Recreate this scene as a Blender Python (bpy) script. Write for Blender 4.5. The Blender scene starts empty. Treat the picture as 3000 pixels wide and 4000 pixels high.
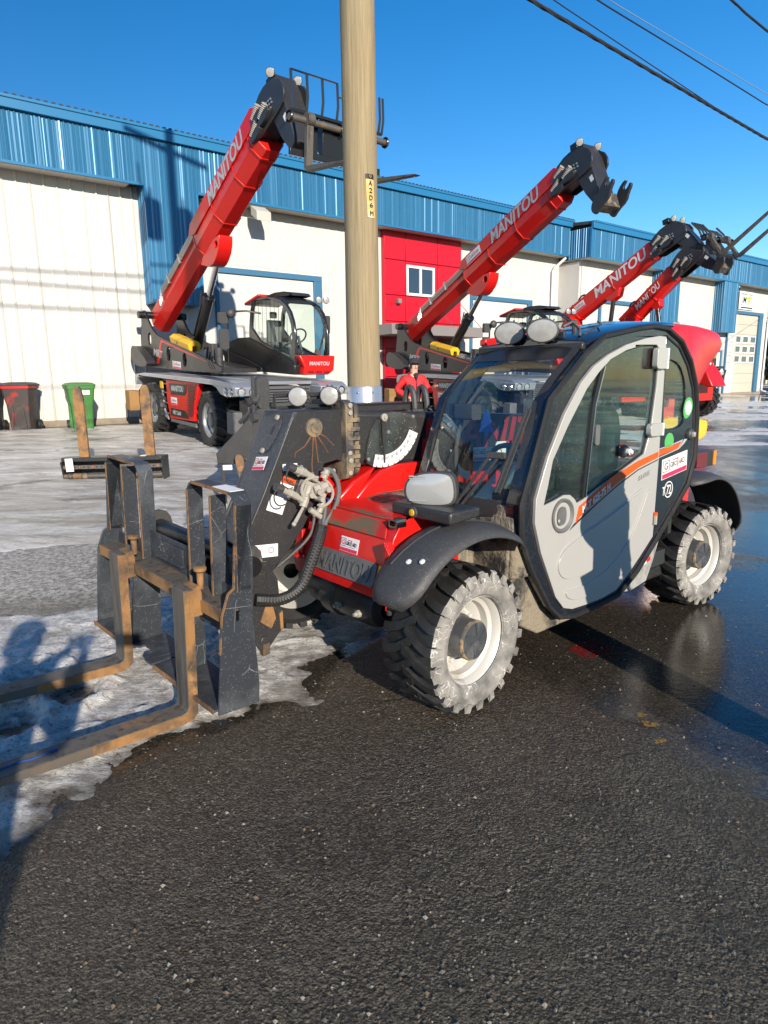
import bpy, math, random
import numpy as np
from mathutils import Vector, Matrix
from mathutils.geometry import tessellate_polygon
random.seed(7); RNG = np.random.default_rng(7)
R_ = math.radians
SC = bpy.context.scene
COL = SC.collection

# ------------------------------------------------------------------ camera, sky, sun, exposure
CAMH = 1.632
pitch, roll = R_(11.384), 0.01362
fw = Vector((0, math.cos(pitch), -math.sin(pitch))); up = Vector((0, math.sin(pitch), math.cos(pitch))); rt = Vector((1, 0, 0))
cr, sr = math.cos(roll), math.sin(roll)
rt2 = cr*rt - sr*up; up2 = sr*rt + cr*up
cd = bpy.data.cameras.new('camera'); cam = bpy.data.objects.new('camera', cd); COL.objects.link(cam)
cam.matrix_world = Matrix(((rt2.x, up2.x, -fw.x, 0), (rt2.y, up2.y, -fw.y, 0), (rt2.z, up2.z, -fw.z, CAMH), (0, 0, 0, 1)))
cd.sensor_fit = 'VERTICAL'; cd.sensor_height = 24.0; cd.lens = 24.0*2558/4000
cd.clip_start = 0.05; cd.clip_end = 2000
SC.camera = cam

SUN_EL, SUN_AZ = R_(19.5), R_(22.5)          # light travels to the far left
world = bpy.data.worlds.new("World"); SC.world = world; world.use_nodes = True
wn = world.node_tree; wn.nodes.clear()
sky = wn.nodes.new('ShaderNodeTexSky'); sky.sky_type = 'NISHITA'; sky.sun_disc = False
sky.sun_elevation = SUN_EL; sky.sun_rotation = math.pi+SUN_AZ; sky.altitude = 100
sky.air_density = 1.0; sky.dust_density = 0.2; sky.ozone_density = 3.0
hs = wn.nodes.new('ShaderNodeHueSaturation'); hs.inputs['Saturation'].default_value = 1.36; hs.inputs['Hue'].default_value = 0.503
bg = wn.nodes.new('ShaderNodeBackground'); bg.inputs['Strength'].default_value = 0.13
wo = wn.nodes.new('ShaderNodeOutputWorld')
wn.links.new(sky.outputs[0], hs.inputs['Color']); wn.links.new(hs.outputs[0], bg.inputs['Color']); wn.links.new(bg.outputs[0], wo.inputs['Surface'])
sl = bpy.data.lights.new('sun', 'SUN'); sl.energy = 5.0; sl.angle = R_(0.53); sl.color = (1.0, 0.90, 0.77)
so = bpy.data.objects.new('sun', sl); COL.objects.link(so)
sd = Vector((-math.sin(SUN_AZ)*math.cos(SUN_EL), math.cos(SUN_AZ)*math.cos(SUN_EL), -math.sin(SUN_EL)))
so.rotation_euler = sd.to_track_quat('-Z', 'Y').to_euler(); so.location = (20, -40, 20)
SC.view_settings.view_transform = 'Standard'; SC.view_settings.look = 'None'
SC.view_settings.exposure = 0.42; SC.view_settings.gamma = 1.0; SC.view_settings.use_curve_mapping = False
SC.render.engine = 'CYCLES'
SC.cycles.max_bounces = 10; SC.cycles.transparent_max_bounces = 16; SC.cycles.caustics_reflective = False; SC.cycles.caustics_refractive = False
SC.cycles.sample_clamp_indirect = 6.0

# ------------------------------------------------------------------ materials
def N(nt, t, **kw):
    n = nt.nodes.new(t)
    for k, v in kw.items(): setattr(n, k, v)
    return n
def ramp(nt, fac, a, b, ca=(0, 0, 0, 1), cb=(1, 1, 1, 1)):
    r = N(nt, 'ShaderNodeValToRGB'); e = r.color_ramp.elements
    e[0].position = a; e[0].color = ca; e[1].position = b; e[1].color = cb
    nt.links.new(fac, r.inputs[0]); return r.outputs[0]
def mixc(nt, fac, a, b):
    m = N(nt, 'ShaderNodeMix', data_type='RGBA')
    for s, v in ((m.inputs[0], fac), (m.inputs[6], a), (m.inputs[7], b)):
        if hasattr(v, 'node'): nt.links.new(v, s)
        elif isinstance(v, (int, float)): s.default_value = v
        else: s.default_value = (*v[:3], 1)
    return m.outputs[2]
def mth(nt, op, a, b=0.0, clamp=False):
    m = N(nt, 'ShaderNodeMath', operation=op); m.use_clamp = clamp
    for s, v in ((m.inputs[0], a), (m.inputs[1], b)):
        if hasattr(v, 'node'): nt.links.new(v, s)
        else: s.default_value = v
    return m.outputs[0]
def noise(nt, vec, scale, detail=5, rough=0.6, dist=0.0):
    n = N(nt, 'ShaderNodeTexNoise'); n.inputs['Scale'].default_value = scale; n.inputs['Detail'].default_value = detail
    n.inputs['Roughness'].default_value = rough; n.inputs['Distortion'].default_value = dist
    nt.links.new(vec, n.inputs['Vector']); return n.outputs[0]
def voro(nt, vec, scale, feature='F1', out='Distance'):
    n = N(nt, 'ShaderNodeTexVoronoi', feature=feature); n.inputs['Scale'].default_value = scale
    nt.links.new(vec, n.inputs['Vector']); return n.outputs[out]
def coords(nt, stretch=None):
    t = N(nt, 'ShaderNodeTexCoord'); v = t.outputs['Object']
    if stretch:
        mp = N(nt, 'ShaderNodeMapping'); mp.inputs['Scale'].default_value = stretch
        nt.links.new(v, mp.inputs['Vector']); v = mp.outputs[0]
    return v
MATS = {}
def mat(name, col, rough=0.5, metal=0.0, coat=0.0, var=None, patches=(), specks=None, bump=None, streak=None, spec=0.5, rvar=0.0, scratch=None):
    """var=(colour,scale): soft variation; patches=[(colour,scale,lo,hi,rough)]: rust/dirt; specks=(colour,scale,threshold); streak=(colour,lo,hi): vertical runs"""
    m = bpy.data.materials.new(name); m.use_nodes = True; nt = m.node_tree; b = nt.nodes['Principled BSDF']
    v = coords(nt); c = (*col, 1); cs = None; rs = rough
    if var:
        f = ramp(nt, noise(nt, v, var[1]), 0.3, 0.7); cs = mixc(nt, f, col, var[0])
    for (pc, ps, lo, hi, pr) in patches:
        f = ramp(nt, noise(nt, v, ps, 8, 0.65, 0.3), lo, hi)
        cs = mixc(nt, f, cs if cs is not None else col, pc)
        mm = N(nt, 'ShaderNodeMix', data_type='FLOAT'); nt.links.new(f, mm.inputs[0])
        if hasattr(rs, 'node'): nt.links.new(rs, mm.inputs[2])
        else: mm.inputs[2].default_value = rs
        mm.inputs[3].default_value = pr; rs = mm.outputs[0]
    if streak:
        v2 = coords(nt, (14, 14, 1.2)); f = ramp(nt, noise(nt, v2, 2.0, 6), streak[1], streak[2])
        cs = mixc(nt, f, cs if cs is not None else col, streak[0])
    if specks:
        d = voro(nt, v, specks[1]); f0 = mth(nt, 'LESS_THAN', d, specks[2])
        f1 = mth(nt, 'GREATER_THAN', noise(nt, v, specks[1]*0.31, 2), 0.5); f = mth(nt, 'MULTIPLY', f0, f1)
        cs = mixc(nt, f, cs if cs is not None else col, specks[0])
    if scratch:
        vd = N(nt, 'ShaderNodeVectorMath', operation='ADD'); nv = N(nt, 'ShaderNodeTexNoise'); nv.inputs['Scale'].default_value = 3; nt.links.new(v, nv.inputs['Vector'])
        nt.links.new(v, vd.inputs[0]); sc_v = N(nt, 'ShaderNodeVectorMath', operation='SCALE'); sc_v.inputs['Scale'].default_value = .12; nt.links.new(nv.outputs[1], sc_v.inputs[0]); nt.links.new(sc_v.outputs[0], vd.inputs[1]); e = voro(nt, vd.outputs[0], scratch[1], 'DISTANCE_TO_EDGE')
        f = mth(nt, 'MULTIPLY', mth(nt, 'LESS_THAN', e, scratch[2]), ramp(nt, noise(nt, v, 5.5, 3), 0.50, 0.58)); cs = mixc(nt, f, cs if cs is not None else col, scratch[0])
    if cs is not None: nt.links.new(cs, b.inputs['Base Color'])
    else: b.inputs['Base Color'].default_value = c
    if rvar and not hasattr(rs, 'node'):
        f = noise(nt, v, 6.0, 5); rr = mth(nt, 'ADD', mth(nt, 'MULTIPLY', mth(nt, 'SUBTRACT', f, 0.5), rvar*2), rs, True); rs = rr
    if hasattr(rs, 'node'): nt.links.new(rs, b.inputs['Roughness'])
    else: b.inputs['Roughness'].default_value = rs
    b.inputs['Metallic'].default_value = metal; b.inputs['Coat Weight'].default_value = coat; b.inputs['Coat Roughness'].default_value = 0.08
    b.inputs['Specular IOR Level'].default_value = spec
    if bump:
        bn = N(nt, 'ShaderNodeBump'); bn.inputs['Strength'].default_value = bump[1]; bn.inputs['Distance'].default_value = bump[2] if len(bump) > 2 else 0.004
        nt.links.new(noise(nt, v, bump[0], 4), bn.inputs['Height']); nt.links.new(bn.outputs[0], b.inputs['Normal'])
    MATS[name] = m; return m
def glassmat(name, tint, fres=1.5, extra=0.0, dirt=0.06):
    m = bpy.data.materials.new(name); m.use_nodes = True; nt = m.node_tree; nt.nodes.clear()
    o = N(nt, 'ShaderNodeOutputMaterial'); tr = N(nt, 'ShaderNodeBsdfTransparent'); tr.inputs[0].default_value = (*tint, 1)
    gl = N(nt, 'ShaderNodeBsdfGlossy'); gl.inputs['Roughness'].default_value = 0.015; gl.inputs['Color'].default_value = (0.95, 1, 1, 1)
    fr = N(nt, 'ShaderNodeFresnel'); ge = N(nt, 'ShaderNodeNewGeometry')
    im = N(nt, 'ShaderNodeMix', data_type='FLOAT'); nt.links.new(ge.outputs['Backfacing'], im.inputs[0]); im.inputs[2].default_value = fres; im.inputs[3].default_value = 1/fres; nt.links.new(im.outputs[0], fr.inputs['IOR'])
    mx = N(nt, 'ShaderNodeMixShader'); nt.links.new(mth(nt, 'ADD', fr.outputs[0], extra, True), mx.inputs[0])
    nt.links.new(tr.outputs[0], mx.inputs[1]); nt.links.new(gl.outputs[0], mx.inputs[2])
    df = N(nt, 'ShaderNodeBsdfDiffuse'); df.inputs[0].default_value = (0.55, 0.53, 0.48, 1)
    v = coords(nt); d = mth(nt, 'LESS_THAN', voro(nt, v, 60), 0.16); d = mth(nt, 'MULTIPLY', d, mth(nt, 'GREATER_THAN', noise(nt, v, 23, 2), 0.52))
    hz = mth(nt, 'MULTIPLY', ramp(nt, noise(nt, v, 3.0), 0.35, 0.8), dirt)
    mx2 = N(nt, 'ShaderNodeMixShader'); nt.links.new(mth(nt, 'ADD', mth(nt, 'MULTIPLY', d, dirt*6), hz, True), mx2.inputs[0])
    nt.links.new(mx.outputs[0], mx2.inputs[1]); nt.links.new(df.outputs[0], mx2.inputs[2]); nt.links.new(mx2.outputs[0], o.inputs['Surface'])
    MATS[name] = m; return m
RUST = (0.22, 0.09, 0.03); RUST2 = (0.33, 0.17, 0.06); MUD = (0.20, 0.15, 0.09)
mat('red', (0.64, 0.010, 0.006), 0.34, coat=0.15, patches=[((0.40, 0.06, 0.04), 1.7, 0.60, 0.82, 0.55)], streak=((0.46, 0.03, 0.02), 0.64, 0.8), var=((0.58, 0.010, 0.008), 2.0), rvar=0.08)
mat('red_dirty', (0.52, 0.013, 0.010), 0.34, coat=0.3, patches=[((0.24, 0.10, 0.05), 2.6, 0.60, 0.74, 0.8)], specks=((0.5, 0.35, 0.28), 90, 0.14))
mat('red_mud', (0.50, 0.014, 0.010), 0.4, patches=[((0.13, 0.095, 0.055), 5.5, 0.44, 0.54, 0.9)], bump=(60, 0.4))
mat('red_dark', (0.20, 0.004, 0.004), 0.4)
mat('redclad', (0.56, 0.006, 0.022), 0.38, var=((0.52, 0.006, 0.02), 0.7))
mat('black', (0.026, 0.026, 0.028), 0.38, specks=((0.36, 0.355, 0.33), 150, 0.13), var=((0.035, 0.034, 0.034), 5), rvar=0.1)
mat('black_rough', (0.040, 0.044, 0.052), 0.40, specks=((0.17, 0.19, 0.23), 150, 0.30), bump=(260, 0.8, 0.003))
mat('black_clean', (0.014, 0.014, 0.015), 0.30, rvar=0.08)
mat('black_gloss', (0.010, 0.011, 0.013), 0.10, coat=0.8, specks=((0.40, 0.39, 0.37), 130, 0.09))
mat('black_pillar', (0.013, 0.014, 0.017), 0.20, coat=0.6, specks=((0.42, 0.41, 0.38), 170, 0.14), streak=((0.09, 0.088, 0.08), 0.62, 0.8))
mat('roof_gloss', (0.012, 0.016, 0.026), 0.05, coat=1.0)
mat('plastic', (0.048, 0.048, 0.049), 0.55, specks=((0.24, 0.235, 0.22), 190, 0.2), bump=(300, 0.4, 0.0015))
mat('plastic_grey', (0.10, 0.10, 0.10), 0.6, var=((0.14, 0.14, 0.135), 12))
mat('rubber', (0.016, 0.016, 0.016), 0.55, patches=[((0.030, 0.028, 0.025), 7, 0.52, 0.7, 0.8)], specks=((0.4, 0.39, 0.36), 90, 0.08))
mat('rubber_dirty', (0.07, 0.065, 0.058), 0.85, patches=[((0.16, 0.145, 0.125), 9, 0.4, 0.65, 0.95)], bump=(40, 0.6))
mat('silver', (0.50, 0.485, 0.45), 0.36, metal=0.25, coat=0.35, patches=[((0.46, 0.43, 0.37), 2.0, 0.6, 0.85, 0.6)], streak=((0.48, 0.45, 0.39), 0.62, 0.8))
mat('silver_low', (0.40, 0.40, 0.37), 0.55, metal=0.2, patches=[((0.17, 0.16, 0.14), 9, 0.5, 0.72, 0.8)], streak=((0.16, 0.155, 0.14), 0.5, 0.75))
mat('silver_grey', (0.42, 0.44, 0.47), 0.33, metal=0.5, var=((0.36, 0.38, 0.41), 1.5))
mat('rim', (0.62, 0.60, 0.55), 0.42, metal=0.2, patches=[((0.34, 0.27, 0.19), 6, 0.58, 0.75, 0.8), (RUST, 11, 0.70, 0.76, 0.9)])
mat('rim_grey', (0.36, 0.37, 0.38), 0.35, metal=0.6)
mat('rust_edge', (0.20, 0.085, 0.035), 0.85, var=((0.12, 0.06, 0.03), 14), bump=(80, 0.4))
mat('hub', (0.075, 0.080, 0.088), 0.45, metal=0.3, patches=[((0.19, 0.185, 0.175), 8, 0.5, 0.7, 0.7), (RUST2, 10, 0.66, 0.72, 0.9)])
mat('hub_rust', (0.10, 0.095, 0.085), 0.7, patches=[((0.40, 0.28, 0.15), 12, 0.48, 0.58, 0.9)])
mat('rusty', (0.30, 0.155, 0.055), 0.75, patches=[((0.075, 0.055, 0.040), 5, 0.42, 0.62, 0.6), ((0.42, 0.22, 0.08), 9, 0.55, 0.75, 0.8)], bump=(70, 0.35), streak=((0.20, 0.09, 0.03), 0.55, 0.8))
mat('rusty_dark', (0.105, 0.092, 0.074), 0.55, patches=[((0.26, 0.14, 0.055), 3.0, 0.58, 0.74, 0.8)], bump=(70, 0.3), streak=((0.04, 0.036, 0.032), 0.5, 0.7))
mat('steel_scraped', (0.16, 0.145, 0.125), 0.45, metal=0.5, patches=[((0.22, 0.14, 0.07), 3.5, 0.5, 0.7, 0.8)], bump=(60, 0.2))
mat('carriage', (0.034, 0.039, 0.047), 0.42, scratch=((0.20, 0.205, 0.21), 5.5, 0.006), patches=[((0.085, 0.092, 0.100), 4.0, 0.48, 0.72, 0.55)], specks=((0.40, 0.40, 0.38), 130, 0.15), bump=(90, 0.15))
mat('edge_rust', (0.25, 0.13, 0.05), 0.8, patches=[((0.05, 0.05, 0.05), 14, 0.5, 0.6, 0.5)])
mat('mudmetal', (0.055, 0.052, 0.050), 0.6, patches=[((0.26, 0.20, 0.12), 5.5, 0.47, 0.60, 0.95), (RUST2, 9, 0.62, 0.7, 0.9)], bump=(60, 0.6, 0.006))
mat('mudpanel', (0.035, 0.034, 0.033), 0.6, patches=[((0.25, 0.21, 0.15), 3.6, 0.40, 0.50, 0.95)], bump=(45, 1.0, 0.012), streak=((0.30, 0.27, 0.21), 0.57, 0.70))
mat('beige', (0.34, 0.32, 0.27), 0.55, patches=[((0.30, 0.26, 0.20), 14, 0.55, 0.7, 0.8), (RUST2, 20, 0.70, 0.75, 0.9)])
mat('chrome', (0.60, 0.60, 0.60), 0.16, metal=1.0)
mat('steel', (0.40, 0.40, 0.39), 0.35, metal=0.9)
mat('galv', (0.50, 0.52, 0.55), 0.34, metal=0.7, var=((0.42, 0.44, 0.47), 9))
mat('yellow', (0.80, 0.46, 0.015), 0.45, var=((0.72, 0.40, 0.015), 3))
mat('orange', (0.78, 0.10, 0.012), 0.35)
mat('white', (0.80, 0.80, 0.77), 0.5)
mat('paper', (0.78, 0.77, 0.74), 0.6)
mat('ink', (0.02, 0.02, 0.02), 0.5)
mat('ink_grey', (0.30, 0.31, 0.32), 0.5)
mat('ink_red', (0.62, 0.02, 0.03), 0.5)
mat('ink_pink', (0.70, 0.03, 0.10), 0.5)
mat('letter_grey', (0.46, 0.47, 0.48), 0.4, metal=0.1)
mat('letter_white', (0.75, 0.75, 0.73), 0.45)
mat('letter_red', (0.42, 0.03, 0.04), 0.4)
mat('greenp', (0.10, 0.42, 0.12), 0.5)
mat('lime', (0.42, 0.72, 0.02), 0.5)
mat('bluep', (0.02, 0.085, 0.33), 0.5)
mat('lens', (0.36, 0.355, 0.335), 0.25, coat=0.6, var=((0.28, 0.275, 0.26), 25), bump=(120, 0.3, 0.002))
mat('lens_clear', (0.40, 0.40, 0.385), 0.20, metal=0.15, coat=1.0, bump=(30, 0.2, 0.003))
mat('redlens', (0.16, 0.006, 0.006), 0.15, coat=0.8)
mat('amber', (0.75, 0.25, 0.01), 0.2, coat=0.5)
mat('seat_grey', (0.13, 0.135, 0.13), 0.85)
mat('seat', (0.022, 0.026, 0.024), 0.85, bump=(220, 0.8, 0.003))
mat('dash', (0.03, 0.035, 0.035), 0.6)
mat('mesh_grey', (0.10, 0.10, 0.105), 0.6)
mat('blue_clad', (0.030, 0.155, 0.29), 0.34, metal=0.20, coat=0.15, var=((0.036, 0.17, 0.31), 1.2), streak=((0.06, 0.20, 0.33), 0.62, 0.8))
mat('blue_trim', (0.020, 0.16, 0.33), 0.35, coat=0.2)
mat('frame_blue', (0.045, 0.15, 0.26), 0.45)
mat('white_clad', (0.60, 0.585, 0.54), 0.48, var=((0.56, 0.545, 0.50), 0.8), patches=[((0.47, 0.44, 0.38), 1.2, 0.62, 0.85, 0.6)], streak=((0.52, 0.49, 0.43), 0.60, 0.8))
mat('white_flat', (0.61, 0.595, 0.55), 0.55, var=((0.57, 0.55, 0.50), 0.6))
mat('door_white', (0.60, 0.58, 0.52), 0.5, var=((0.55, 0.53, 0.47), 0.9), streak=((0.50, 0.47, 0.41), 0.60, 0.8))
mat('door_cream', (0.56, 0.50, 0.40), 0.5)
mat('soffit', (0.50, 0.47, 0.41), 0.6)
mat('concrete', (0.33, 0.28, 0.22), 0.9, var=((0.24, 0.19, 0.14), 4), bump=(20, 0.6, 0.01))
mat('roofing', (0.05, 0.045, 0.045), 0.7)
mat('winglass', (0.03, 0.05, 0.08), 0.04, coat=1.0)
mat('pvc', (0.76, 0.76, 0.75), 0.4)
mat('greyband', (0.22, 0.20, 0.19), 0.6)
mat('bin_black', (0.035, 0.036, 0.040), 0.6, patches=[((0.10, 0.095, 0.09), 3, 0.5, 0.75, 0.8)], bump=(60, 0.2))
mat('bin_red', (0.050, 0.040, 0.036), 0.6, patches=[((0.42, 0.02, 0.015), 1.6, 0.52, 0.62, 0.6), ((0.11, 0.09, 0.08), 5, 0.55, 0.7, 0.8)])
mat('bin_redband', (0.45, 0.018, 0.012), 0.55, patches=[((0.07, 0.05, 0.045), 3.0, 0.55, 0.66, 0.7)])
mat('bin_green', (0.045, 0.17, 0.035), 0.5, var=((0.055, 0.19, 0.045), 3))
mat('jacket', (0.62, 0.018, 0.022), 0.7, bump=(35, 0.6, 0.01))
mat('jacket_dark', (0.05, 0.06, 0.09), 0.8, bump=(35, 0.5, 0.01))
mat('cloth_black', (0.025, 0.025, 0.028), 0.9)
mat('trousers', (0.055, 0.057, 0.062), 0.9, bump=(30, 0.5, 0.008))
mat('boots', (0.05, 0.035, 0.025), 0.7)
mat('skin', (0.55, 0.31, 0.22), 0.5)
mat('wood', (0.34, 0.19, 0.07), 0.75, var=((0.28, 0.15, 0.05), 3), bump=(30, 0.3))
mat('foliage', (0.030, 0.045, 0.022), 0.9, var=((0.055, 0.06, 0.035), 0.5))
mat('bark', (0.09, 0.07, 0.05), 0.9)
mat('tape_yellow', (0.62, 0.42, 0.13), 0.6, patches=[((0.62, 0.56, 0.42), 9, 0.52, 0.66, 0.7)])
mat('cable', (0.022, 0.022, 0.024), 0.6)
mat('cable_light', (0.20, 0.28, 0.36), 0.5)
glassmat('glass_front', (0.90, 0.97, 0.97), 1.5, 0.05, 0.03)
glassmat('glass_side', (0.80, 0.91, 0.86), 1.5, 0.02, 0.04)
glassmat('glass_back', (0.96, 0.99, 0.98), 1.45, 0.02, 0.02)
glassmat('glass_mrt', (0.93, 0.98, 0.96), 1.28, 0.0, 0.01)
glassmat('clear_plate', (0.85, 0.86, 0.84), 1.45, 0.02, 0.10)

def tyre_side():
    m = mat('tyre_side', (0.30, 0.28, 0.245), 0.9); nt = m.node_tree; b = nt.nodes['Principled BSDF']; v = coords(nt)
    base = mixc(nt, ramp(nt, noise(nt, v, 9, 6), 0.35, 0.7), (0.13, 0.125, 0.115), (0.36, 0.34, 0.305))
    vd = N(nt, 'ShaderNodeVectorMath', operation='ADD'); nn_ = N(nt, 'ShaderNodeTexNoise'); nn_.inputs['Scale'].default_value = 11; nt.links.new(v, nn_.inputs['Vector']); sc2 = N(nt, 'ShaderNodeVectorMath', operation='SCALE'); sc2.inputs['Scale'].default_value = .16; nt.links.new(nn_.outputs[1], sc2.inputs[0]); nt.links.new(v, vd.inputs[0]); nt.links.new(sc2.outputs[0], vd.inputs[1])
    e = voro(nt, vd.outputs[0], 17, 'DISTANCE_TO_EDGE'); w = ramp(nt, noise(nt, v, 8, 3), 0.48, 0.56)
    l1 = mth(nt, 'MULTIPLY', mth(nt, 'LESS_THAN', e, 0.022), w)
    c = mixc(nt, l1, base, (0.58, 0.56, 0.51)); nt.links.new(c, b.inputs['Base Color'])
    bn = N(nt, 'ShaderNodeBump'); bn.inputs['Strength'].default_value = 0.5; bn.inputs['Distance'].default_value = 0.005
    nt.links.new(noise(nt, v, 30, 5), bn.inputs['Height']); nt.links.new(bn.outputs[0], b.inputs['Normal'])
tyre_side()
def pole_mat():
    m = mat('pole_wood', (0.30, 0.25, 0.16), 0.85); nt = m.node_tree; b = nt.nodes['Principled BSDF']
    v = coords(nt, (26, 26, 0.9)); g = noise(nt, v, 2.2, 8, 0.7)
    c = mixc(nt, ramp(nt, g, 0.3, 0.68), (0.19, 0.135, 0.068), (0.43, 0.335, 0.19))
    v1 = coords(nt); c = mixc(nt, ramp(nt, noise(nt, v1, 1.4, 4), 0.4, 0.75), c, (0.29, 0.235, 0.14))
    kn = mth(nt, 'LESS_THAN', voro(nt, coords(nt, (3.2, 3.2, 1.5)), 1.6), 0.055); c = mixc(nt, kn, c, (0.09, 0.06, 0.035))
    nt.links.new(c, b.inputs['Base Color']); bn = N(nt, 'ShaderNodeBump'); bn.inputs['Strength'].default_value = 0.7; bn.inputs['Distance'].default_value = 0.01
    nt.links.new(g, bn.inputs['Height']); nt.links.new(bn.outputs[0], b.inputs['Normal'])
pole_mat()

# ------------------------------------------------------------------ mesh builder
class MB:
    def __init__(s): s.v = []; s.f = []; s.mi = []; s.cur = 0
    def add(s, vs, fs):
        o = len(s.v); s.v += [tuple(p) for p in vs]; s.f += [tuple(i+o for i in f) for f in fs]; s.mi += [s.cur]*len(fs); return s
    def mat(s, i): s.cur = i; return s
    def box(s, c, d, rot=None):
        x, y, z = d[0]/2, d[1]/2, d[2]/2
        vs = [Vector(p) for p in ((-x,-y,-z),(x,-y,-z),(x,y,-z),(-x,y,-z),(-x,-y,z),(x,-y,z),(x,y,z),(-x,y,z))]
        if rot is not None: vs = [rot @ p for p in vs]
        c = Vector(c); return s.add([p+c for p in vs], [(3,2,1,0),(4,5,6,7),(0,1,5,4),(1,2,6,5),(2,3,7,6),(3,0,4,7)])
    def bb(s, x0, x1, y0, y1, z0, z1): return s.box(((x0+x1)/2, (y0+y1)/2, (z0+z1)/2), (abs(x1-x0), abs(y1-y0), abs(z1-z0)))
    def hexa(s, p): return s.add(p, [(3,2,1,0),(4,5,6,7),(0,1,5,4),(1,2,6,5),(2,3,7,6),(3,0,4,7)])
    def beam(s, p0, p1, w, h, upv=(0, 0, 1)):
        p0, p1 = Vector(p0), Vector(p1); d = (p1-p0).normalized(); u = Vector(upv); u = (u-d*u.dot(d))
        if u.length < 1e-5: u = Vector((1, 0, 0)); u = u-d*u.dot(d)
        u.normalize(); w_ = d.cross(u)*(w/2); h_ = u*(h/2)
        return s.hexa([p0-w_-h_, p0+w_-h_, p1+w_-h_, p1-w_-h_, p0-w_+h_, p0+w_+h_, p1+w_+h_, p1-w_+h_])
    def tube(s, pts, r, n=8, caps=True, closed=False):
        pts = [Vector(p) for p in pts]; rs = r if isinstance(r, (list, tuple)) else [r]*len(pts); k = len(pts); vs = []; fs = []
        prev = None
        for i, p in enumerate(pts):
            a = pts[(i-1) % k] if (i > 0 or closed) else p; b = pts[(i+1) % k] if (i < k-1 or closed) else p
            d = (b-a).normalized()
            if prev is None:
                u = Vector((0, 0, 1)) if abs(d.z) < 0.9 else Vector((1, 0, 0))
            else: u = prev
            u = (u-d*u.dot(d)).normalized(); prev = u; w = d.cross(u)
            for j in range(n):
                t = 2*math.pi*j/n; vs.append(p+(u*math.cos(t)+w*math.sin(t))*rs[i])
        m = k if closed else k-1
        for i in range(m):
            for j in range(n): fs.append((i*n+j, i*n+(j+1) % n, ((i+1) % k)*n+(j+1) % n, ((i+1) % k)*n+j))
        if caps and not closed: fs += [tuple(range(n-1, -1, -1)), tuple((k-1)*n+j for j in range(n))]
        return s.add(vs, fs)
    def cyl(s, p0, p1, r0, r1=None, n=16): return s.tube([p0, p1], [r0, r0 if r1 is None else r1], n)
    def lathe(s, prof, origin=(0, 0, 0), axis=(0, 1, 0), n=32, mats=None, arc=None):
        """prof: list of (radius, distance along axis)"""
        o = Vector(origin); ax = Vector(axis).normalized(); u = Vector((0, 0, 1)) if abs(ax.z) < 0.9 else Vector((1, 0, 0))
        u = (u-ax*u.dot(ax)).normalized(); w = ax.cross(u); k = len(prof); vs = []; fs = []; ms = []
        for j in range(n):
            t = 2*math.pi*j/n; d = u*math.cos(t)+w*math.sin(t)
            for (r, h) in prof: vs.append(o+d*r+ax*h)
        for j in range(n):
            for i in range(k-1):
                fs.append((j*k+i, ((j+1) % n)*k+i, ((j+1) % n)*k+i+1, j*k+i+1)); ms.append(mats[i] if mats else s.cur)
        s.add(vs, fs); s.mi[-len(ms):] = ms; return s
    def prism(s, poly, h0, h1, f, holes=()):
        """poly: 2D points; f(u,v,h)->3D"""
        loops = [poly]+list(holes); flat = [p for l in loops for p in l]
        tris = tessellate_polygon([[Vector((p[0], p[1], 0)) for p in l] for l in loops]); n = len(flat)
        vs = [f(p[0], p[1], h0) for p in flat]+[f(p[0], p[1], h1) for p in flat]; fs = []
        for t in tris: fs += [tuple(t), tuple(i+n for i in reversed(t))]
        o = 0
        for l in loops:
            k = len(l)
            for i in range(k):
                a, b = o+i, o+(i+1) % k; fs.append((a, b, b+n, a+n))
            o += k
        return s.add(vs, fs)
    def loft(s, rings, caps=True, closed=True):
        n = len(rings[0]); vs = [p for r in rings for p in r]; fs = []
        for i in range(len(rings)-1):
            for j in range(n if closed else n-1):
                a, b = i*n+j, i*n+(j+1) % n; fs.append((a, b, b+n, a+n))
        if caps and closed: fs += [tuple(range(n-1, -1, -1)), tuple((len(rings)-1)*n+j for j in range(n))]
        return s.add(vs, fs)
    def sphere(s, c, r, n=12, m=8):
        c = Vector(c); r = Vector(r) if not isinstance(r, (int, float)) else Vector((r, r, r)); rings = []
        for i in range(m+1):
            a = math.pi*i/m-math.pi/2; rings.append([c+Vector((math.cos(a)*math.cos(2*math.pi*j/n)*r.x, math.cos(a)*math.sin(2*math.pi*j/n)*r.y, math.sin(a)*r.z)) for j in range(n)])
        return s.loft(rings, caps=False)
    def mesh(s, name, mats, angle=32):
        me = bpy.data.meshes.new(name); me.from_pydata([tuple(p) for p in s.v], [], s.f)
        for m in (mats if isinstance(mats, (list, tuple)) else [mats]): me.materials.append(MATS[m])
        me.polygons.foreach_set('material_index', s.mi)
        bm_fix(me); me.polygons.foreach_set('use_smooth', [True]*len(me.polygons)); me.set_sharp_from_angle(angle=R_(angle)); return me
    def build(s, name, mats, parent=None, bevel=0.0, angle=32, loc=None, label=None):
        o = bpy.data.objects.new(name, s.mesh(name, mats, angle)); COL.objects.link(o)
        if parent is not None: o.parent = parent
        if loc is not None: o.location = loc
        if bevel:
            b = o.modifiers.new('bevel', 'BEVEL'); b.width = bevel; b.segments = 2; b.limit_method = 'ANGLE'; b.angle_limit = R_(40); b.harden_normals = False
        if label: o['label'] = label
        return o
import bmesh
def bm_fix(me):
    bm = bmesh.new(); bm.from_mesh(me); bmesh.ops.recalc_face_normals(bm, faces=bm.faces); bm.to_mesh(me); bm.free()
def tag(o, label, cat, group=None):
    o['label'] = label; o['category'] = cat
    if group: o['group'] = group
    return o
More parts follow.
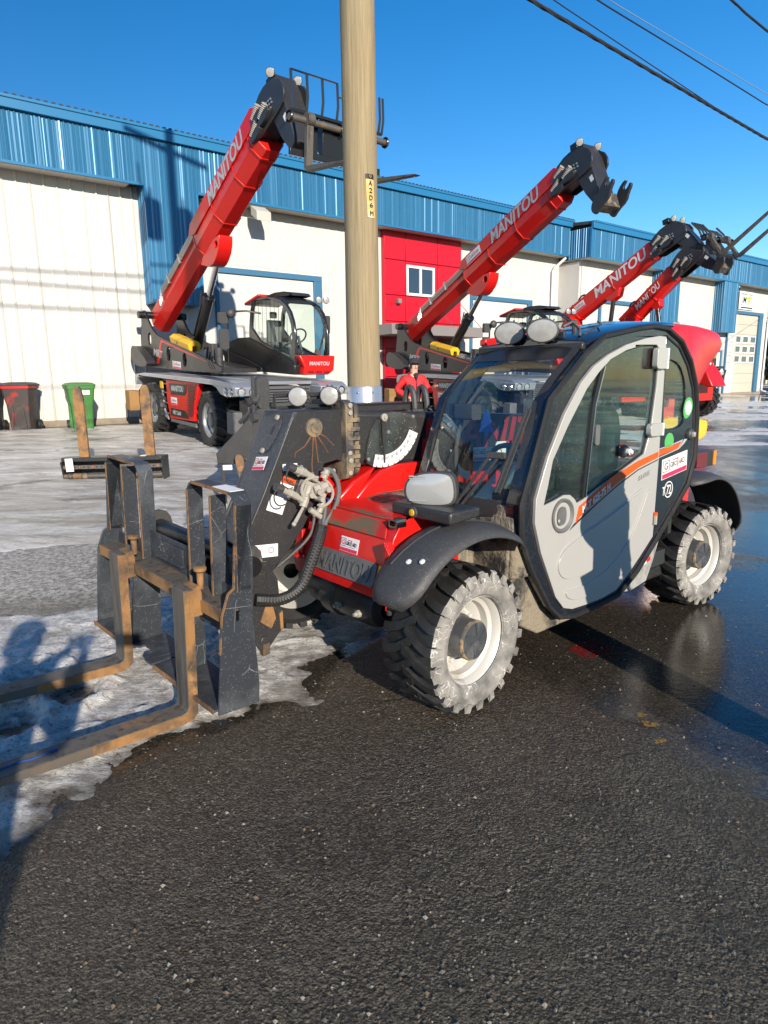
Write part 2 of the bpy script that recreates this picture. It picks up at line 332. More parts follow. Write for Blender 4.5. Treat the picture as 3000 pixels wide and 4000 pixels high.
def empty(name, M, label=None, cat=None, group=None):
    o = bpy.data.objects.new(name, None); COL.objects.link(o); o.matrix_world = M; o.empty_display_size = 0.2
    if label: tag(o, label, cat, group)
    return o
def frame(o, e1, e2, e3):
    e1, e2, e3 = [Vector(e).normalized() for e in (e1, e2, e3)]
    return Matrix(((e1.x, e2.x, e3.x, o[0]), (e1.y, e2.y, e3.y, o[1]), (e1.z, e2.z, e3.z, o[2]), (0, 0, 0, 1)))
def kids(o): return [c for c in COL.objects if c.parent == o]
def arc(cx, cy, r, a0, a1, n): return [(cx+r*math.cos(R_(a0+(a1-a0)*i/n)), cy+r*math.sin(R_(a0+(a1-a0)*i/n))) for i in range(n+1)]
def circ(cx, cy, r, n=16, ry=None): return [(cx+r*math.cos(2*math.pi*i/n), cy+(ry or r)*math.sin(2*math.pi*i/n)) for i in range(n)]
def rrect(x0, x1, y0, y1, r, n=4): return arc(x1-r, y1-r, r, 0, 90, n)+arc(x0+r, y1-r, r, 90, 180, n)+arc(x0+r, y0+r, r, 180, 270, n)+arc(x1-r, y0+r, r, 270, 360, n)
def smooth(pts, it=2, closed=True):
    for _ in range(it):
        q = []; k = len(pts)
        for i in range(k if closed else k-1):
            a, b = pts[i], pts[(i+1) % k]; q += [tuple(0.75*x+0.25*y for x, y in zip(a, b)), tuple(0.25*x+0.75*y for x, y in zip(a, b))]
        if not closed: q = [pts[0]]+q+[pts[-1]]
        pts = q
    return pts
def fy(u, v, h): return (u, h, v)          # polygon in the (x, z) side plane, extruded across
def fx(u, v, h): return (h, u, v)
def fz(u, v, h): return (u, v, h)

# ------------------------------------------------------------------ lettering and stickers
TXT = {}
def text_mesh(s, bold=0.0, shear=0.0, space=1.0):
    key = (s, bold, shear, space)
    if key not in TXT:
        c = bpy.data.curves.new('lettering', 'FONT'); c.body = s; c.size = 1.0; c.offset = bold; c.shear = shear; c.space_character = space; c.resolution_u = 3; c.extrude = 0.003
        c.align_x = 'CENTER'; c.align_y = 'CENTER'
        o = bpy.data.objects.new('lettering', c); COL.objects.link(o); bpy.context.view_layer.update()
        me = bpy.data.meshes.new_from_object(o.evaluated_get(bpy.context.evaluated_depsgraph_get())); bpy.data.objects.remove(o); bpy.data.curves.remove(c)
        n = len(me.vertices); co = np.empty(n*3, 'f'); me.vertices.foreach_get('co', co); co = co.reshape(-1, 3)
        mn, mx = co.min(0), co.max(0)
        co[:, 0] = (co[:, 0]-(mn[0]+mx[0])/2)/(mx[0]-mn[0]); co[:, 1] = (co[:, 1]-(mn[1]+mx[1])/2)/(mx[1]-mn[1]); co[:, 2] *= 0.3
        vs = [tuple(p) for p in co]; fs = [tuple(p.vertices) for p in me.polygons]; bpy.data.meshes.remove(me); TXT[key] = (vs, fs)
    return TXT[key]
# every text is turned into outlines before anything heavy exists
for a in (('MANITOU', .022, .22), ('GIROUARD', .012, 0), ('GIRO', .012, 0), ('ARD', .012, 0), ('MLT 625-75 H', .03, .18), ('ELITE', .005, .2), ('T', .01, 0), ('72', .012, 0), ('MRT', .02, .2), ('MRT 2660', .015, .1), ('G', .02, 0),
          ('Q', .01, 0), ('A', 0, 0), ('2', 0, 0), ('D', 0, 0), ('6', 0, 0), ('M', 0, 0), ('395', .02, 0), ('WARNING', .01, 0), ('DANGER', .01, 0), ('COTECH', .012, 0), ('JM', .01, .25), ('F', .03, .25), ('DÉNEIGEMENT & TRANSPORT', .005, 0), ('ÉQUIPEMENT', 0, 0), ('G', 0, 0),
          ('MRT', .012, 0)): text_mesh(*a)
for a in ('-10°', '0°', '10°', '20°', '30°', '40°', '50°', '60°', '70°'): text_mesh(a)
def put(parent, name, vs, fs, m, o, xd, yd, w, h, lift=0.0):
    """unit-square mesh placed at o (centre), w along xd, h along yd, raised along the normal"""
    xd, yd = Vector(xd).normalized(), Vector(yd).normalized(); n = xd.cross(yd); b = MB()
    b.add([Vector(o)+xd*(v[0]*w)+yd*(v[1]*h)+n*(v[2]+lift) for v in vs], fs); ob = b.build(name, m, parent); return ob
def lettering(parent, s, m, o, xd, yd, w, h, bold=0, shear=0, space=1.0, lift=0.002):
    vs, fs = text_mesh(s, bold, shear, space); return put(parent, 'lettering', vs, fs, m, o, xd, yd, w, h, lift)
UNIT = ([(-.5,-.5,0),(.5,-.5,0),(.5,.5,0),(-.5,.5,0),(-.5,-.5,.0015),(.5,-.5,.0015),(.5,.5,.0015),(-.5,.5,.0015)], [(3,2,1,0),(4,5,6,7),(0,1,5,4),(1,2,6,5),(2,3,7,6),(3,0,4,7)])
def plate(parent, name, m, o, xd, yd, w, h, lift=0.001): return put(parent, name, UNIT[0], UNIT[1], m, o, xd, yd, w, h, lift)
def dealer_sticker(parent, o, xd, yd, w, h):
    xd, yd = Vector(xd).normalized(), Vector(yd).normalized(); o = Vector(o); n = xd.cross(yd)
    st = plate(parent, 'sticker', 'white', o, xd, yd, w, h)
    plate(st, 'sticker_band', 'ink_pink', o-yd*(h*.36), xd, yd, w*.96, h*.22, .0026)
    at = lambda u, v: o+xd*(u*w)+yd*(v*h)
    for (u, v, a, b_) in ((-.335, .37, .25, .03), (-.335, -.15, .25, .03), (-.46, .11, .014, .5), (-.21, .11, .014, .5)): plate(st, 'logo_frame', 'ink', at(u, v), xd, yd, w*a, h*b_, .0026)
    lettering(st, 'G', 'ink_red', at(-.335, .11), xd, yd, w*.14, h*.36, .02, 0, 1, .0026)
    lettering(st, 'GIRO', 'ink', at(-.045, .08), xd, yd, w*.26, h*.26, .012, 0, 1, .0026)
    plate(st, 'logo_stroke', 'ink_pink', at(.12, .11), xd, yd, w*.030, h*.42, .0026); plate(st, 'logo_stroke', 'ink_pink', at(.02, .30), xd, yd, w*.23, h*.05, .0026)
    lettering(st, 'ARD', 'ink', at(.28, .08), xd, yd, w*.23, h*.26, .012, 0, 1, .0026)
    lettering(st, 'ÉQUIPEMENT', 'ink_grey', at(.1, -.15), xd, yd, w*.5, h*.08, 0, 0, 1, .0026)
    return st

# ------------------------------------------------------------------ ground
NW = Vector((-.616, .788, 0)).normalized(); WD = Vector((.788, .616, 0)).normalized()
def hgt(x, y):
    t = np.clip((NW.x*x+NW.y*y-4)/14.3, 0, 1.35); return .06+.52*t**1.2
def hz(x, y): return float(hgt(np.array([x]), np.array([y]))[0])
def vnoise(x, y, seed=0):
    xi = np.floor(x).astype(np.int64); yi = np.floor(y).astype(np.int64); fx_ = x-xi; fy_ = y-yi
    fx_ = fx_*fx_*(3-2*fx_); fy_ = fy_*fy_*(3-2*fy_)
    def h(a, b):
        n = (a*374761393+b*668265263+seed*974711) & 0x7fffffff; n = ((n ^ (n >> 13))*1274126177) & 0x7fffffff
        return ((n ^ (n >> 16)) & 0xffff)/65535.0
    return (h(xi, yi)*(1-fx_)+h(xi+1, yi)*fx_)*(1-fy_)+(h(xi, yi+1)*(1-fx_)+h(xi+1, yi+1)*fx_)*fy_
def fbm(x, y, f, o=4, seed=0, g=.5):
    a = 1.0; s = 0; t = 0
    for i in range(o): s = s+a*vnoise(x*f+17.3*i, y*f-9.1*i, seed+i); t += a; a *= g; f *= 2.03
    return s/t
def sdist(x, y, poly):
    """signed distance to a polygon, positive inside"""
    d = np.full(x.shape, 1e9); ins = np.zeros(x.shape, bool); k = len(poly)
    for i in range(k):
        ax, ay = poly[i]; bx, by = poly[(i+1) % k]; ex, ey = bx-ax, by-ay
        t = np.clip(((x-ax)*ex+(y-ay)*ey)/(ex*ex+ey*ey+1e-9), 0, 1); d = np.minimum(d, np.hypot(x-ax-ex*t, y-ay-ey*t))
        c = ((ay > y) != (by > y)); xs = ex*(y-ay)/(ey if abs(ey) > 1e-9 else 1e-9)+ax; ins ^= (c & (x < xs))
    return np.where(ins, d, -d)
def grid_obj(name, X, Y, Z, keep=None, attrs=None):
    r, c = X.shape; idx = np.arange(r*c).reshape(r, c)
    q = np.stack([idx[:-1, :-1], idx[:-1, 1:], idx[1:, 1:], idx[1:, :-1]], -1).reshape(-1, 4)
    if keep is not None:
        kq = keep.reshape(-1)[q].any(1); q = q[kq]
    used = np.unique(q); rm = np.full(r*c, -1); rm[used] = np.arange(len(used)); q = rm[q]
    co = np.stack([X, Y, Z], -1).reshape(-1, 3)[used]
    me = bpy.data.meshes.new(name); me.vertices.add(len(co)); me.vertices.foreach_set('co', co.astype('f').ravel())
    me.loops.add(q.size); me.loops.foreach_set('vertex_index', q.astype('i').ravel()); me.polygons.add(len(q))
    me.polygons.foreach_set('loop_start', np.arange(0, q.size, 4, dtype='i')); me.polygons.foreach_set('use_smooth', np.ones(len(q), bool)); me.update(calc_edges=True)
    for k, a in (attrs or {}).items():
        at = me.attributes.new(k, 'FLOAT', 'POINT'); at.data.foreach_set('value', a.reshape(-1)[used].astype('f'))
    o = bpy.data.objects.new(name, me); COL.objects.link(o); return o
ICE = [(-1.33, 8.3), (-1.85, 7.75), (-2.63, 6.98), (-3.03, 6.44), (-3.27, 6.25), (-3.38, 5.98), (-3.48, 5.73), (-6, 4.6), (-12, 2), (-22, 2), (-24, 12), (-9.9, 15.9), (-8.3, 16.3), (-7.2, 17.0), (-5.9, 17.5), (-4, 17.2), (-2.2, 16.4), (-.6, 14.2), (.4, 11.2), (.2, 9.2)]
SLUSH = [(-1.43, 2.13), (-1.36, 2.23), (-1.32, 2.37), (-1.15, 2.64), (-.98, 2.81), (-.81, 2.9), (-.65, 3.07), (-.47, 3.29), (-.38, 3.65), (-.22, 3.96), (.1, 4.25), (.35, 5.0), (-.1, 5.6), (-.9, 5.5), (-1.5, 4.95), (-1.9, 4.8), (-2.2, 4.5), (-2.75, 4.45), (-5, 4.2), (-9, 2.4), (-6, .6), (-2.6, .9)]
ICE = [(x*.965, y*.965) if y < 8.4 else (x, y) for x, y in ICE]; SLUSH = [(x*.965, y*.965) for x, y in SLUSH]
def wetness(x, y):
    n = fbm(x, y, .55, 4, 3); n2 = fbm(x, y, 2.2, 3, 11)
    s = x*.62+y*.30                                  # the right and the far side are wetter
    w = .16+np.clip((s-1.25)/.9, 0, 1)*.52+(n-.5)*1.05+(n2-.5)*.45
    w += 1.1*np.exp(-((x-1.9)**2+(y-3.95)**2)/1.1)       # standing water round the rear wheel
    w += .65*np.exp(-((x-1.55)**2*1.2+(y-3.6)**2)/.5)
    near_snow = np.maximum(sdist(x, y, SLUSH), sdist(x, y, ICE)); w += .75*np.exp(-(near_snow/.16)**2)
    w -= .5*np.clip((sdist(x, y, [(-1.9, 4.8), (-2.75, 4.45), (-9, 2.4), (-12, 2), (-3.48, 5.73), (-2.6, 6.9)])+.3)/.5, 0, 1)
    return np.clip(w, 0, 1)
def polar(r0, r1, nr, a0, a1, na):
    rr = np.exp(np.linspace(math.log(r0), math.log(r1), nr)); aa = np.linspace(a0, a1, na); Rr, Aa = np.meshgrid(rr, aa, indexing='ij')
    return Rr*np.sin(Aa), Rr*np.cos(Aa)
aang = np.concatenate([np.linspace(-math.pi, -.95, 40)[:-1], np.linspace(-.95, .95, 330), np.linspace(.95, math.pi, 40)[1:]])
rr = np.concatenate([[.02], np.exp(np.linspace(math.log(.35), math.log(30), 330)), np.exp(np.linspace(math.log(32), math.log(420), 25))])
Rg, Ag = np.meshgrid(rr, aang, indexing='ij'); GX, GY = Rg*np.sin(Ag), Rg*np.cos(Ag)
GZ = hgt(GX, GY)+(fbm(GX, GY, .5, 3, 5)-.5)*.012*np.clip((Rg-2)/6, 0, 1)
ground = grid_obj('asphalt_ground', GX, GY, GZ, attrs={'wet': wetness(GX, GY), 'far': np.clip((Rg-8)/14, 0, 1), 'grit': np.clip((sdist(GX, GY, [(-1.6, 4.85), (-2.75, 4.4), (-9, 2.4), (-14, 2), (-12, 4), (-3.4, 6.1), (-2.2, 7.2), (-1.2, 8.0), (-.8, 6)])+.35)/.6, 0, 1)})
ground['kind'] = 'structure'
def asphalt():
    m = bpy.data.materials.new('asphalt'); m.use_nodes = True; nt = m.node_tree; b = nt.nodes['Principled BSDF']; v = coords(nt)
    at = N(nt, 'ShaderNodeAttribute', attribute_name='wet'); wet = at.outputs['Fac']; fa = N(nt, 'ShaderNodeAttribute', attribute_name='far').outputs['Fac']; gt = N(nt, 'ShaderNodeAttribute', attribute_name='grit').outputs['Fac']
    w = mth(nt, 'ADD', wet, mth(nt, 'MULTIPLY', mth(nt, 'SUBTRACT', noise(nt, v, 5.0, 6, .65), .5), .55)); ws = ramp(nt, w, .30, .80)
    cell = voro(nt, v, 120, 'F1', 'Color'); sep = N(nt, 'ShaderNodeSeparateColor'); nt.links.new(cell, sep.inputs[0])
    stone = mixc(nt, ramp(nt, sep.outputs[0], .35, 1.0), (.044, .035, .025), (.20, .165, .115))
    stone = mixc(nt, mth(nt, 'GREATER_THAN', sep.outputs[1], .985), stone, (.24, .21, .17))
    base = mixc(nt, ramp(nt, noise(nt, v, 1.1, 5), .35, .7), (.038, .031, .023), (.085, .069, .050)); col = mixc(nt, .62, base, stone)
    grit = mixc(nt, ramp(nt, noise(nt, v, 26, 6, .7), .42, .62), (.16, .15, .135), (.62, .60, .56)); col = mixc(nt, mth(nt, 'MULTIPLY', gt, .95), col, grit)
    fc = mixc(nt, ramp(nt, noise(nt, v, .45, 6, .6, .4), .40, .62), (.050, .046, .042), (.115, .105, .092)); col = mixc(nt, mth(nt, 'MULTIPLY', fa, .7), col, fc)
    # worn paint and a red spot near the machine
    def blob(x, y, r):
        sb = N(nt, 'ShaderNodeVectorMath', operation='DISTANCE'); sb.inputs[1].default_value = (x, y, .06); nt.links.new(v, sb.inputs[0]); return mth(nt, 'LESS_THAN', mth(nt, 'ADD', sb.outputs['Value'], mth(nt, 'MULTIPLY', mth(nt, 'SUBTRACT', noise(nt, v, 22, 4), .5), r*3)), r)
    for (x, y, r, c) in ((1.22, 2.76, .035, (.45, .25, .02)), (1.20, 2.63, .030, (.45, .25, .02)), (1.21, 2.86, .025, (.45, .25, .02)), (1.20, 3.62, .11, (.42, .01, .012))):
        bl = blob(x, y, r); bl = mth(nt, 'MULTIPLY', bl, mth(nt, 'GREATER_THAN', noise(nt, v, 60, 3), .48)); col = mixc(nt, bl, col, c)
    dark = mixc(nt, ws, col, mixc(nt, .55, col, (.008, .0075, .007))); nt.links.new(dark, b.inputs['Base Color'])
    rg = N(nt, 'ShaderNodeMix', data_type='FLOAT'); nt.links.new(ws, rg.inputs[0]); rg.inputs[2].default_value = .29; rg.inputs[3].default_value = .035; nt.links.new(rg.outputs[0], b.inputs['Roughness'])
    mixn = ramp(nt, noise(nt, v, 7, 4, .6), .38, .66)
    hs1 = mth(nt, 'MULTIPLY', voro(nt, v, 150, 'SMOOTH_F1'), -.9); hs2 = mth(nt, 'MULTIPLY', mth(nt, 'MULTIPLY', voro(nt, v, 68, 'SMOOTH_F1'), -1.5), mixn)
    h = mth(nt, 'ADD', mth(nt, 'ADD', hs1, hs2), mth(nt, 'MULTIPLY', noise(nt, v, 55, 7, .78), 1.1))
    vd = N(nt, 'ShaderNodeVectorMath', operation='ADD'); nv = N(nt, 'ShaderNodeTexNoise'); nv.inputs['Scale'].default_value = 2.2; nv.inputs['Detail'].default_value = 6; nt.links.new(v, nv.inputs['Vector']); sv = N(nt, 'ShaderNodeVectorMath', operation='SCALE'); sv.inputs['Scale'].default_value = .55; nt.links.new(nv.outputs[1], sv.inputs[0]); nt.links.new(v, vd.inputs[0]); nt.links.new(sv.outputs[0], vd.inputs[1])
    ck = mth(nt, 'MULTIPLY', mth(nt, 'LESS_THAN', voro(nt, vd.outputs[0], .55, 'DISTANCE_TO_EDGE'), .0045), ramp(nt, noise(nt, v, .8, 3), .48, .56)); h = mth(nt, 'SUBTRACT', h, mth(nt, 'MULTIPLY', ck, 1.5))
    bn = N(nt, 'ShaderNodeBump'); bn.inputs['Distance'].default_value = .011
    st = mth(nt, 'SUBTRACT', 1.0, mth(nt, 'MULTIPLY', ws, .95)); st = mth(nt, 'MULTIPLY', st, mth(nt, 'SUBTRACT', 1.0, mth(nt, 'MULTIPLY', fa, .6))); nt.links.new(st, bn.inputs['Strength']); nt.links.new(h, bn.inputs['Height'])
    b2 = N(nt, 'ShaderNodeBump'); b2.inputs['Distance'].default_value = .004; nt.links.new(mth(nt, 'MULTIPLY', ws, .28), b2.inputs['Strength'])
    mp = coords(nt, (1.0, 3.2, 1)); nt.links.new(noise(nt, mp, 9, 4, .6), b2.inputs['Height']); nt.links.new(bn.outputs[0], b2.inputs['Normal']); nt.links.new(b2.outputs[0], b.inputs['Normal'])
    nt.links.remove(b.inputs['Base Color'].links[0]); nt.links.new(mixc(nt, ck, dark, (.010, .009, .008)), b.inputs['Base Color'])
    b.inputs['IOR'].default_value = 1.42
    MATS['asphalt'] = m; return m
ground.data.materials.append(asphalt())

def snow_mat():
    m = bpy.data.materials.new('snow'); m.use_nodes = True; nt = m.node_tree; b = nt.nodes['Principled BSDF']; v = coords(nt)
    th = N(nt, 'ShaderNodeAttribute', attribute_name='thick').outputs['Fac']; ice = N(nt, 'ShaderNodeAttribute', attribute_name='ice').outputs['Fac']
    f = mth(nt, 'ADD', mth(nt, 'MULTIPLY', th, 26.0), mth(nt, 'ADD', mth(nt, 'MULTIPLY', mth(nt, 'SUBTRACT', noise(nt, v, 9, 8, .72), .5), 1.3), .20))
    c = mixc(nt, ramp(nt, f, .12, .62), (.13, .11, .088), (.80, .78, .74))
    c = mixc(nt, ramp(nt, noise(nt, v, 55, 6, .8), .53, .64), c, (.22, .185, .14)); c = mixc(nt, ramp(nt, noise(nt, v, 3.2, 6, .7), .54, .70), c, (.34, .30, .24))
    mp = coords(nt, (.9, 2.6, 1)); c2 = mixc(nt, ramp(nt, noise(nt, mp, 1.3, 8, .66, .5), .36, .66), (.36, .325, .27), (.82, .80, .75)); c = mixc(nt, ice, c, c2)
    c = mixc(nt, mth(nt, 'MULTIPLY', ramp(nt, noise(nt, v, .9, 8, .7, .6), .56, .66), mth(nt, 'MULTIPLY', ice, .8)), c, (.095, .08, .06))
    nt.links.new(c, b.inputs['Base Color']); rg = N(nt, 'ShaderNodeMix', data_type='FLOAT'); nt.links.new(ice, rg.inputs[0]); rg.inputs[2].default_value = .62; rg.inputs[3].default_value = .36; nt.links.new(rg.outputs[0], b.inputs['Roughness'])
    bn = N(nt, 'ShaderNodeBump'); bn.inputs['Strength'].default_value = .95; bn.inputs['Distance'].default_value = .020; nt.links.new(mth(nt, 'ADD', noise(nt, v, 60, 8, .85), mth(nt, 'MULTIPLY', noise(nt, coords(nt, (1, 3, 1)), 9, 6, .7), 1.5)), bn.inputs['Height']); nt.links.new(bn.outputs[0], b.inputs['Normal'])
    b.inputs['Subsurface Weight'].default_value = 0.0
    MATS['snow'] = m; return m
snow_mat()
SX, SY = polar(1.7, 24, 560, -.92, .16, 560)
sa = sdist(SX, SY, SLUSH); sb_ = sdist(SX, SY, ICE)
n1 = fbm(SX, SY, 3.0, 5, 21); n2 = fbm(SX, SY, 14, 4, 31, .6); n3 = fbm(SX*1.0, SY*2.6, 2.2, 5, 41, .6); nl = fbm(SX, SY, .7, 4, 51)
rid = 1-np.abs(2*n1-1)
ta = np.clip(sa*.10+(n1-.42)*.05, -.05, .012)+(n2-.5)*.022*np.clip(sa/.1+.6, 0, 1)+np.clip(rid-.82, 0, 1)*.09*np.clip(sa/.3, 0, 1)
for (cx, cy, rx, ry) in ((-1.60, 3.12, .16, .20), (-1.91, 3.30, .17, .22), (-1.74, 2.82, .15, .18)):        # rims of slush pushed up by wheels and boots
    e = np.hypot((SX-cx)/rx, (SY-cy)/ry); ta += .034*np.exp(-((e-1)/.22)**2)*(.5+n2)-.012*np.exp(-(e/.8)**4)
tb = np.clip(sb_*.06+(nl-.40)*.10, -.05, .020)+(n3-.5)*.034*np.clip(sb_/.3+.4, 0, 1)+np.clip(n2-.55, 0, 1)*.03
tb += .05*np.exp(-((SX*-.616+SY*.788-17.2)/.5)**2)*np.clip((fbm(SX, SY, .9, 3, 77)-.42)*6, 0, 1)
th = np.maximum(ta, tb)
snow = grid_obj('snow', SX, SY, hgt(SX, SY)+th, keep=(th > -.006), attrs={'thick': th, 'ice': np.clip((tb-ta)*80+.5, 0, 1)})
snow['kind'] = 'structure'; snow.data.materials.append(MATS['snow'])
# thin streaks of snow on the far lot
FX, FY = polar(13, 75, 260, .10, .62, 200)
ft = (fbm(FX*.5, FY*1.6, .55, 5, 91, .6)-.565)*.14; ft = np.clip(ft, -.02, .02)
fs_ = grid_obj('snow_streaks', FX, FY, hgt(FX, FY)+ft+.004, keep=(ft > 0), attrs={'thick': np.clip(ft, .012, 1)*2.5, 'ice': np.zeros_like(ft)}); fs_['kind'] = 'structure'; fs_.data.materials.append(MATS['snow'])
# loose pebbles and grit on the asphalt
pb = MB()
for i in range(2600):
    a = random.uniform(-.62, .62); r = math.exp(random.uniform(math.log(1.1), math.log(6.5))); x, y = r*math.sin(a), r*math.cos(a)
    s_ = random.choice((.003, .004, .004, .006)) * random.uniform(.7, 1.5); z = hz(x, y)
    pts = [Vector((x, y, z+s_*.2))+Vector((math.cos(t)*s_*random.uniform(.7, 1.3), math.sin(t)*s_*random.uniform(.7, 1.3), random.uniform(-.3, .3)*s_)) for t in (0, 1.57, 3.14, 4.71)]
    pb.mat(random.choice((0, 0, 0, 1, 2))); pb.add(pts+[Vector((x, y, z+s_*1.1))], [(0, 1, 4), (1, 2, 4), (2, 3, 4), (3, 0, 4)])
mat('stone_grey', (.10, .09, .078), .8); mat('stone_light', (.23, .21, .175), .8); mat('stone_brown', (.13, .095, .06), .8)
gv = pb.build('gravel', ['stone_grey', 'stone_light', 'stone_brown']); gv['kind'] = 'stuff'

# ------------------------------------------------------------------ the long workshop building: local x along the wall, y into the building, z up
BM = frame(NW*18.3, WD, NW, (0, 0, 1))
def bw(t, y, z=0): return BM @ Vector((t, y, z))
bld = empty('workshop_building', BM, 'long low workshop with blue ribbed fascia, white walls and a red clad entrance', 'building')
def ribsheet(name, m, x0, x1, z0, z1, y, pitch, rib, depth, parent, width=1.0, ax='x'):
    """a run of ribbed metal sheets, each its own part; ribs stand proud towards -y (or along the given axis)"""
    n = max(1, round((x1-x0)/width)); w = (x1-x0)/n; k = max(1, round(w/pitch)); p = w/k; prof = []
    for i in range(k):
        c = i*p; prof += [(c, 0), (c+p*(1-rib)*.5, 0), (c+p*(1-rib)*.5+p*rib*.25, -depth), (c+p*(1+rib)*.5-p*rib*.25, -depth), (c+p*(1+rib)*.5, 0)]
    prof.append((w-.004, 0)); mes = []
    for q_ in range(min(n, 14)):
        P = [(a, d*random.uniform(.55, 1.35)+random.uniform(-.0015, .0015) if d else random.uniform(-.003, .003)) for a, d in prof]; P[0] = (0, 0); P[-1] = (w-.004, 0)
        ring = (lambda z: [(a, d, z) for a, d in P]) if ax == 'x' else (lambda z: [(d, a, z) for a, d in P])
        r0, r1 = ring(0), ring(z1-z0); q = len(P); b = MB(); b.add(r0+r1, [(i, i+1, i+1+q, i+q) for i in range(q-1)]); mes.append(b.mesh(name, m, 12))
    for j in range(n):
        o = bpy.data.objects.new(name, mes[(j*5+j//14) % len(mes)]); COL.objects.link(o); o.parent = parent; o.location = (x0+j*w, y, z0) if ax == 'x' else (y, x0+j*w, z0)
ZF, ZE, ZB = 6.58, 7.85, .55
def bpart(name, m, b, bevel=0, parent=None): return b.build(name, m, parent or bld, bevel)
# core volumes, set back behind the cladding
bpart('wall_core', 'white_flat', MB().bb(-24, 23.9, .04, 14, .2, 6.62).bb(23.9, 41.7, -1.0, 14, .2, 6.30))
bpart('roof', 'roofing', MB().hexa([(-24, -.62, 7.80), (24, -.62, 7.80), (24, 14, 9.2), (-24, 14, 9.2), (-24, -.62, 7.95), (24, -.62, 7.95), (24, 14, 9.4), (-24, 14, 9.4)]).hexa([(23.8, -1.66, 7.62), (46, -1.66, 7.62), (46, 14, 9.1), (23.8, 14, 9.1), (23.8, -1.66, 7.74), (46, -1.66, 7.74), (46, 14, 9.25), (23.8, 14, 9.25)]))
b = MB()
for i in range(200): b.bb(-8+i*.16, -8+i*.16+.07, -.66, -.5, 7.95, 7.98)
for i in range(130): b.bb(23.9+i*.16, 23.9+i*.16+.07, -1.70, -1.5, 7.74, 7.77)
o = bpart('roof_rib', 'roofing', b); o['kind'] = 'stuff'
bpart('eave_trim', 'blue_trim', MB().bb(-24, 23.86, -.66, -.53, 7.66, 7.93).bb(-24, 23.86, -.69, -.52, 7.86, 7.935).bb(23.75, 44, -1.71, -1.58, 7.46, 7.735).bb(23.75, 44, -1.74, -1.57, 7.68, 7.742), .012)
ribsheet('fascia_sheet', 'blue_clad', -8, 6.33, ZF, 7.70, -.55, .105, .55, .020, bld)
ribsheet('fascia_sheet', 'blue_clad', 7.70, 23.8, ZF, 7.70, -.55, .105, .55, .020, bld)
ribsheet('pilaster_sheet', 'blue_clad', 6.33, 7.70, 3.72, 7.70, -.55, .105, .55, .020, bld)
ribsheet('pilaster_sheet', 'blue_clad', -.55, 0.03, 3.72, ZF, 6.33, .105, .55, .020, bld, ax='y')
bpart('pilaster_sheet', 'blue_clad', MB().bb(7.69, 7.71, -.55, .03, 3.72, ZF).bb(6.33, 7.70, -.54, .03, 3.70, 3.73))
bpart('corner_trim', 'blue_trim', MB().bb(6.30, 6.36, -.58, -.52, 3.71, ZF).bb(7.67, 7.73, -.58, -.52, 3.71, ZF).bb(-8, 6.33, -.58, -.50, ZF-.05, ZF+.01).bb(7.7, 23.8, -.58, -.50, ZF-.05, ZF+.01))
for i in range(32):
    t = -8+i; 
    if t+1 <= 6.33 or t >= 7.7: bpart('soffit_panel', 'soffit', MB().bb(t+.004, t+.996, -.52, .06, ZF-.025, ZF+.004))
ribsheet('wall_sheet', 'white_clad', -8, 6.33, .74, ZF, .03, .30, .20, .036, bld, 1.2)
ribsheet('wall_sheet', 'white_clad', 7.73, 14.36, 4.95, ZF, .03, .30, .16, .010, bld, 1.66)
ribsheet('wall_sheet', 'white_clad', 11.95, 14.36, .74, 4.95, .03, .30, .16, .010, bld, 1.2)
ribsheet('wall_sheet', 'white_clad', 7.0, 8.3, .74, 4.95, .03, .30, .16, .010, bld, 1.3)
ribsheet('wall_sheet', 'white_clad', 18.05, 23.8, 4.95, ZF, .03, .30, .16, .010, bld, 1.44)
ribsheet('wall_sheet', 'white_clad', 22.2, 23.8, .74, 4.95, .03, .30, .16, .010, bld, 1.6)
bpart('foundation', 'concrete', MB().bb(-24, 14.3, -.03, .1, .1, .735).bb(18.1, 23.9, -.03, .1, .1, .735).bb(23.9, 41.8, -1.09, -.9, .1, .70))
def garage_door(t0, t1, z0, z1, y, m, rows, wins, jamb, lintel=.16, winrows=(), wz=.31, ww=.40):
    d = MB(); h = (z1-z0)/rows
    root = bpart('garage_door', 'mesh_grey', MB().bb(t0, t1, y+.10, y+.12, z0, z1))
    for i in range(rows):
        s = MB().bb(t0+.01, t1-.01, y+.05, y+.10, z0+i*h+.006, z0+(i+1)*h-.006).build('door_panel', m, root, .006)
    for r in winrows:
        for k in range(wins):
            c = t0+(k+.5)*(t1-t0)/wins; zc = z0+(r+.5)*h
            fo = MB().prism(rrect(c-ww/2-.05, c+ww/2+.05, zc-wz/2-.05, zc+wz/2+.05, .02, 2), y+.03, y+.05, fy, [rrect(c-ww/2, c+ww/2, zc-wz/2, zc+wz/2, .02, 2)]).build('window_frame', 'pvc', root)
            MB().bb(c-ww/2, c+ww/2, y+.044, y+.049, zc-wz/2, zc+wz/2).build('pane', 'winglass', root)
    fr = MB().bb(t0-.12, t1+jamb, y-.06, y+.06, z1, z1+lintel).bb(t1, t1+jamb, y-.06, y+.06, z0, z1)
    if t0 > 8: fr.bb(t0-.12, t0, y-.06, y+.06, z0, z1)
    fr.build('door_frame', 'frame_blue', root, .008)
garage_door(8.42, 11.62, .60, 4.70, .03, 'door_white', 8, 4, .30, winrows=(3,))
garage_door(18.72, 21.9, .60, 4.60, .03, 'door_cream', 8, 4, .28, winrows=(3,))
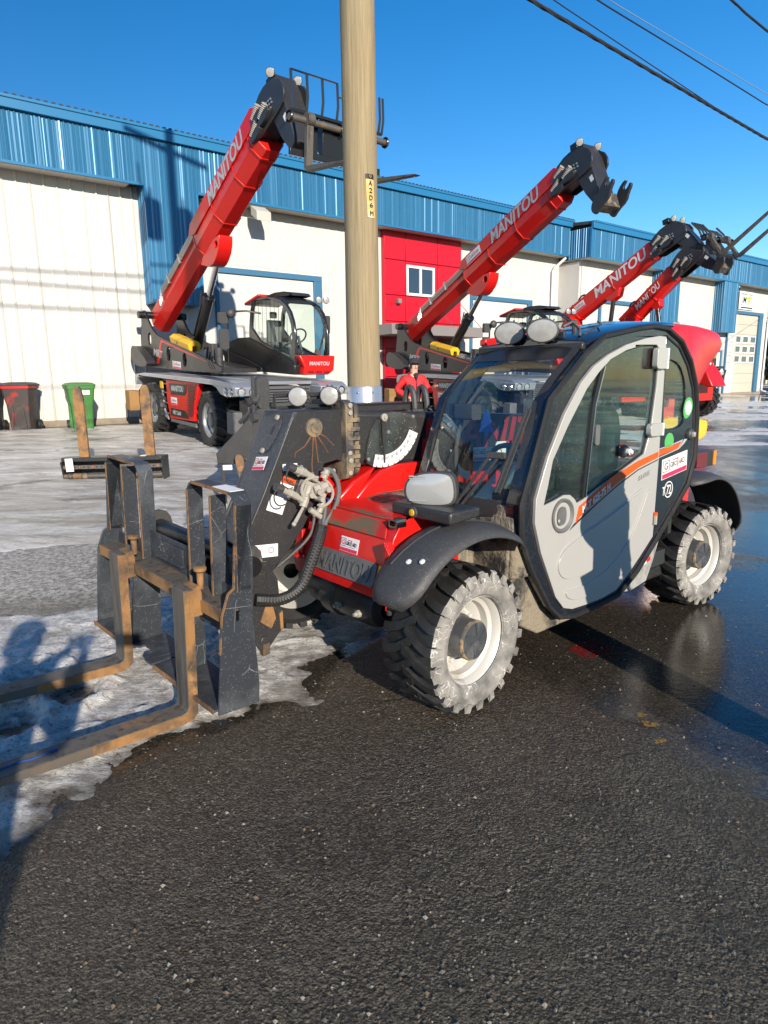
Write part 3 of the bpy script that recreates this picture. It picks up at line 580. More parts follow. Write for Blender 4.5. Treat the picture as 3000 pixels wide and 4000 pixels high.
# red clad entrance: panels with open joints, window, canopy
xs = (14.40, 15.31, 16.82, 18.00); zs = (.75, 1.75, 2.70, 3.62, 4.49, 5.64, 6.55)
for i in range(3):
    for j in range(6):
        x0, x1, z0, z1 = xs[i]+.012, xs[i+1]-.012, zs[j]+.012, zs[j+1]-.012
        if i == 1 and j == 4:
            hole = [(15.34, 4.50), (16.66, 4.50), (16.66, 5.52), (15.34, 5.52)]
            bpart('clad_panel', 'redclad', MB().prism([(x0, z0-.0), (x1, z0), (x1, z1), (x0, z1)], -.10, -.06, fy, [[(15.345, 4.515), (16.65, 4.515), (16.65, 5.515), (15.345, 5.515)]]), .004)
        elif not (i in (1, 2) and j < 3): bpart('clad_panel', 'redclad', MB().bb(x0, x1, -.10, -.06, z0, z1), .004)
bpart('clad_core', 'red_dark', MB().bb(14.37, 18.02, -.055, .05, .62, 6.57)); bpart('clad_return', 'redclad', MB().bb(14.36, 14.40, -.11, .03, .62, 6.57))
w = bpart('window', 'pvc', MB().prism([(15.34, 4.51), (16.655, 4.51), (16.655, 5.52), (15.34, 5.52)], -.13, -.07, fy, [[(15.43, 4.60), (15.94, 4.60), (15.94, 5.43), (15.43, 5.43)], [(16.04, 4.60), (16.56, 4.60), (16.56, 5.43), (16.04, 5.43)]]), .006)
for x0, x1 in ((15.43, 15.94), (16.04, 16.56)): MB().bb(x0, x1, -.095, -.088, 4.60, 5.43).build('pane', 'winglass', w)
MB().bb(15.43, 15.94, -.088, -.07, 5.30, 5.43).bb(16.04, 16.56, -.088, -.07, 5.30, 5.43).build('blind', 'pvc', w)
bpart('entrance_door', 'black_clean', MB().bb(15.6, 17.6, -.075, -.06, .75, 3.0)); bpart('entrance_wall', 'redclad', MB().bb(15.32, 18.0, -.1, -.056, 3.05, 3.6))
can = bpart('canopy', 'greyband', MB().bb(13.8, 18.05, -1.2, .03, 3.10, 3.44), .01)
for t in (16.6, 18.0): MB().tube([(t, -1.15, 3.44), (t, -.09, 4.35)], .012, 6).build('tie_rod', 'steel', can)
wl = bpart('wall_lamp', 'greyband', MB().bb(14.85, 15.0, -.28, -.1, 4.20, 4.36), .02)
fl = bpart('flood_lamp', 'soffit', MB().hexa([(9.3, -.85, 6.05), (9.75, -.85, 6.05), (9.75, -.5, 6.25), (9.3, -.5, 6.25), (9.3, -.85, 6.30), (9.75, -.85, 6.30), (9.75, -.5, 6.5), (9.3, -.5, 6.5)]), .01)
# second bay stands forward
Z2, Y2, F2 = 6.40, -1.05, -1.60
ribsheet('fascia_sheet', 'blue_clad', 23.78, 44.0, Z2, 7.50, F2, .105, .55, .020, bld)
ribsheet('fascia_return', 'blue_clad', F2, -.50, Z2, 7.52, 23.78, .105, .55, .020, bld, ax='y')
bpart('soffit_board', 'soffit', MB().bb(23.8, 44, F2+.02, Y2+.05, Z2-.03, Z2+.003).bb(23.8, 24, Y2, .0, Z2-.03, Z2))
bpart('corner_trim', 'blue_trim', MB().bb(23.74, 23.82, F2-.03, F2+.05, Z2-.04, 7.5).bb(23.8, 44, F2-.03, F2+.03, Z2-.05, Z2+.01))
ribsheet('wall_sheet', 'white_clad', Y2, .03, .7, Z2, 24.0, .20, .30, .022, bld, 1.1, ax='y')
ribsheet('wall_sheet', 'white_clad', 24.0, 35.3, .7, Z2, Y2+.02, .30, .16, .010, bld, 1.6)
ribsheet('wall_sheet', 'white_clad', 38.2, 41.8, 5.05, Z2, Y2+.02, .30, .16, .010, bld, 1.8)
for a_ in ((36.9, 38.25, .7, 5.05), (41.3, 41.8, .65, 5.05), (35.2, 36.9, 3.0, 6.4)): bpart('wall_end', 'white_flat', MB().bb(a_[0], a_[1], Y2, Y2+.06, a_[2], a_[3]))
for a in (29.40, 35.35):
    ribsheet('pilaster_sheet', 'blue_clad', a, a+1.5, 3.85, Z2, F2+.02, .12, .55, .020, bld, 1.5)
    ribsheet('pilaster_sheet', 'blue_clad', F2, Y2+.02, 3.85, Z2, a, .12, .55, .020, bld, ax='y')
    bpart('pilaster_sheet', 'blue_clad', MB().bb(a, a+1.5, F2+.03, Y2+.02, 3.83, 3.86).bb(a+1.49, a+1.51, F2+.02, Y2+.02, 3.85, Z2))
garage_door(25.4, 28.3, .62, 4.75, Y2-.02, 'door_cream', 8, 4, .25)
garage_door(37.1, 40.75, .66, 4.92, Y2-.03, 'door_cream', 8, 4, .42, winrows=(3, 4, 5), wz=.30, ww=.60)
md = bpart('side_door', 'pvc', MB().bb(35.45, 36.4, Y2-.06, Y2, .7, 2.85), .01)
MB().bb(36.4, 36.58, Y2-.09, Y2, .7, 2.95).bb(35.2, 36.4, Y2-.09, Y2, 2.85, 2.95).build('door_frame', 'frame_blue', md)
sgn = bpart('shop_sign', 'white', MB().bb(38.12, 39.9, Y2-.06, Y2-.02, 5.17, 6.11), .006)
lettering(sgn, 'DÉNEIGEMENT & TRANSPORT', 'ink', (39.0, Y2-.06, 5.98), (1, 0, 0), (0, 0, 1), 1.5, .11, .005)
lettering(sgn, 'JM', 'ink', (38.62, Y2-.06, 5.62), (1, 0, 0), (0, 0, 1), .62, .46, .01, .25); lettering(sgn, 'F', 'lime', (39.30, Y2-.06, 5.62), (1, 0, 0), (0, 0, 1), .5, .46, .03, .25)
plate(sgn, 'sign_stroke', 'lime', (39.15, Y2-.065, 5.80), (1, 0, .25), (-.25, 0, 1), .55, .09); plate(sgn, 'sign_stroke', 'ink', (39.0, Y2-.065, 5.27), (1, 0, 0), (0, 0, 1), 1.4, .07)
nb = bpart('number_board', 'black_clean', MB().bb(35.52, 35.98, Y2-.10, Y2-.06, 1.9, 2.76), .01); lettering(nb, '395', 'lime', (35.75, Y2-.10, 2.62), (1, 0, 0), (0, 0, 1), .40, .20, .02)
bpart('meter_box', 'pvc', MB().bb(35.75, 36.05, Y2-.20, Y2-.11, 1.75, 2.15), .015)
bpart('downspout', 'pvc', MB().tube([(23.65, -.5, 6.5), (23.45, -.14, 6.15), (23.35, -.10, 6.0), (23.35, -.10, .7)], .055, 10)); bpart('downspout', 'pvc', MB().tube([(41.95, F2+.1, 6.4), (41.9, Y2-.06, 6.1), (41.88, Y2-.06, .75), (41.95, Y2-.3, .66)], .055, 10))

# ------------------------------------------------------------------ utility pole with its hardware, and the cables strung along the street
PX, PY = -.155, 5.72
pole = empty('utility_pole', Matrix.Translation((PX, PY, hz(PX, PY)-.02)), 'tall weathered wooden utility pole with a metal sleeve and a yellow number strip', 'utility pole')
rings = []
for i in range(40):
    z = i*13.2/39; r = .145-.0026*z; rings.append([(math.cos(2*math.pi*j/28)*r*(1+.02*math.sin(3*j+z*2)), math.sin(2*math.pi*j/28)*r*(1+.02*math.sin(2*j-z)), z) for j in range(28)])
MB().loft(rings).build('pole', 'pole_wood', pole)
sl_ = MB().lathe([(.150, .0), (.153, .01), (.153, 1.52), (.148, 1.53)], axis=(0, 0, 1), n=32).build('metal_sleeve', 'galv', pole)
for a in (200, 250, 300, 340): MB().sphere((.154*math.cos(R_(a)), .154*math.sin(R_(a)), 1.48), .009, 8, 5).build('nail', 'steel', pole)
tg = MB(); n = 6
for i in range(n): 
    pass
def onpole(ang, z, lift=.004): r = .145-.0026*z+lift; return Vector((r*math.cos(R_(ang)), r*math.sin(R_(ang)), z))
zq = lambda z: 1.632+(3.34+(z-3.34)*.56-1.632)*.80+.02
ring = lambda z, a0, a1: [onpole(a0+(a1-a0)*i/6+ (z-3.2)*-7, zq(z)) for i in range(7)]
b = MB(); zs_ = [2.98+i*.1 for i in range(8)]; 
b.loft([ring(z, 292, 322) for z in zs_], caps=False, closed=False); strip = b.build('number_strip', 'tape_yellow', pole)
b = MB().loft([[onpole(292+30*i/6+(z-3.2)*-7, zq(z), .007) for i in range(7)] for z in (3.62, 3.70)], caps=False, closed=False); b.build('strip_head', 'ink', strip)
for ch, z in (('A', 3.55), ('2', 3.43), ('D', 3.31), ('6', 3.19), ('M', 3.05)):
    a = 307+(z-3.2)*-7; p = onpole(a, zq(z), .008); lettering(strip, ch, 'ink', p, (-math.sin(R_(a)), math.cos(R_(a)), 0), (0, 0, 1), .030, .036)
a = 307-3.2; lettering(strip, 'Q', 'tape_yellow', onpole(a, zq(3.66), .010), (-math.sin(R_(a)), math.cos(R_(a)), 0), (0, 0, 1), .020, .022)
for dx, dy, z, r in ((-.50, -.30, 10.5, .26), (.42, -.36, 10.6, .24)):
    tf = MB().lathe([(.02, -.42), (r, -.42), (r, .40), (r*.92, .45), (.02, .47)], (dx, dy, z), (0, 0, 1), 20).build('transformer', 'galv', pole)
    MB().cyl((dx, dy, z+.45), (dx, dy, z+.75), .05, .03, 8).build('bushing', 'plastic_grey', tf)
MB().beam((-1.1, -.16, 12.3), (1.1, -.16, 12.3), .10, .12).build('cross_arm', 'bark', pole)
MB().tube([(-.5, -.3, 10.9), (-.75, -.3, 11.3), (-.8, -.2, 11.7)], .03, 6).build('bracket', 'steel', pole)
def cable(name, pts, r, m, label, n=24, sag=.0, twist=False):
    P = []
    for i in range(len(pts)-1):
        for k in range(n): 
            f = k/n; p = Vector(pts[i]).lerp(Vector(pts[i+1]), f); p.z -= sag*4*f*(1-f); P.append(p)
    P.append(Vector(pts[-1])); b = MB().tube(P, r, 7)
    if twist:
        for q in (0, 2.09, 4.19): b.tube([p+Vector((0, math.cos(q+i*.9)*r*.75, math.sin(q+i*.9)*r*.75)) for i, p in enumerate(P)], r*.55, 5)
    return tag(b.build(name, m), label, 'cable')
def pp(t, z, off=0): p = Vector((PX, PY, 0))+WD*t*.8+NW*off; return (p.x, p.y, 1.632+(z-1.632)*.8)
cable('overhead_cable', [pp(-30, 6.6), pp(0, 6.12), pp(2.76, 5.97), pp(6.41, 5.83), pp(8.92, 5.74), pp(34, 6.8)], .017, 'cable', 'thick twisted black cable, lowest of the lines crossing the sky', twist=True)
cable('overhead_cable', [pp(-30, 6.9), pp(0, 6.35), pp(3.16, 6.09), pp(6.41, 5.87), pp(7.4, 5.80)], .0056, 'cable', 'thin dark wire running down onto the thick twisted black cable')
cable('overhead_cable', [pp(-30, 7.0), pp(0, 6.5), pp(4.06, 6.36), pp(5.88, 6.33), pp(8.79, 6.26), pp(34, 7.2)], .008, 'cable', 'dark single wire above the thick twisted cable in the open sky')
cable('overhead_cable', [pp(-30, 7.1), pp(0, 6.6), pp(4.3, 6.44), pp(8.76, 6.42), pp(34, 7.3)], .0048, 'cable_light', 'faint pale wire just above the dark single wire in the sky')
cable('overhead_cable', [pp(-30, 8.2), pp(0, 7.8), pp(7.5, 7.40), pp(7.8, 7.37), pp(8.6, 7.34), pp(34, 8)], .0135, 'cable', 'short piece of black cable cutting the top right corner of the sky', twist=True)
for zc, sg, lb in ((9.5, .55, 'high cable leaving the pole to the left, its shadow the steepest on the white wall'), (9.05, .12, 'middle cable leaving the pole to the left above the frame'), (8.55, .25, 'lower cable leaving the pole to the left above the frame')):
    a_ = Vector((PX, PY, zc)); b_ = a_-WD*26+Vector((0, 0, .5+sg)); cable('overhead_cable', [tuple(a_), tuple(b_)], .030, 'cable', lb, n=40, sag=sg)
cable('overhead_cable', [(20.0, 25.6, 5.9), (29, 34.0, 9.6), (60, 60, 14)], .012, 'cable', 'thin wire rising behind the fork tips at the right edge')

# ------------------------------------------------------------------ woods: one behind the photographer (seen in glass), one past the far end of the building
def wood(name, spots, label):
    b = MB()
    for (x, y, h) in spots:
        z0 = hz(x, y); b.mat(1); b.cyl((x, y, z0), (x, y, z0+h*.5), .16, .08, 6); b.mat(0)
        for k in range(90):
            zz = random.random()**.7; rad = (1-zz)*h*.26+.25; a = random.uniform(0, 6.28); rr_ = rad*math.sqrt(random.random()); c = Vector((x+rr_*math.cos(a), y+rr_*math.sin(a), z0+h*(.12+.88*zz))); s_ = h*.07
            u = Vector((random.gauss(0, 1), random.gauss(0, 1), random.gauss(0, .6))).normalized()*s_; w_ = Vector((random.gauss(0, 1), random.gauss(0, 1), random.gauss(0, .6))).normalized()*s_
            b.add([c-u-w_, c+u-w_, c+u+w_, c-u+w_], [(0, 1, 2, 3)])
    o = b.build(name, ['foliage', 'bark']); o['kind'] = 'stuff'; return o
wood('woods', [(random.uniform(-75, 75), random.uniform(-95, -62), random.uniform(6, 11)) for _ in range(90)], '')
wood('woods', [(WD.x*t+NW.x*s+.0, WD.y*t+NW.y*s, random.uniform(4, 7)) for t, s in [(random.uniform(62, 95), random.uniform(8, 34)) for _ in range(40)]], '')

# ------------------------------------------------------------------ wheels
def make_wheel(parent, loc, R, W, rr, lugs, side=-1, rimmat='rim', hubmat='hub', dirty=True, steer=0.0, nuts=8, hub_r=.098, hub_out=.002, label=None):
    """axle along local y; side=-1: outer face looks towards -y. Rim is the part, tyre / hub / nuts / valve its sub-parts."""
    M = Matrix.Translation(loc) @ Matrix.Rotation(steer, 4, 'Z')
    s = side; ax = (0, s, 0)
    # rim: h = 0 is the outer rim plane, negative h goes inwards
    w2 = W*.92
    prof = [(rr*1.07, .012), (rr*1.10, -.004), (rr*1.03, -.016), (rr*.99, -.05), (rr*.90, -.062), (rr*.88, -.10), (rr*.72, -.125), (rr*.70, -.135), (.05, -.135)]
    rim = MB().lathe([p for p in prof], (0, 0, 0), ax, 40).lathe([(rr*.88, -.10), (rr*.97, -w2+.05), (rr*1.06, -w2)], (0, 0, 0), ax, 40).build('wheel', rimmat, parent, angle=40, label=label)
    rim.matrix_local = M
    t = MB(); sh = R-.022-.02*(R > .5); b0, b1 = .022, -W+.03
    prof = [(rr*1.06, .002), (rr*1.14, .022), ((rr+R)/2, .040), (sh-.030, .036), (sh-.004, .014), (sh, -.02), (sh, b1+.03), (sh-.02, b1-.01), ((rr+R)/2, b1-.03), (rr*1.08, b1+.03)]
    t.lathe(prof, (0, 0, 0), ax, 48, mats=[1, 1, 1, 1, 0, 0, 0, 0, 0]); t.mat(0)
    hw = W/2; cm = (b0+b1)/2+.0
    for k in range(lugs):
        for half in (0, 1):
            a0 = 2*math.pi*(k+.5*half)/lugs; e = (.036 if half == 0 else b1-.030); c = cm+(-.025 if half == 0 else .025)
            sw = 2*math.pi/lugs*.78*(1 if half == 0 else 1); th_ = 2*math.pi/lugs*.42
            def P(h, a, r): return (r*math.sin(a), s*h, r*math.cos(a))
            mid = e*.45+c*.55
            top = [(e, a0, R-.016), (e*.82+c*.18, a0, R), (mid, a0+sw*.30, R), (c, a0+sw, R+.002)]
            v0 = []; 
            for (h, a, r) in top: v0 += [P(h, a-th_*.5, r), P(h, a+th_*.5, r)]
            v1 = []
            for (h, a, r) in top: v1 += [P(h*(1 if h != e else .92), a-th_*.62, sh-.02), P(h*(1 if h != e else .92), a+th_*.62, sh-.02)]
            fs = []
            for i in range(3): fs += [(2*i, 2*i+1, 2*i+3, 2*i+2), (2*i, 2*i+2, 2*i+10, 2*i+8), (2*i+1, 2*i+9, 2*i+11, 2*i+3)]
            fs += [(0, 8, 9, 1), (6, 7, 15, 14)]; o_ = len(t.v); t.add(v0+v1, fs)
            if half == 0 and dirty: t.mi[-2] = 1
            # shoulder block running down the side wall
            if half == 0:
                q = [P(.038, a0-th_*.5, R-.016), P(.038, a0+th_*.5, R-.016), P(.047, a0+th_*.42, R-.060), P(.047, a0-th_*.42, R-.060), P(.01, a0-th_*.5, R-.004), P(.01, a0+th_*.5, R-.004), P(.02, a0+th_*.42, R-.068), P(.02, a0-th_*.42, R-.068)]
                t.mat(1 if dirty else 0); t.hexa(q); t.mat(0)
    t.build('tyre', ['rubber', 'tyre_side' if dirty else 'rubber'], rim, angle=30)
    h = MB().lathe([(hub_r*1.12, -.135), (hub_r*1.10, -.10), (hub_r, -.09), (hub_r, hub_out-.012), (hub_r*.94, hub_out), (hub_r*.2, hub_out+.004), (.001, hub_out+.004)], (0, 0, 0), ax, 32)
    for k in range(6): h.beam((hub_r*.25*math.cos(k*1.047), s*(hub_out+.004), hub_r*.25*math.sin(k*1.047)), (hub_r*.85*math.cos(k*1.047+.5), s*(hub_out+.004), hub_r*.85*math.sin(k*1.047+.5)), .008, .006, (0, 1, 0))
    hb__ = h.build('hub', hubmat, rim, angle=35)
    if dirty: MB().lathe([(hub_r*1.005, hub_out-.016), (hub_r*1.012, hub_out-.010), (hub_r*.96, hub_out+.001), (hub_r*.93, hub_out+.0012)], (0, 0, 0), ax, 32).build('hub_rim', 'hub_rust', hb__)
    me = None
    for k in range(nuts):
        a = 2*math.pi*(k+.3)/nuts; r = (hub_r*1.12+rr*.72)/2
        if me is None: me = MB().lathe([(.020, 0), (.020, .006), (.013, .007), (.012, .026), (.001, .028)], (0, 0, 0), ax, 8).mesh('wheel_nut', rimmat)
        o = bpy.data.objects.new('wheel_nut', me); COL.objects.link(o); o.parent = rim; o.location = (r*math.sin(a), s*-.137, r*math.cos(a))
    MB().beam((rr*.74, s*-.11, -.05), (rr*.60, s*-.08, -.05), .05, .03, (0, 1, 0)).cyl((rr*.63, s*-.09, -.05), (rr*.63, s*-.045, -.05), .014, .010, 8).build('valve', 'rim', rim)
    return rim
def round_lamp(parent, c, d, r, body='plastic', lens='lens', name='work_lamp', depth=.07, ry=1.0):
    d = Vector(d).normalized(); u = Vector((0, 0, 1)); u = (u-d*u.dot(d)).normalized(); w = d.cross(u); c = Vector(c)
    def ring(rad, h, n=24): return [c+d*h+(w*math.cos(2*math.pi*j/n)*rad*ry+u*math.sin(2*math.pi*j/n)*rad) for j in range(n)]
    o = MB().loft([ring(r*.55, -depth), ring(r*.95, -depth*.55), ring(r*1.06, -.01), ring(r*1.06, .008), ring(r*.97, .012)]).build(name, body, parent)
    fins = MB()
    for k in range(14):
        a = 2*math.pi*k/14; q = c+(w*math.cos(a)*ry+u*math.sin(a))*r*.98; fins.beam(q-d*.012, q-d*depth*.6, .006, .022, (w*math.cos(a)+u*math.sin(a)))
    f = fins.build('cooling_fin', body, o); f['kind'] = 'stuff'
    MB().loft([ring(r*.95, .004), ring(r*.94, .014), ring(r*.6, .019), ring(r*.02, .021)]).build('lens', lens, o)
    return o

# ------------------------------------------------------------------ the compact telehandler in front.  local x = rearwards, y = across (0 = near wheel face), z up
ALPHA = R_(39.2); TA = Vector((math.cos(ALPHA), math.sin(ALPHA), 0)); TB = Vector((-math.sin(ALPHA), math.cos(ALPHA), 0)); T0 = Vector((.423, 2.93, 0))
TM = frame(T0, TA, TB, (0, 0, 1))
tel = empty('compact_telehandler', TM, 'small telehandler nearest the camera with a pale grey door, muddy red bonnet and rusty forks', 'telehandler')
NRM, FWD, UPV = (0, -1, 0), (-1, 0, 0), (0, 0, 1)
make_wheel(tel, (0, 0, .412), .356, .285, .203, 22, -1, steer=R_(5))
make_wheel(tel, (2.3, 0, .412), .356, .285, .203, 22, -1, steer=R_(-6))
make_wheel(tel, (0, 1.70, .420), .356, .285, .203, 22, 1, steer=R_(-22))
make_wheel(tel, (2.3, 1.70, .412), .356, .285, .203, 22, 1)
# chassis
MB().bb(.15, 2.75, .40, 1.35, .36, .62).bb(.5, 2.6, .12, .5, .30, .38).build('chassis', 'black', tel, .02)
MB().prism([(.30, .42), (.60, .26), (1.1, .27), (1.25, .33), (.86, .34), (.70, .42), (.50, .70), (.45, 1.00), (.36, 1.00), (.34, .8)], .09, .40, fy).build('step_panel', 'mudpanel', tel, .01)
MB().hexa([(.10, .36, .55), (.42, .30, .40), (.50, .30, .95), (.12, .36, .98), (.10, .9, .55), (.42, .9, .40), (.50, .9, 1.0), (.12, .9, 1.0)]).build('inner_panel', 'mudpanel', tel, .01)
MB().cyl((0, .30, .42), (0, 1.45, .42), .075, n=14).build('axle', 'black', tel)
g = MB().lathe([(.05, .0), (.10, .02), (.115, .06), (.115, .34), (.13, .36), (.13, .46), (.10, .50), (.10, .62)], (-.10, .52, .45), (0, 1, 0), 20).build('axle_housing', 'black', tel)
for y in (.62, .80): MB().lathe([(.02, 0), (.02, .02), (.012, .021), (.011, .04), (0.001, .041)], (-.215, y, .45-.02), (-1, 0, 0), 8).build('drain_plug', 'beige', g)
# bonnet between the front wheels (front face at x=-.25)
def bz(y0, y1, pts): return [[(x, y0, z), (x, y1, z)] for x, z in pts]
bn = MB().loft([[(x, y0, z), (x, y1, z)][::1] for x, z, y0, y1 in ((.25, .95, .44, 1.02), (-.06, .955, .42, 1.03), (-.14, .93, .40, 1.06), (-.19, .86, .385, 1.08), (-.215, .76, .375, 1.10), (-.265, .60, .37, 1.12), (-.262, .575, .37, 1.12))], caps=False, closed=False)
bn.prism([(.25, .95), (-.06, .955), (-.14, .93), (-.19, .86), (-.215, .76), (-.265, .60), (-.12, .55), (.25, .62)], .395, .385, fy).prism([(.25, .95), (-.06, .955), (-.14, .93), (-.19, .86), (-.215, .76), (-.265, .60), (-.12, .55), (.25, .62)], 1.09, 1.10, fy)
bonnet = bn.build('bonnet', 'red', tel, .006); bonnet.location = (-.07, -.10, .035)
MB().hexa([(-.135, .47, .928), (-.135, .95, .928), (.20, .98, .950), (.20, .46, .950), (-.142, .47, .940), (-.142, .95, .940), (.20, .98, .962), (.20, .46, .962)]).build('top_cover', 'red_mud', bonnet, .004)
MB().hexa([(-.195, .43, .855), (-.195, 1.0, .855), (-.146, .97, .922), (-.146, .47, .922), (-.203, .43, .861), (-.203, 1.0, .861), (-.154, .97, .929), (-.154, .47, .929)]).build('cover_edge', 'red_mud', bonnet, .003)
SLP = Vector((.30, 0, 1)).normalized(); SLN = Vector((-1, 0, .30)).normalized(); SC0 = Vector((-.240, .705, .678))
gp = MB().prism(rrect(-.25, .25, -.060, .060, .02), -.004, .010, lambda u, v, h: tuple(SC0+Vector((0, u, 0))+SLP*v+SLN*h)).build('badge_plate', 'plastic_grey', bonnet, .004)
lettering(gp, 'MANITOU', 'plastic_grey', SC0+SLN*.010, (0, -1, 0), SLP, .44, .088, .022, .1, 1, .006)
for y in (.43, .985): plate(bonnet, 'warning_sticker', 'yellow', SC0+Vector((0, y-.705, 0))+SLP*.022+SLN*.001, (0, -1, 0), SLP, .036, .062)
for y in (.43, .985): MB().lathe([(.010, 0), (.012, .003), (.001, .004)], SC0+Vector((0, y-.705, 0))+SLP*.022+SLN*.002, SLN, 8).build('hook_mark', 'ink', bonnet)
dealer_sticker(bonnet, (-.2105, .705, .780), (0, -1, 0), (.25, 0, 1), .15, .075)
MB().prism([(.34, .80), (.365, .58), (.38, .52), (.385, .86)], -.25, -.20, fx).build('bumper_wing', 'red_dirty', bonnet, .004)
MB().prism([(1.09, .80), (1.10, .56), (1.17, .56), (1.19, .66), (1.13, .80)], -.25, -.20, fx, [circ(1.135, .665, .018, 10, .03)]).build('bumper_wing', 'red_dirty', bonnet, .004)
def tow(y, z):
    t = MB().lathe([(.012, 0), (.055, .0), (.055, .018), (.012, .018)], (-.30, y, z), (0, 0, 1), 18).bb(-.30, -.2, y-.05, y+.05, z-.002, z+.012).build('tow_hitch', 'red_dirty', tel, .002)
    MB().cyl((-.30, y, z-.06), (-.30, y, z+.06), .014, n=10).build('hitch_pin', 'black', t); MB().prism(circ(0, 0, .022, 10), -.30-.008, -.30+.008, lambda u, v, h: (h, y+u, z+.075+v), [circ(0, 0, .010, 8)]).build('pin_ring', 'steel', t)
tow(.27, .60); tow(1.03, .68)
MB().tube([(.02, .42, .965), (.02, .42, 1.0)], .020, 8).cyl((.02, .42, .99), (.02, .42, 1.015), .03, n=10).bb(-.02, .06, .40, .44, .955, .97).build('filler_cap', 'plastic_grey', bonnet)
plate(bonnet, 'info_sticker', 'bluep', (-.02, .43, .958), (0, -1, 0), (1, 0, .02), .05, .09)
MB().prism(rrect(-.03, .03, -.02, .02, .006, 2), -.06, .0, lambda u, v, h: (-.12+h, .40+u, .935+v), [rrect(-.022, .022, -.013, .013, .004, 2)]).build('bonnet_latch', 'chrome', bonnet)
# fairings under the boom
fa = MB().loft([[(-.02, .93, .965), (.02, .93, 1.05), (.10, .93, 1.10), (.29, .93, 1.13)], [(.02, .62, .965), (.06, .62, 1.04), (.14, .62, 1.12), (.33, .62, 1.14)]], caps=False, closed=False)
MB().prism([(-.02, .94), (-.04, .98), (.05, 1.06), (.16, 1.125), (.30, 1.15), (.75, 1.15), (.75, .85), (.27, .88)], .88, .94, fy).build('boom_fairing', 'red', tel, .012)
MB().prism([(-.08, .95), (-.13, 1.00), (-.03, 1.08), (.10, 1.135), (.14, 1.15), (.06, 1.06), (-.03, .96)], .90, 1.02, fy).build('boom_fairing', 'red', tel, .012)
MB().prism([(-.17, .96), (-.26, 1.06), (-.28, 1.17), (-.10, 1.13), (.02, 1.09), (-.05, .99)], 1.08, 1.70, fy).build('engine_cowl', 'red', tel, .015)
MB().prism([(.0, .62), (-.05, 1.05), (.25, 1.12), (2.3, 1.12), (2.5, .9), (2.5, .6)], 1.32, 1.72, fy).build('engine_cover', 'red', tel, .03)
# boom: inner black beam, red outer with big letters, muddy end flange
BY0, BY1 = .955, 1.255
def bx(x): return 1.47-.055*x
boom = MB().hexa([(-.02, BY0, 1.16), (2.2, BY0, 1.04), (2.2, BY1, 1.04), (-.02, BY1, 1.16), (-.02, BY0, bx(-.02)), (2.2, BY0, bx(2.2)), (2.2, BY1, bx(2.2)), (-.02, BY1, bx(-.02))]).build('boom', 'black', tel, .03)
MB().hexa([(.54, BY0-.012, 1.14), (2.25, BY0-.012, 1.035), (2.25, BY0-.0, 1.035), (.54, BY0, 1.14), (.60, BY0-.012, 1.435), (2.25, BY0-.012, 1.34), (2.25, BY0, 1.34), (.60, BY0, 1.435)]).build('boom_side', 'black', boom, .004)
lettering(boom, 'MANITOU', 'letter_red', (1.35, BY0-.014, 1.27), (1, 0, -.055), (0, 0, 1), 1.50, .22, .022, .22)
plate(boom, 'reflector', 'ink_red', (.585, BY0-.014, 1.35), (1, 0, -.05), (.12, 0, 1), .045, .10); plate(boom, 'reflector', 'ink_red', (.545, BY0-.014, 1.22), (1, 0, -.05), (.12, 0, 1), .04, .12)
fl_ = MB().prism(rrect(.90, 1.31, 1.09, 1.53, .05), -.07, -.02, fx).prism(rrect(.915, 1.295, 1.105, 1.515, .045), .0, .03, fx).build('boom_flange', 'mudmetal', boom, .008)
for y, z in ((.90, 1.50), (.90, 1.46), (.91, 1.13), (.905, 1.20), (.91, 1.24)): MB().lathe([(.014, 0), (.014, .012), (.001, .014)], (-.045, y, z), (0, -1, 0), 7).build('bolt', 'beige', fl_)
for z in (1.17, 1.22, 1.27, 1.32, 1.37, 1.42): MB().bb(-.062, .022, .895, .915, z-.012, z+.012).build('flange_rib', 'mudmetal', fl_, .003)
MB().bb(.05, .60, 1.0, 1.2, 1.485, 1.50).bb(.05, .60, 1.0, 1.012, 1.455, 1.50).build('top_rail', 'black', boom, .003)
for x in (.50, .60): MB().tube([(x, 1.02+.075*math.cos(t)*.6, 1.46+.13*math.sin(t)) for t in [math.pi*i/10 for i in range(11)]], .018, 8).build('lifting_eye', 'plastic', boom)
# angle indicator
ind = MB().prism(smooth([(.15, 1.46), (.44, 1.44), (.46, 1.37), (.44, 1.30), (.34, 1.19), (.24, 1.145), (.12, 1.145), (.06, 1.19)], 2), BY0-.045, BY0-.037, fy).build('angle_indicator', 'clear_plate', boom)
px_, pz_ = .197, 1.425
sc_ = MB().prism(arc(px_, pz_, .285, -106, -22, 14)+arc(px_, pz_, .215, -22, -106, 14), BY0-.049, BY0-.046, fy).build('angle_scale', 'paper', ind)
for k, s in enumerate(('-10°', '0°', '10°', '20°', '30°', '40°', '50°', '60°', '70°')):
    a = R_(-101+k*8.9); lettering(sc_, s, 'ink_grey', (px_+.235*math.cos(a), BY0-.050, pz_+.235*math.sin(a)), (-math.sin(a), 0, math.cos(a)), (-math.cos(a), 0, -math.sin(a)), .026, .020)
    q = [(px_+.284*math.cos(a-.013), pz_+.284*math.sin(a-.013)), (px_+.284*math.cos(a+.013), pz_+.284*math.sin(a+.013)), (px_+.268*math.cos(a), pz_+.268*math.sin(a))]
    MB().prism(q, BY0-.052, BY0-.050, fy).build('scale_mark', 'ink', sc_)
MB().prism([(px_-.018, pz_), (px_+.018, pz_), (px_+.006, 1.165), (px_-.002, 1.165)], BY0-.056, BY0-.050, fy).build('pointer', 'black', ind)
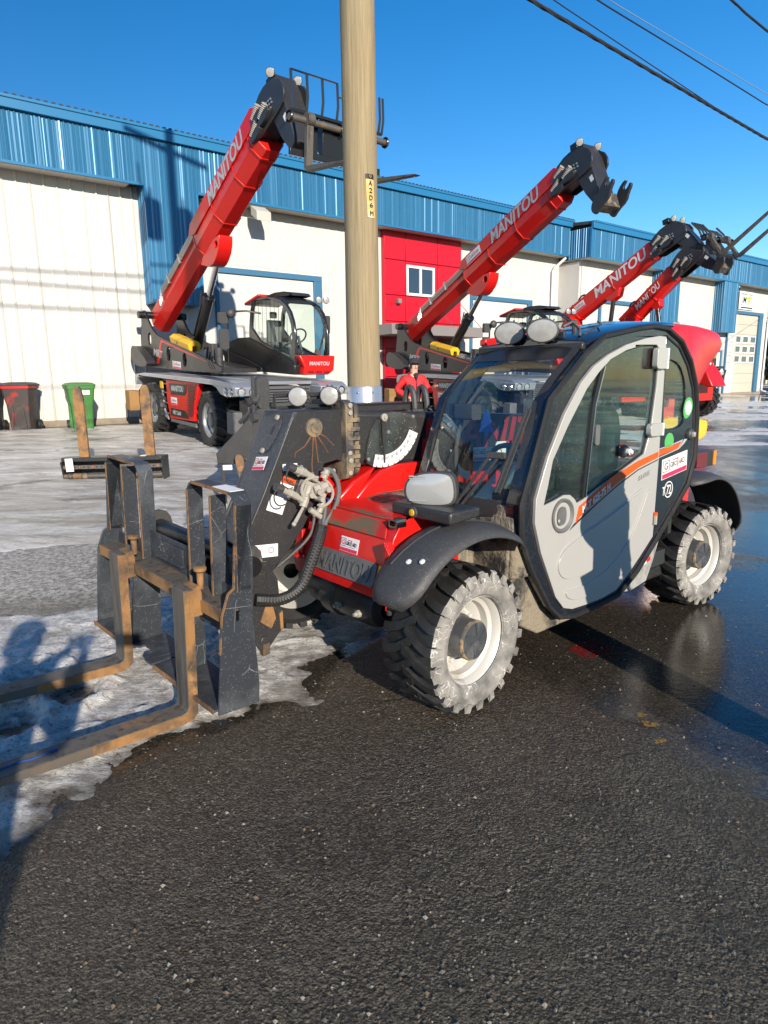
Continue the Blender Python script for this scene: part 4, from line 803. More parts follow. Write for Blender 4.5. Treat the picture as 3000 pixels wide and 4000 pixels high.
MB().lathe([(.022, 0), (.022, .012), (.010, .014), (.010, .02), (.001, .021)], (px_, BY0-.052, pz_), (0, -1, 0), 14).build('pivot_bolt', 'beige', ind)
for x, z in ((.425, 1.42), (.085, 1.195), (.235, 1.34)): MB().lathe([(.011, 0), (.010, .006), (.001, .007)], (x, BY0-.047, z), (0, -1, 0), 10).build('screw', 'galv', ind)
# boom head: folded plate going forward and down to the coupler
HS = [(-.352, 1.474), (-.30, 1.478), (-.02, 1.47), (.0, 1.17), (-.10, 1.205), (-.19, 1.19), (-.235, 1.09), (-.25, 1.0), (-.33, .87), (-.42, .76), (-.52, .665), (-.60, .62), (-.67, .66), (-.675, .80), (-.66, .90), (-.572, 1.060), (-.462, 1.281), (-.386, 1.433)]
head = MB().prism(HS, .945, .965, fy).prism(HS, 1.235, 1.255, fy).build('boom_head', 'black', tel, .004)
MB().hexa([(-.352, .947, 1.474), (-.672, .947, .80), (-.672, 1.253, .80), (-.352, 1.253, 1.474), (-.372, .947, 1.476), (-.692, .947, .80), (-.692, 1.253, .80), (-.372, 1.253, 1.476)]).bb(-.37, -.02, .947, 1.253, 1.455, 1.477).build('head_plate', 'black_rough', head, .008)
du = Vector((-.320, 0, -.674)).normalized(); dn = Vector((-.674, 0, .320)).normalized()
def onhead(u, y, l=.021): p = Vector((-.352, 0, 1.474))+du*u+dn*l; return Vector((p.x, y, p.z))
cov = smooth([(.035, -.075), (.03, .06), (.08, .09), (.21, .06), (.25, .02), (.25, -.06), (.20, -.095)], 2)
MB().prism(cov, .019, .024, lambda u, v, h: onhead(u, 1.10-v, h)).build('access_cover', 'black_rough', head, .002)
MB().prism(circ(.115, .02, .026, 14, .010), .0235, .0255, lambda u, v, h: onhead(u, 1.10-v, h)).build('cover_slot', 'ink', head)
for u, v in ((.045, .03), (.235, .0)): MB().lathe([(.016, 0), (.014, .012), (.001, .014)], onhead(u, 1.10-v, .023), dn, 10).build('cover_bolt', 'beige', head)
dealer_sticker(head, onhead(.305, 1.09, .0205), (0, -1, .10), -du, .13, .075)
MB().lathe([(.052, 0), (.050, .010), (.030, .014), (.028, .020), (.001, .022)], (-.25, .945, 1.389), (0, -1, 0), 20).build('head_pin', 'mudmetal', head)
for pts in ([(-.255, 1.345), (-.262, 1.27), (-.270, 1.19), (-.268, 1.15)], [(-.245, 1.345), (-.235, 1.26), (-.228, 1.20)], [(-.265, 1.35), (-.31, 1.295), (-.37, 1.265), (-.375, 1.24)], [(-.235, 1.35), (-.19, 1.29), (-.165, 1.25)], [(-.225, 1.36), (-.175, 1.335), (-.14, 1.30), (-.125, 1.285)]):
    MB().tube([(x, .944, z) for x, z in pts], [.006]+[.0032]*(len(pts)-1), 6).build('rust_run', 'rust_edge', head)
plate(head, 'info_sticker', 'white', (-.407, .944, 1.193), (1, 0, -.02), (0, 0, 1), .088, .036)
ws = plate(head, 'warning_sticker', 'paper', (-.435, .944, 1.085), (1, 0, -.42), (.42, 0, 1), .085, .105)
plate(ws, 'sticker_band', 'orange', (-.420, .9425, 1.120), (1, 0, -.42), (.42, 0, 1), .085, .034); lettering(ws, 'WARNING', 'ink', (-.420, .941, 1.120), (1, 0, -.42), (.42, 0, 1), .070, .020, .01)
plate(head, 'info_sticker', 'paper', (-.497, .944, 1.005), (1, 0, -.42), (.42, 0, 1), .10, .085)
pl = plate(head, 'info_sticker', 'white', (-.572, .944, .77), (1, 0, -.08), (.05, 0, 1), .14, .068)
for dx in (-.045, .03): MB().prism(circ(-.572+dx, .77, .017, 14), .9405, .9418, fy, [circ(-.572+dx, .77, .013, 14)]).build('prohibition_ring', 'ink_red', pl)
# valve block and hoses on the side of the head
vb = MB()
c0 = Vector((-.30, .90, 1.06)); dx_ = Vector((1, 0, -.45)).normalized(); dz_ = Vector((.45, 0, 1)).normalized()
vb.beam(c0-dx_*.075, c0+dx_*.07, .07, .075, dz_)
for (u, w_, lu, lw, r) in ((-.10, .07, -.17, .07, .024), (-.02, .06, -.10, .07, .018), (-.10, -.06, -.20, -.05, .020), (-.03, -.07, -.12, -.06, .016), (.02, .08, .02, .13, .020), (.03, .12, .07, .14, .014), (-.05, .02, -.05, -.10, .022), (.06, -.03, .06, -.10, .018), (.0, -.10, .09, -.12, .016), (-.02, .0, .05, .05, .030)):
    vb.cyl(c0+dx_*u+dz_*w_-Vector((0, .03, 0)), c0+dx_*lu+dz_*lw-Vector((0, .035, 0)), r, n=8)
    vb.cyl(c0+dx_*(u*.6+lu*.4)+dz_*(w_*.6+lw*.4)-Vector((0, .03, 0)), c0+dx_*(u*.45+lu*.55)+dz_*(w_*.45+lw*.55)-Vector((0, .03, 0)), r*1.35, n=6)
for p in ((.0, .0), (.03, -.03), (-.04, -.03), (.05, .03)): vb.cyl(c0+dx_*p[0]+dz_*p[1], c0+dx_*p[0]+dz_*p[1]-Vector((0, .075, 0)), .016, .016, 8)
valve = vb.build('valve_block', 'beige', head, .002)
vg = [c0+dx_*(.10*math.cos(t))+dz_*(.075*math.sin(t))-Vector((0, .05, 0)) for t in [R_(a) for a in range(-70, 100, 17)]]
MB().tube(vg, .008, 6).build('guard_bar', 'beige', valve); vg2 = [c0+dx_*(-.10*math.cos(t)+.0)+dz_*(.075*math.sin(t)+.0)-Vector((0, .045, 0)) for t in [R_(a) for a in range(-60, 80, 17)]]
MB().tube(vg2, .008, 6).build('guard_bar', 'beige', valve)
for u in (-.17, -.20):
    cc = c0+dx_*u+dz_*(.07 if u > -.18 else -.05)-Vector((0, .035, 0)); MB().cyl(cc, cc-dx_*.045, .022, n=10).build('coupling_cap', 'plastic', valve)
    MB().tube([cc+dx_*(.045*math.cos(t))+dz_*(-.035+.05*math.sin(t))-Vector((0, .015, 0)) for t in [R_(a) for a in range(60, 330, 20)]], .004, 5).build('cap_strap', 'plastic', valve)
MB().tube([c0+dx_*(-.05)+dz_*(-.10)-Vector((0, .04, 0)), c0+dx_*(-.075)+dz_*(-.19)-Vector((0, .05, 0))], [.008, .011], 6).sphere(c0+dx_*(-.078)+dz_*(-.20)-Vector((0, .05, 0)), .013, 8, 6).build('lever', 'beige', valve)
def hose(pts, r, m='plastic', name='hose', wrap=False, par=None):
    P = smooth([tuple(p) for p in pts], 3, False); o = MB().tube(P, r, 8).build(name, m, par or head)
    if wrap:
        w = MB()
        for i in range(2, len(P)-2): 
            a, b_ = Vector(P[i]), Vector(P[i+1]); d = (b_-a).normalized(); w.cyl(a-d*.004, a+d*.004, r*1.10, n=8)
        x = w.build('hose_wrap', 'rubber', o); x['kind'] = 'stuff'
    return o
hose([(-.25, .87, 1.17), (-.20, .86, 1.17), (-.165, .84, 1.08), (-.19, .83, .98), (-.30, .82, .87)], .013, 'plastic_grey')
hose([(-.30, .82, .88), (-.335, .80, .82), (-.40, .79, .70), (-.47, .78, .58), (-.58, .80, .535), (-.70, .84, .56)], .030, 'rubber', wrap=True)
hose([(-.26, .89, .96), (-.28, .86, .90), (-.32, .84, .82)], .012); hose([(-.24, .87, .98), (-.27, .84, .92), (-.31, .82, .85)], .010, 'plastic_grey'); hose([(-.29, .90, .97), (-.31, .88, .90), (-.35, .86, .82), (-.47, .90, .72), (-.52, .92, .68)], .009)
MB().cyl((-.30, 1.02, .98), (-.02, 1.02, .80), .035, n=12).build('tilt_cylinder', 'black', head); MB().bb(-.22, -.05, .95, 1.0, .93, .99).build('blue_cover', 'bluep', head)
# coupler plates in front of the head
CP = [(-.60, .73), (-.545, .62), (-.535, .45), (-.545, .34), (-.62, .26), (-.66, .25), (-.69, .30), (-.71, .45), (-.75, .55), (-.78, .66), (-.72, .74)]
cpl = MB().prism(CP, .88, .90, fy).prism(CP, 1.27, 1.29, fy).cyl((-.66, .87, .66), (-.66, 1.3, .66), .05, n=14).cyl((-.64, .87, .31), (-.64, 1.3, .31), .03, n=10).build('coupler', 'black', tel, .004)
MB().prism([(-.545, .34), (-.53, .36), (-.53, .45), (-.55, .44)], .872, .905, fy).prism([(-.62, .24), (-.66, .235), (-.66, .30), (-.62, .30)], .865, .905, fy).build('coupler_edge', 'rusty', cpl)
MB().prism([(-.66, .42), (-.60, .56), (-.57, .42), (-.60, .37)], .875, .882, fy).build('coupler_recess', 'rusty', cpl)
# lamps above the head
MB().bb(-.42, .0, 1.06, 1.10, 1.49, 1.505).tube([(-.42, 1.05, 1.50), (-.42, 1.05, 1.56), (-.0, 1.05, 1.56), (0, 1.05, 1.5)], .012, 6).build('lamp_rail', 'black', boom)
for x in (-.315, -.115): round_lamp(boom, (x, .985, 1.553), (-.62, -.75, .02), .050)
mir = MB().prism(rrect(-.47, -.395, 1.49, 1.66, .03), 1.14, 1.18, fy).build('mirror', 'plastic', tel, .012); MB().tube([(-.52, 1.10, 1.40), (-.52, 1.09, 1.66)], .010, 6).tube([(-.55, 1.2, 1.42), (-.50, 1.12, 1.50), (-.46, 1.14, 1.56)], .012, 6).cyl((-.535, 1.09, 1.54), (-.505, 1.09, 1.54), .022, n=10).cyl((-.535, 1.09, 1.45), (-.505, 1.09, 1.45), .026, n=10).build('mirror_arm', 'plastic', mir)

# fork carriage: its own tilted frame (x = across, y = forward, z = up), written into machine coordinates
CO = Vector((-1.062, .55, .172)); e1 = Vector((-.13, 1.4, .08)).normalized(); e2 = Vector((-1, -.093, 0)).normalized(); e3 = e1.cross(e2).normalized(); e2 = e3.cross(e1)
KS = .964
def cm(x, y, z): return tuple(CO+(e1*x+e2*y+e3*z)*KS)
class CB(MB):
    def add(s, vs, fs): return MB.add(s, [cm(*p) for p in vs], fs)
NP = [(0, 0), (-.22, -.01), (-.225, .09), (-.19, .50), (-.19, .60), (-.20, .98), (-.12, .98), (-.10, .60), (-.07, .58), (-.035, .48), (-.02, .3)]
car = CB().prism(NP, 0, .012, fx, [[(-.125, .50), (-.105, .50), (-.105, .44), (-.125, .44)]]).build('fork_carriage', 'carriage', tel, .0015)
def rim_strip(poly, x0, x1, idx, w=.003):
    b = CB()
    for i in idx: (y0, z0), (y1, z1) = poly[i], poly[i+1]; b.beam((( x0+x1)/2, y0+.001, z0), ((x0+x1)/2, y1+.001, z1), .014, .004, (0, 1, 0))
    return b
rim_strip(NP, 0, .012, (6, 7, 8, 9)).build('worn_edge', 'edge_rust', car)
CB().prism(NP, 1.388, 1.40, fx).build('side_plate', 'carriage', car, .0015)
CB().prism([(-.06, .50), (-.20, .50), (-.20, -.01), (-.02, -.01)], .955, .967, fx).build('inner_plate', 'carriage', car, .0015); CB().prism([(-.06, .50), (-.20, .50), (-.20, -.01), (-.02, -.01)], .46, .472, fx).build('inner_plate', 'carriage', car, .0015)
for x0, x1 in ((-.0, .44), (.96, 1.40)):
    gx = [x0+.006, (x0+x1)/2, x1-.006]
    gd = CB()
    for k, x in enumerate(gx):
        z0 = .58 if (x < .1 or x > 1.3) else .50
        gd2 = CB().prism([(-.20, z0), (-.118, z0), (-.118, .99), (-.20, .99)], x-.006, x+.006, fx).build('guard_upright', 'carriage', car, .0015)
        CB().bb(x-.007, x+.007, -.1185, -.1155, z0, .985).build('worn_edge', 'edge_rust', gd2)
    tp = CB().prism([(x0, .985), (x0+.03, 1.025), (x0+.06, 1.035), (x1-.06, 1.035), (x1-.03, 1.025), (x1, .985), (x1-.012, .985), (x1-.036, 1.015), (x1-.06, 1.023), (x0+.06, 1.023), (x0+.036, 1.015), (x0+.012, .985)], -.20, -.118, fy).build('guard_top', 'carriage', car, .0015)
    CB().bb(x0+.05, x1-.05, -.119, -.1155, 1.022, 1.037).build('worn_edge', 'edge_rust', tp)
put(car, 'white_tape', [cm(v[0]*.15+.12, v[1]*.07-.16, 1.0365+v[2]) for v in UNIT[0]], UNIT[1], 'paper', (0, 0, 0), (1, 0, 0), (0, 1, 0), 1, 1) if False else None
CB().bb(.05, .20, -.195, -.122, 1.0355, 1.038).build('white_tape', 'paper', car)
sh_ = CB().bb(.012, 1.388, -.165, -.05, .485, .50).bb(.012, 1.388, -.075, -.05, .44, .485).build('fork_shelf', 'rusty_dark', car, .003)
CB().bb(.012, 1.388, -.05, -.044, .442, .499).build('worn_edge', 'rusty', sh_)
CB().bb(.44, .96, -.175, -.163, .36, .66).bb(.012, .44, -.175, -.163, .30, .56).bb(.96, 1.388, -.175, -.163, .30, .56).build('back_plate', 'carriage', car, .002)
bd = CB().bb(.575, .845, -.163, -.152, .545, .635).bb(.57, .85, -.163, -.140, .538, .552).build('maker_plate', 'carriage', car, .002)
vs, fs = text_mesh('COTECH', .012, 0); MB().add([cm(.71-v[0]*.23, -.150+v[2]*2, .597+v[1]*.055) for v in vs], fs).build('lettering', 'carriage', bd)
CB().prism([(.02, -.10), (.02, .012), (-.05, .012), (-.20, .012), (-.20, -.10)][0:0] or [(-.04, -.22), (.44, -.22), (.62, -.22), (.62, .02), (.52, .02), (.012, .02), (.0, -.2)], -.012, .0, lambda u, v, h: (max(u, .012), v, .03+h)).build('floor_plate', 'carriage', car, .002)
CB().prism([(.64, -.22), (1.388, -.22), (1.388, .02), (.95, .02), (.88, -.03), (.88, -.06), (.76, -.06), (.76, -.01), (.72, .02), (.64, .02)], -.012, 0, lambda u, v, h: (u, v, .03+h)).build('floor_plate', 'carriage', car, .002)
CB().bb(.012, .62, .018, .024, .012, .036).build('worn_edge', 'rusty', car); CB().bb(.95, 1.388, .018, .024, .012, .036).build('worn_edge', 'rusty', car)
tb = CB().cyl((.30, -.40, .56), (1.33, -.40, .56), .055, n=20).build('pivot_tube', 'black_clean', car, .004)
for x in (1.33, .34): CB().prism(smooth([(-.30, .45), (-.29, .58), (-.34, .66), (-.44, .67), (-.49, .60), (-.48, .48), (-.42, .42)], 1), x, x+.035, fx).build('pivot_ear', 'mudmetal', tb, .003)
CB().prism(arc(-.39, .56, .095, -80, 180, 10)+arc(-.39, .56, .060, 180, -80, 10), 1.365, 1.385, fx).build('pivot_collar', 'rusty', tb)
CB().bb(.25, .40, -.36, -.18, .30, .50).bb(1.25, 1.38, -.36, -.18, .30, .50).build('bracket', 'carriage', car, .003)
def tine(x0):
    b = CB(); W_ = .115; prof = [(-.005, .565), (.045, .565), (.045, -.020), (.052, -.045), (.08, -.052), (1.10, -.006), (1.25, -.012), (1.25, -.020), (.5, -.082), (.07, -.106), (.02, -.098), (-.005, -.07), (-.005, -.02)]
    b.prism(prof, x0, x0+W_, fx); t = b.build('fork_tine', 'rusty_dark', car, .003)
    CB().prism([(p[0], p[1]) for p in [(-.003, .560), (.043, .560), (.043, -.022), (.050, -.047), (.08, -.054), (.5, -.035), (.5, -.080), (.07, -.104), (.022, -.096), (-.003, -.07), (-.003, -.02)]], x0-.002, x0, fx).build('rusty_flank', 'rusty', t)
    CB().prism([(.5, -.035), (1.10, -.008), (1.10, -.034), (.5, -.080)], x0-.002, x0, fx).build('scraped_flank', 'steel_scraped', t)
    CB().prism([(-.005, .42), (-.055, .42), (-.055, .53), (-.045, .57), (-.005, .565)], x0+.01, x0+W_-.01, fx).build('hook', 'rusty', t, .003)
    CB().lathe([(.015, .54), (.017, .62), (.031, .632), (.031, .645), (.026, .648), (.001, .648)], (x0+.05, -.07, 0), (0, 0, 1), 12).build('lock_pin', 'rusty', t); return t
tine(.20); tine(.915)
CB().tube([(.262, .86, -.015), (.272, .78, -.019), (.258, .72, -.021), (.268, .65, -.024)], .0035, 5).cyl((.268, .655, -.022), (.268, .62, -.023), .005, n=6).build('painted_glint', 'bluep', car)  # bright blue reflection in water on the tine, put in as a blue-coloured streak

# ---------------------------------------------------------------- cab
OUT = [(.352, 1.02), (.358, .84), (.44, .67), (.605, .43), (.70, .35), (.83, .325), (1.05, .33), (1.28, .345), (1.48, .455), (1.68, .615), (1.86, .77), (2.05, .935), (2.118, 1.117), (2.105, 1.361), (2.06, 1.565), (1.96, 1.725), (1.83, 1.84), (1.66, 1.905), (1.50, 1.915), (1.35, 1.90), (1.0, 1.845), (.85, 1.762), (.70, 1.645), (.55, 1.527), (.42, 1.188)]
INN = [(.45, 1.035), (.447, .916), (.505, .749), (.645, .479), (.72, .40), (.80, .375), (.93, .37), (1.10, .372), (1.24, .39), (1.36, .46), (1.50, .56), (1.624, .655), (1.632, 1.1), (1.628, 1.80), (1.622, 1.860), (1.55, 1.862), (1.40, 1.845), (1.20, 1.805), (1.03, 1.75), (.90, 1.69), (.79, 1.605), (.66, 1.45), (.536, 1.24)]
QUA = [(1.640, .68), (1.70, .70), (1.86, .83), (2.00, .96), (2.068, 1.12), (2.055, 1.36), (2.01, 1.55), (1.92, 1.69), (1.80, 1.80), (1.64, 1.862)]
GLS = [(.512, .995), (.545, 1.10), (.575, 1.22), (.69, 1.385), (.845, 1.575), (.95, 1.66), (1.05, 1.725), (1.20, 1.775), (1.38, 1.808), (1.52, 1.812), (1.552, 1.79), (1.55, 1.58), (1.52, 1.35), (1.49, 1.26), (1.46, 1.185), (1.25, 1.115), (1.05, 1.05), (.86, .985), (.80, .972), (.775, 1.00), (.735, 1.025), (.68, 1.03), (.60, 1.01)]
YN, YF = .025, .82
cabf = MB().prism(OUT, YN+.005, YN+.10, fy, [INN[:11]+[(1.52, .56), (1.66, .66), (1.86, .825), (2.0, .955), (2.068, 1.117), (2.055, 1.361), (2.01, 1.55), (1.92, 1.69), (1.80, 1.80), (1.64, 1.865)]+INN[15:]]).build('cab_frame', 'black_pillar', tel, .028)
MB().prism(OUT, YF-.06, YF, fy, [[(x+(.10 if x < .6 else -.08 if x > 1.9 else 0), z) for x, z in [(.50, 1.0), (.56, 1.25), (.72, 1.50), (.92, 1.70), (1.2, 1.80), (1.6, 1.83), (1.9, 1.70), (2.1, 1.4), (2.1, 1.1), (1.5, .95), (.9, .92)]]]).build('cab_frame', 'black_pillar', tel, .02)
ms = MB().tube([(x, YN+.0, z) for x, z in OUT], .016, 6, closed=True).build('door_seal', 'rubber', cabf)
door = MB().prism(INN, YN-.012, YN+.03, fy, [GLS]).build('door', 'silver', tel, .009)
UP = smooth([(.655, .69), (.735, .755), (1.15, .862), (1.40, .952), (1.44, .94), (1.40, .83), (1.29, .70), (1.16, .62), (1.00, .575), (.84, .553), (.70, .565), (.645, .63)], 2)
MB().prism(UP, YN-.020, YN-.010, fy).build('door_pressing', 'silver', door, .008)
LP = smooth([(.72, .50), (.84, .487), (1.02, .51), (1.20, .57), (1.36, .69), (1.47, .86), (1.52, .97), (1.56, .96), (1.58, .80), (1.56, .67), (1.40, .56), (1.25, .46), (1.05, .42), (.84, .42), (.74, .45)], 2)
MB().prism(LP, YN-.020, YN-.010, fy).build('door_pressing', 'silver', door, .008)
MB().tube(smooth([(.66, .70), (.74, .768), (1.15, .875), (1.45, .985)], 2, False) and [(x, YN-.012, z) for x, z in smooth([(.66, .70), (.74, .768), (1.15, .875), (1.45, .985)], 2, False)], .004, 5).build('door_crease', 'silver', door)
mg = MB().prism(GLS, YN+.006, YN+.010, fy).build('door_glass', 'glass_side', door)
MB().tube([(x, YN+.004, z) for x, z in GLS], .008, 6, closed=True).build('glass_seal', 'rubber', door)
MB().beam((.865, YN+.002, .99), (.925, YN+.002, 1.49), .022, .012, (0, 1, 0)).beam((.925, YN+.002, 1.49), (.995, YN+.002, 1.69), .022, .012, (0, 1, 0)).build('window_divider', 'black_clean', door)
MB().beam((.885, YN-.006, .99), (.94, YN-.006, 1.49), .008, .006, (0, 1, 0)).beam((.94, YN-.006, 1.49), (1.01, YN-.006, 1.69), .008, .006, (0, 1, 0)).build('sliding_edge', 'chrome', door)
MB().prism(rrect(.945, .985, 1.27, 1.38, .014), YN-.012, YN+.004, fy).build('window_pull', 'plastic_grey', door, .004)
lk = MB().lathe([(.038, 0), (.038, .012), (.028, .03), (.020, .032)], (1.245, YN+.004, 1.215), (0, -1, 0), 16).build('window_lock', 'plastic', door); MB().lathe([(.018, .03), (.018, .05), (.012, .052), (.011, .062), (.001, .063)], (1.245, YN+.004, 1.215), (0, -1, 0), 14).build('lock_knob', 'pvc', lk)
# door handle dish
hd = MB().lathe([(.092, 0), (.092, .010), (.084, .013), (.078, .010), (.070, .0), (.05, -.008), (.001, -.008)], (.672, YN-.012, .922), (0, -1, 0), 28).build('door_handle', 'plastic_grey', door)
MB().prism(smooth([(.625, .88), (.625, .955), (.665, .975), (.70, .96), (.70, .885), (.66, .868)], 2), YN-.020, YN-.008, fy).build('handle_flap', 'plastic_grey', hd, .003)
MB().prism(circ(.635, .90, .007, 10), YN-.0215, YN-.020, fy, [circ(.635, .90, .005, 10)]).build('key_mark', 'white', hd)
# hinges
for (z0, z1, w_) in ((1.675, 1.795, .15), (1.285, 1.36, .17)):
    h_ = MB().prism(rrect(1.628-w_+.005, 1.60, z0, z1, .025), YN-.042, YN-.010, fy).build('hinge', 'silver', door, .010)
    for k in range(5): zz = z0+(z1-z0)*(k+.5)/5; MB().cyl((1.612, YN-.030, zz-(z1-z0)*.09), (1.612, YN-.030, zz+(z1-z0)*.09), .013, n=8).build('hinge_knuckle', 'pvc', h_)
h_ = MB().cyl((1.618, YN-.022, .735), (1.618, YN-.022, .79), .013, n=8).build('hinge', 'beige', door); MB().cyl((1.618, YN-.022, .79), (1.618, YN-.022, .81), .013, n=8).build('hinge_knuckle', 'orange', h_)
# stripe, model name
SY_ = YN-.0135
st = MB().prism([(.80, .895), (.817, .952), (1.126, 1.082), (1.40, 1.15), (1.618, 1.185), (1.618, 1.150), (1.40, 1.108), (1.20, 1.045), (1.0, .967), (.83, .893), (.79, .860)], SY_-.001, SY_+.003, fy).build('stripe', 'orange', door)
lettering(st, 'MLT 625-75 H', 'letter_white', (.975, SY_-.002, .982), (1, 0, .40), (-.25, 0, 1), .285, .040, .03, .18)
MB().prism([(.78, .862), (1.0, .955), (1.2, 1.034), (1.40, 1.098), (1.618, 1.138), (1.618, 1.133), (1.40, 1.092), (1.2, 1.027), (1.0, .948), (.74, .832)], SY_-.001, SY_+.003, fy).build('pin_stripe', 'ink', door)
lettering(door, 'ELITE', 'ink_grey', (1.47, SY_-.001, 1.055), (1, 0, .22), (-.1, 0, 1), .13, .026, .005, .2)
# rear quarter: dark panel with a window
QW = smooth([(1.665, 1.345), (1.665, 1.725), (1.73, 1.725), (1.83, 1.69), (1.90, 1.60), (1.93, 1.45), (1.93, 1.36), (1.86, 1.315), (1.70, 1.315)], 1)
qp = MB().prism(QUA, YN-.004, YN+.02, fy, [QW]).build('quarter_panel', 'black_gloss', tel, .006)
MB().prism(QW, YN+.004, YN+.008, fy).build('quarter_glass', 'glass_side', qp)
MB().tube([(x, YN-.002, z) for x, z in [(1.64, .66)]+QUA[1:]], .010, 6).build('panel_seal', 'rubber', qp)
MB().prism([(1.638, 1.155), (1.638, 1.190), (1.80, 1.208), (1.91, 1.222), (1.875, 1.188), (1.76, 1.172)], YN-.0065, YN-.003, fy).build('stripe', 'orange', qp)
MB().prism([(1.638, 1.20), (1.80, 1.218), (1.93, 1.238), (1.885, 1.180), (1.77, 1.162), (1.638, 1.142), (1.638, 1.147), (1.77, 1.168), (1.875, 1.186), (1.912, 1.226), (1.80, 1.212), (1.638, 1.194)], YN-.0060, YN-.003, fy).build('pin_stripe', 'letter_grey', qp)
MB().prism([(1.89, 1.182), (1.95, 1.212), (1.985, 1.238), (1.945, 1.238)], YN-.006, YN-.003, fy, []).build('pin_stripe', 'letter_grey', qp)
dealer_sticker(qp, (1.842, YN-.005, 1.083), (1, 0, .13), (-.06, 0, 1), .315, .128)
lettering(qp, 'T', 'letter_white', (1.725, YN-.005, .927), (1, 0, 0), (0, 0, 1), .028, .055, .01)
MB().prism(circ(1.79, .932, .053, 28), YN-.0065, YN-.003, fy, [circ(1.79, .932, .046, 28)]).build('speed_ring', 'letter_white', qp); lettering(qp, '72', 'letter_white', (1.79, YN-.005, .932), (1, 0, 0), (0, 0, 1), .056, .062, .01)
MB().prism(smooth([(1.90, 1.42), (1.93, 1.50), (2.0, 1.50), (2.03, 1.44), (2.0, 1.385), (1.93, 1.36)], 2), YN-.006, YN-.003, fy).build('round_sticker', 'greenp', qp); MB().prism(circ(1.965, 1.435, .040, 16, .045), YN-.0075, YN-.006, fy).build('round_sticker', 'paper', qp)
MB().prism(circ(1.755, 1.235, .055, 20), YN-.006, YN-.003, fy).build('round_sticker', 'greenp', qp)
el = MB().lathe([(.038, 0), (.036, .012), (.026, .022), (.001, .024)], (2.015, YN-.004, 1.265), (0, -1, 0), 16).build('side_lamp', 'plastic', qp); MB().lathe([(.018, .022), (.016, .034), (.001, .036)], (2.015, YN-.004, 1.265), (0, -1, 0), 10).build('lens', 'lens_clear', el)
sp_ = MB().prism([(1.30, .352), (1.50, .475), (1.68, .625), (1.80, .735), (1.765, .65), (1.70, .50), (1.62, .36), (1.45, .335)], YN+.01, YN+.05, fy).build('side_skirt', 'silver_low', tel, .006)
for k, m_ in enumerate(('bluep', 'white', 'ink_red')): plate(sp_, 'flag_sticker', m_, (1.535+k*.045, YN+.009, .478+k*.012), (1, 0, .25), (-.1, 0, 1), .046, .026)
# roof, rear cap
def rf(x): return 1.80+.135*min(1, max(0, (x-.88)/.75))**.7
rings = [[(x, YN+.02, rf(x)), (x, YN+.05, rf(x)+.018), (x, .42, rf(x)+.045), (x, YF-.03, rf(x)+.02), (x, YF, rf(x)), (x, YF-.05, rf(x)-.04), (x, YN+.06, rf(x)-.04)] for x in (.885, .93, 1.05, 1.2, 1.4, 1.6, 1.78)]
roof = MB().loft(rings).build('cab_roof', 'roof_gloss', tel, .006, angle=45)
MB().bb(.86, .905, YN+.04, YF-.02, 1.775, 1.812).build('roof_visor', 'black', roof, .008)
CAPP = [(1.66, 1.905), (1.80, 1.865), (1.93, 1.77), (2.03, 1.64), (2.085, 1.52), (2.10, 1.47), (2.14, 1.50), (2.22, 1.60), (2.30, 1.69), (2.40, 1.76), (2.475, 1.81), (2.485, 1.85), (2.44, 1.90), (2.35, 1.925), (2.1, 1.945), (1.70, 1.945)]
def cap_ring(y, k, dz): cx_, cz_ = 2.05, 1.78; return [(cx_+(x-cx_)*k, y, cz_+(z-cz_)*k+dz) for x, z in smooth(CAPP, 1)]
rc = MB().loft([cap_ring(YN+.035, .90, 0), cap_ring(YN+.045, .97, 0), cap_ring(YN+.075, 1.0, .005), cap_ring(.42, 1.02, .02), cap_ring(YF-.02, 1.0, .01), cap_ring(YF+.03, .95, 0)]).build('roof_cap', 'red', tel, angle=50)
MB().hexa([(.95, YF, 1.83), (1.75, YF, 1.93), (1.75, YF+.05, 1.93), (.95, YF+.05, 1.83), (.95, YF, 1.87), (1.75, YF, 1.97), (1.75, YF+.05, 1.97), (.95, YF+.05, 1.87)]).build('roof_trim', 'red', roof, .008)
MB().tube([(1.0, .16, 1.86), (1.15, .15, 1.92), (1.35, .3, 1.955)], .006, 5).cyl((1.12, .30, 1.89), (1.12, .30, 1.955), .014, n=8).tube([(.95, .70, 1.85), (1.0, .60, 1.93), (1.1, .35, 1.95)], .006, 5).build('roof_cable', 'plastic', roof)
rail = MB().bb(.885, .905, .20, .68, 1.842, 1.875).build('lamp_rail', 'black', roof, .003)
for y in (.53, .30): round_lamp(rail, (.83, y, 1.885), (-.86, -.52, -.10), .062, ry=1.35)
MB().tube([(.86, .19, 1.90), (.90, .16, 1.925), (.95, .15, 1.89), (.94, .14, 1.85)], .010, 6).build('lamp_cable', 'plastic', rail)
# windscreen and wipers
WS = [(.385, .97), (.40, 1.05), (.43, 1.19), (.49, 1.36), (.555, 1.515), (.66, 1.62), (.76, 1.70), (.86, 1.775), (.895, 1.80)]
b = MB(); rings = [[(x-.055*math.sin(math.pi*(y-.08)/.70), y, z) for x, z in WS] for y in [.08+.70*i/10 for i in range(11)]]
wsn = b.loft(rings, caps=False, closed=False).build('windscreen', 'glass_front', tel, angle=60)
MB().loft([[(x-.055*math.sin(math.pi*(y-.08)/.70)-.004, y, z) for x, z in ((.385, .93), (.385, .97), (.395, 1.02))] for y in [.08+.70*i/10 for i in range(11)]], caps=False, closed=False).build('screen_base', 'black', wsn)
MB().loft([[(x-.055*math.sin(math.pi*(y-.08)/.70)-.004, y, z) for x, z in ((.80, 1.73), (.86, 1.775), (.895, 1.80))] for y in [.08+.70*i/10 for i in range(11)]], caps=False, closed=False).build('screen_band', 'black_clean', wsn)
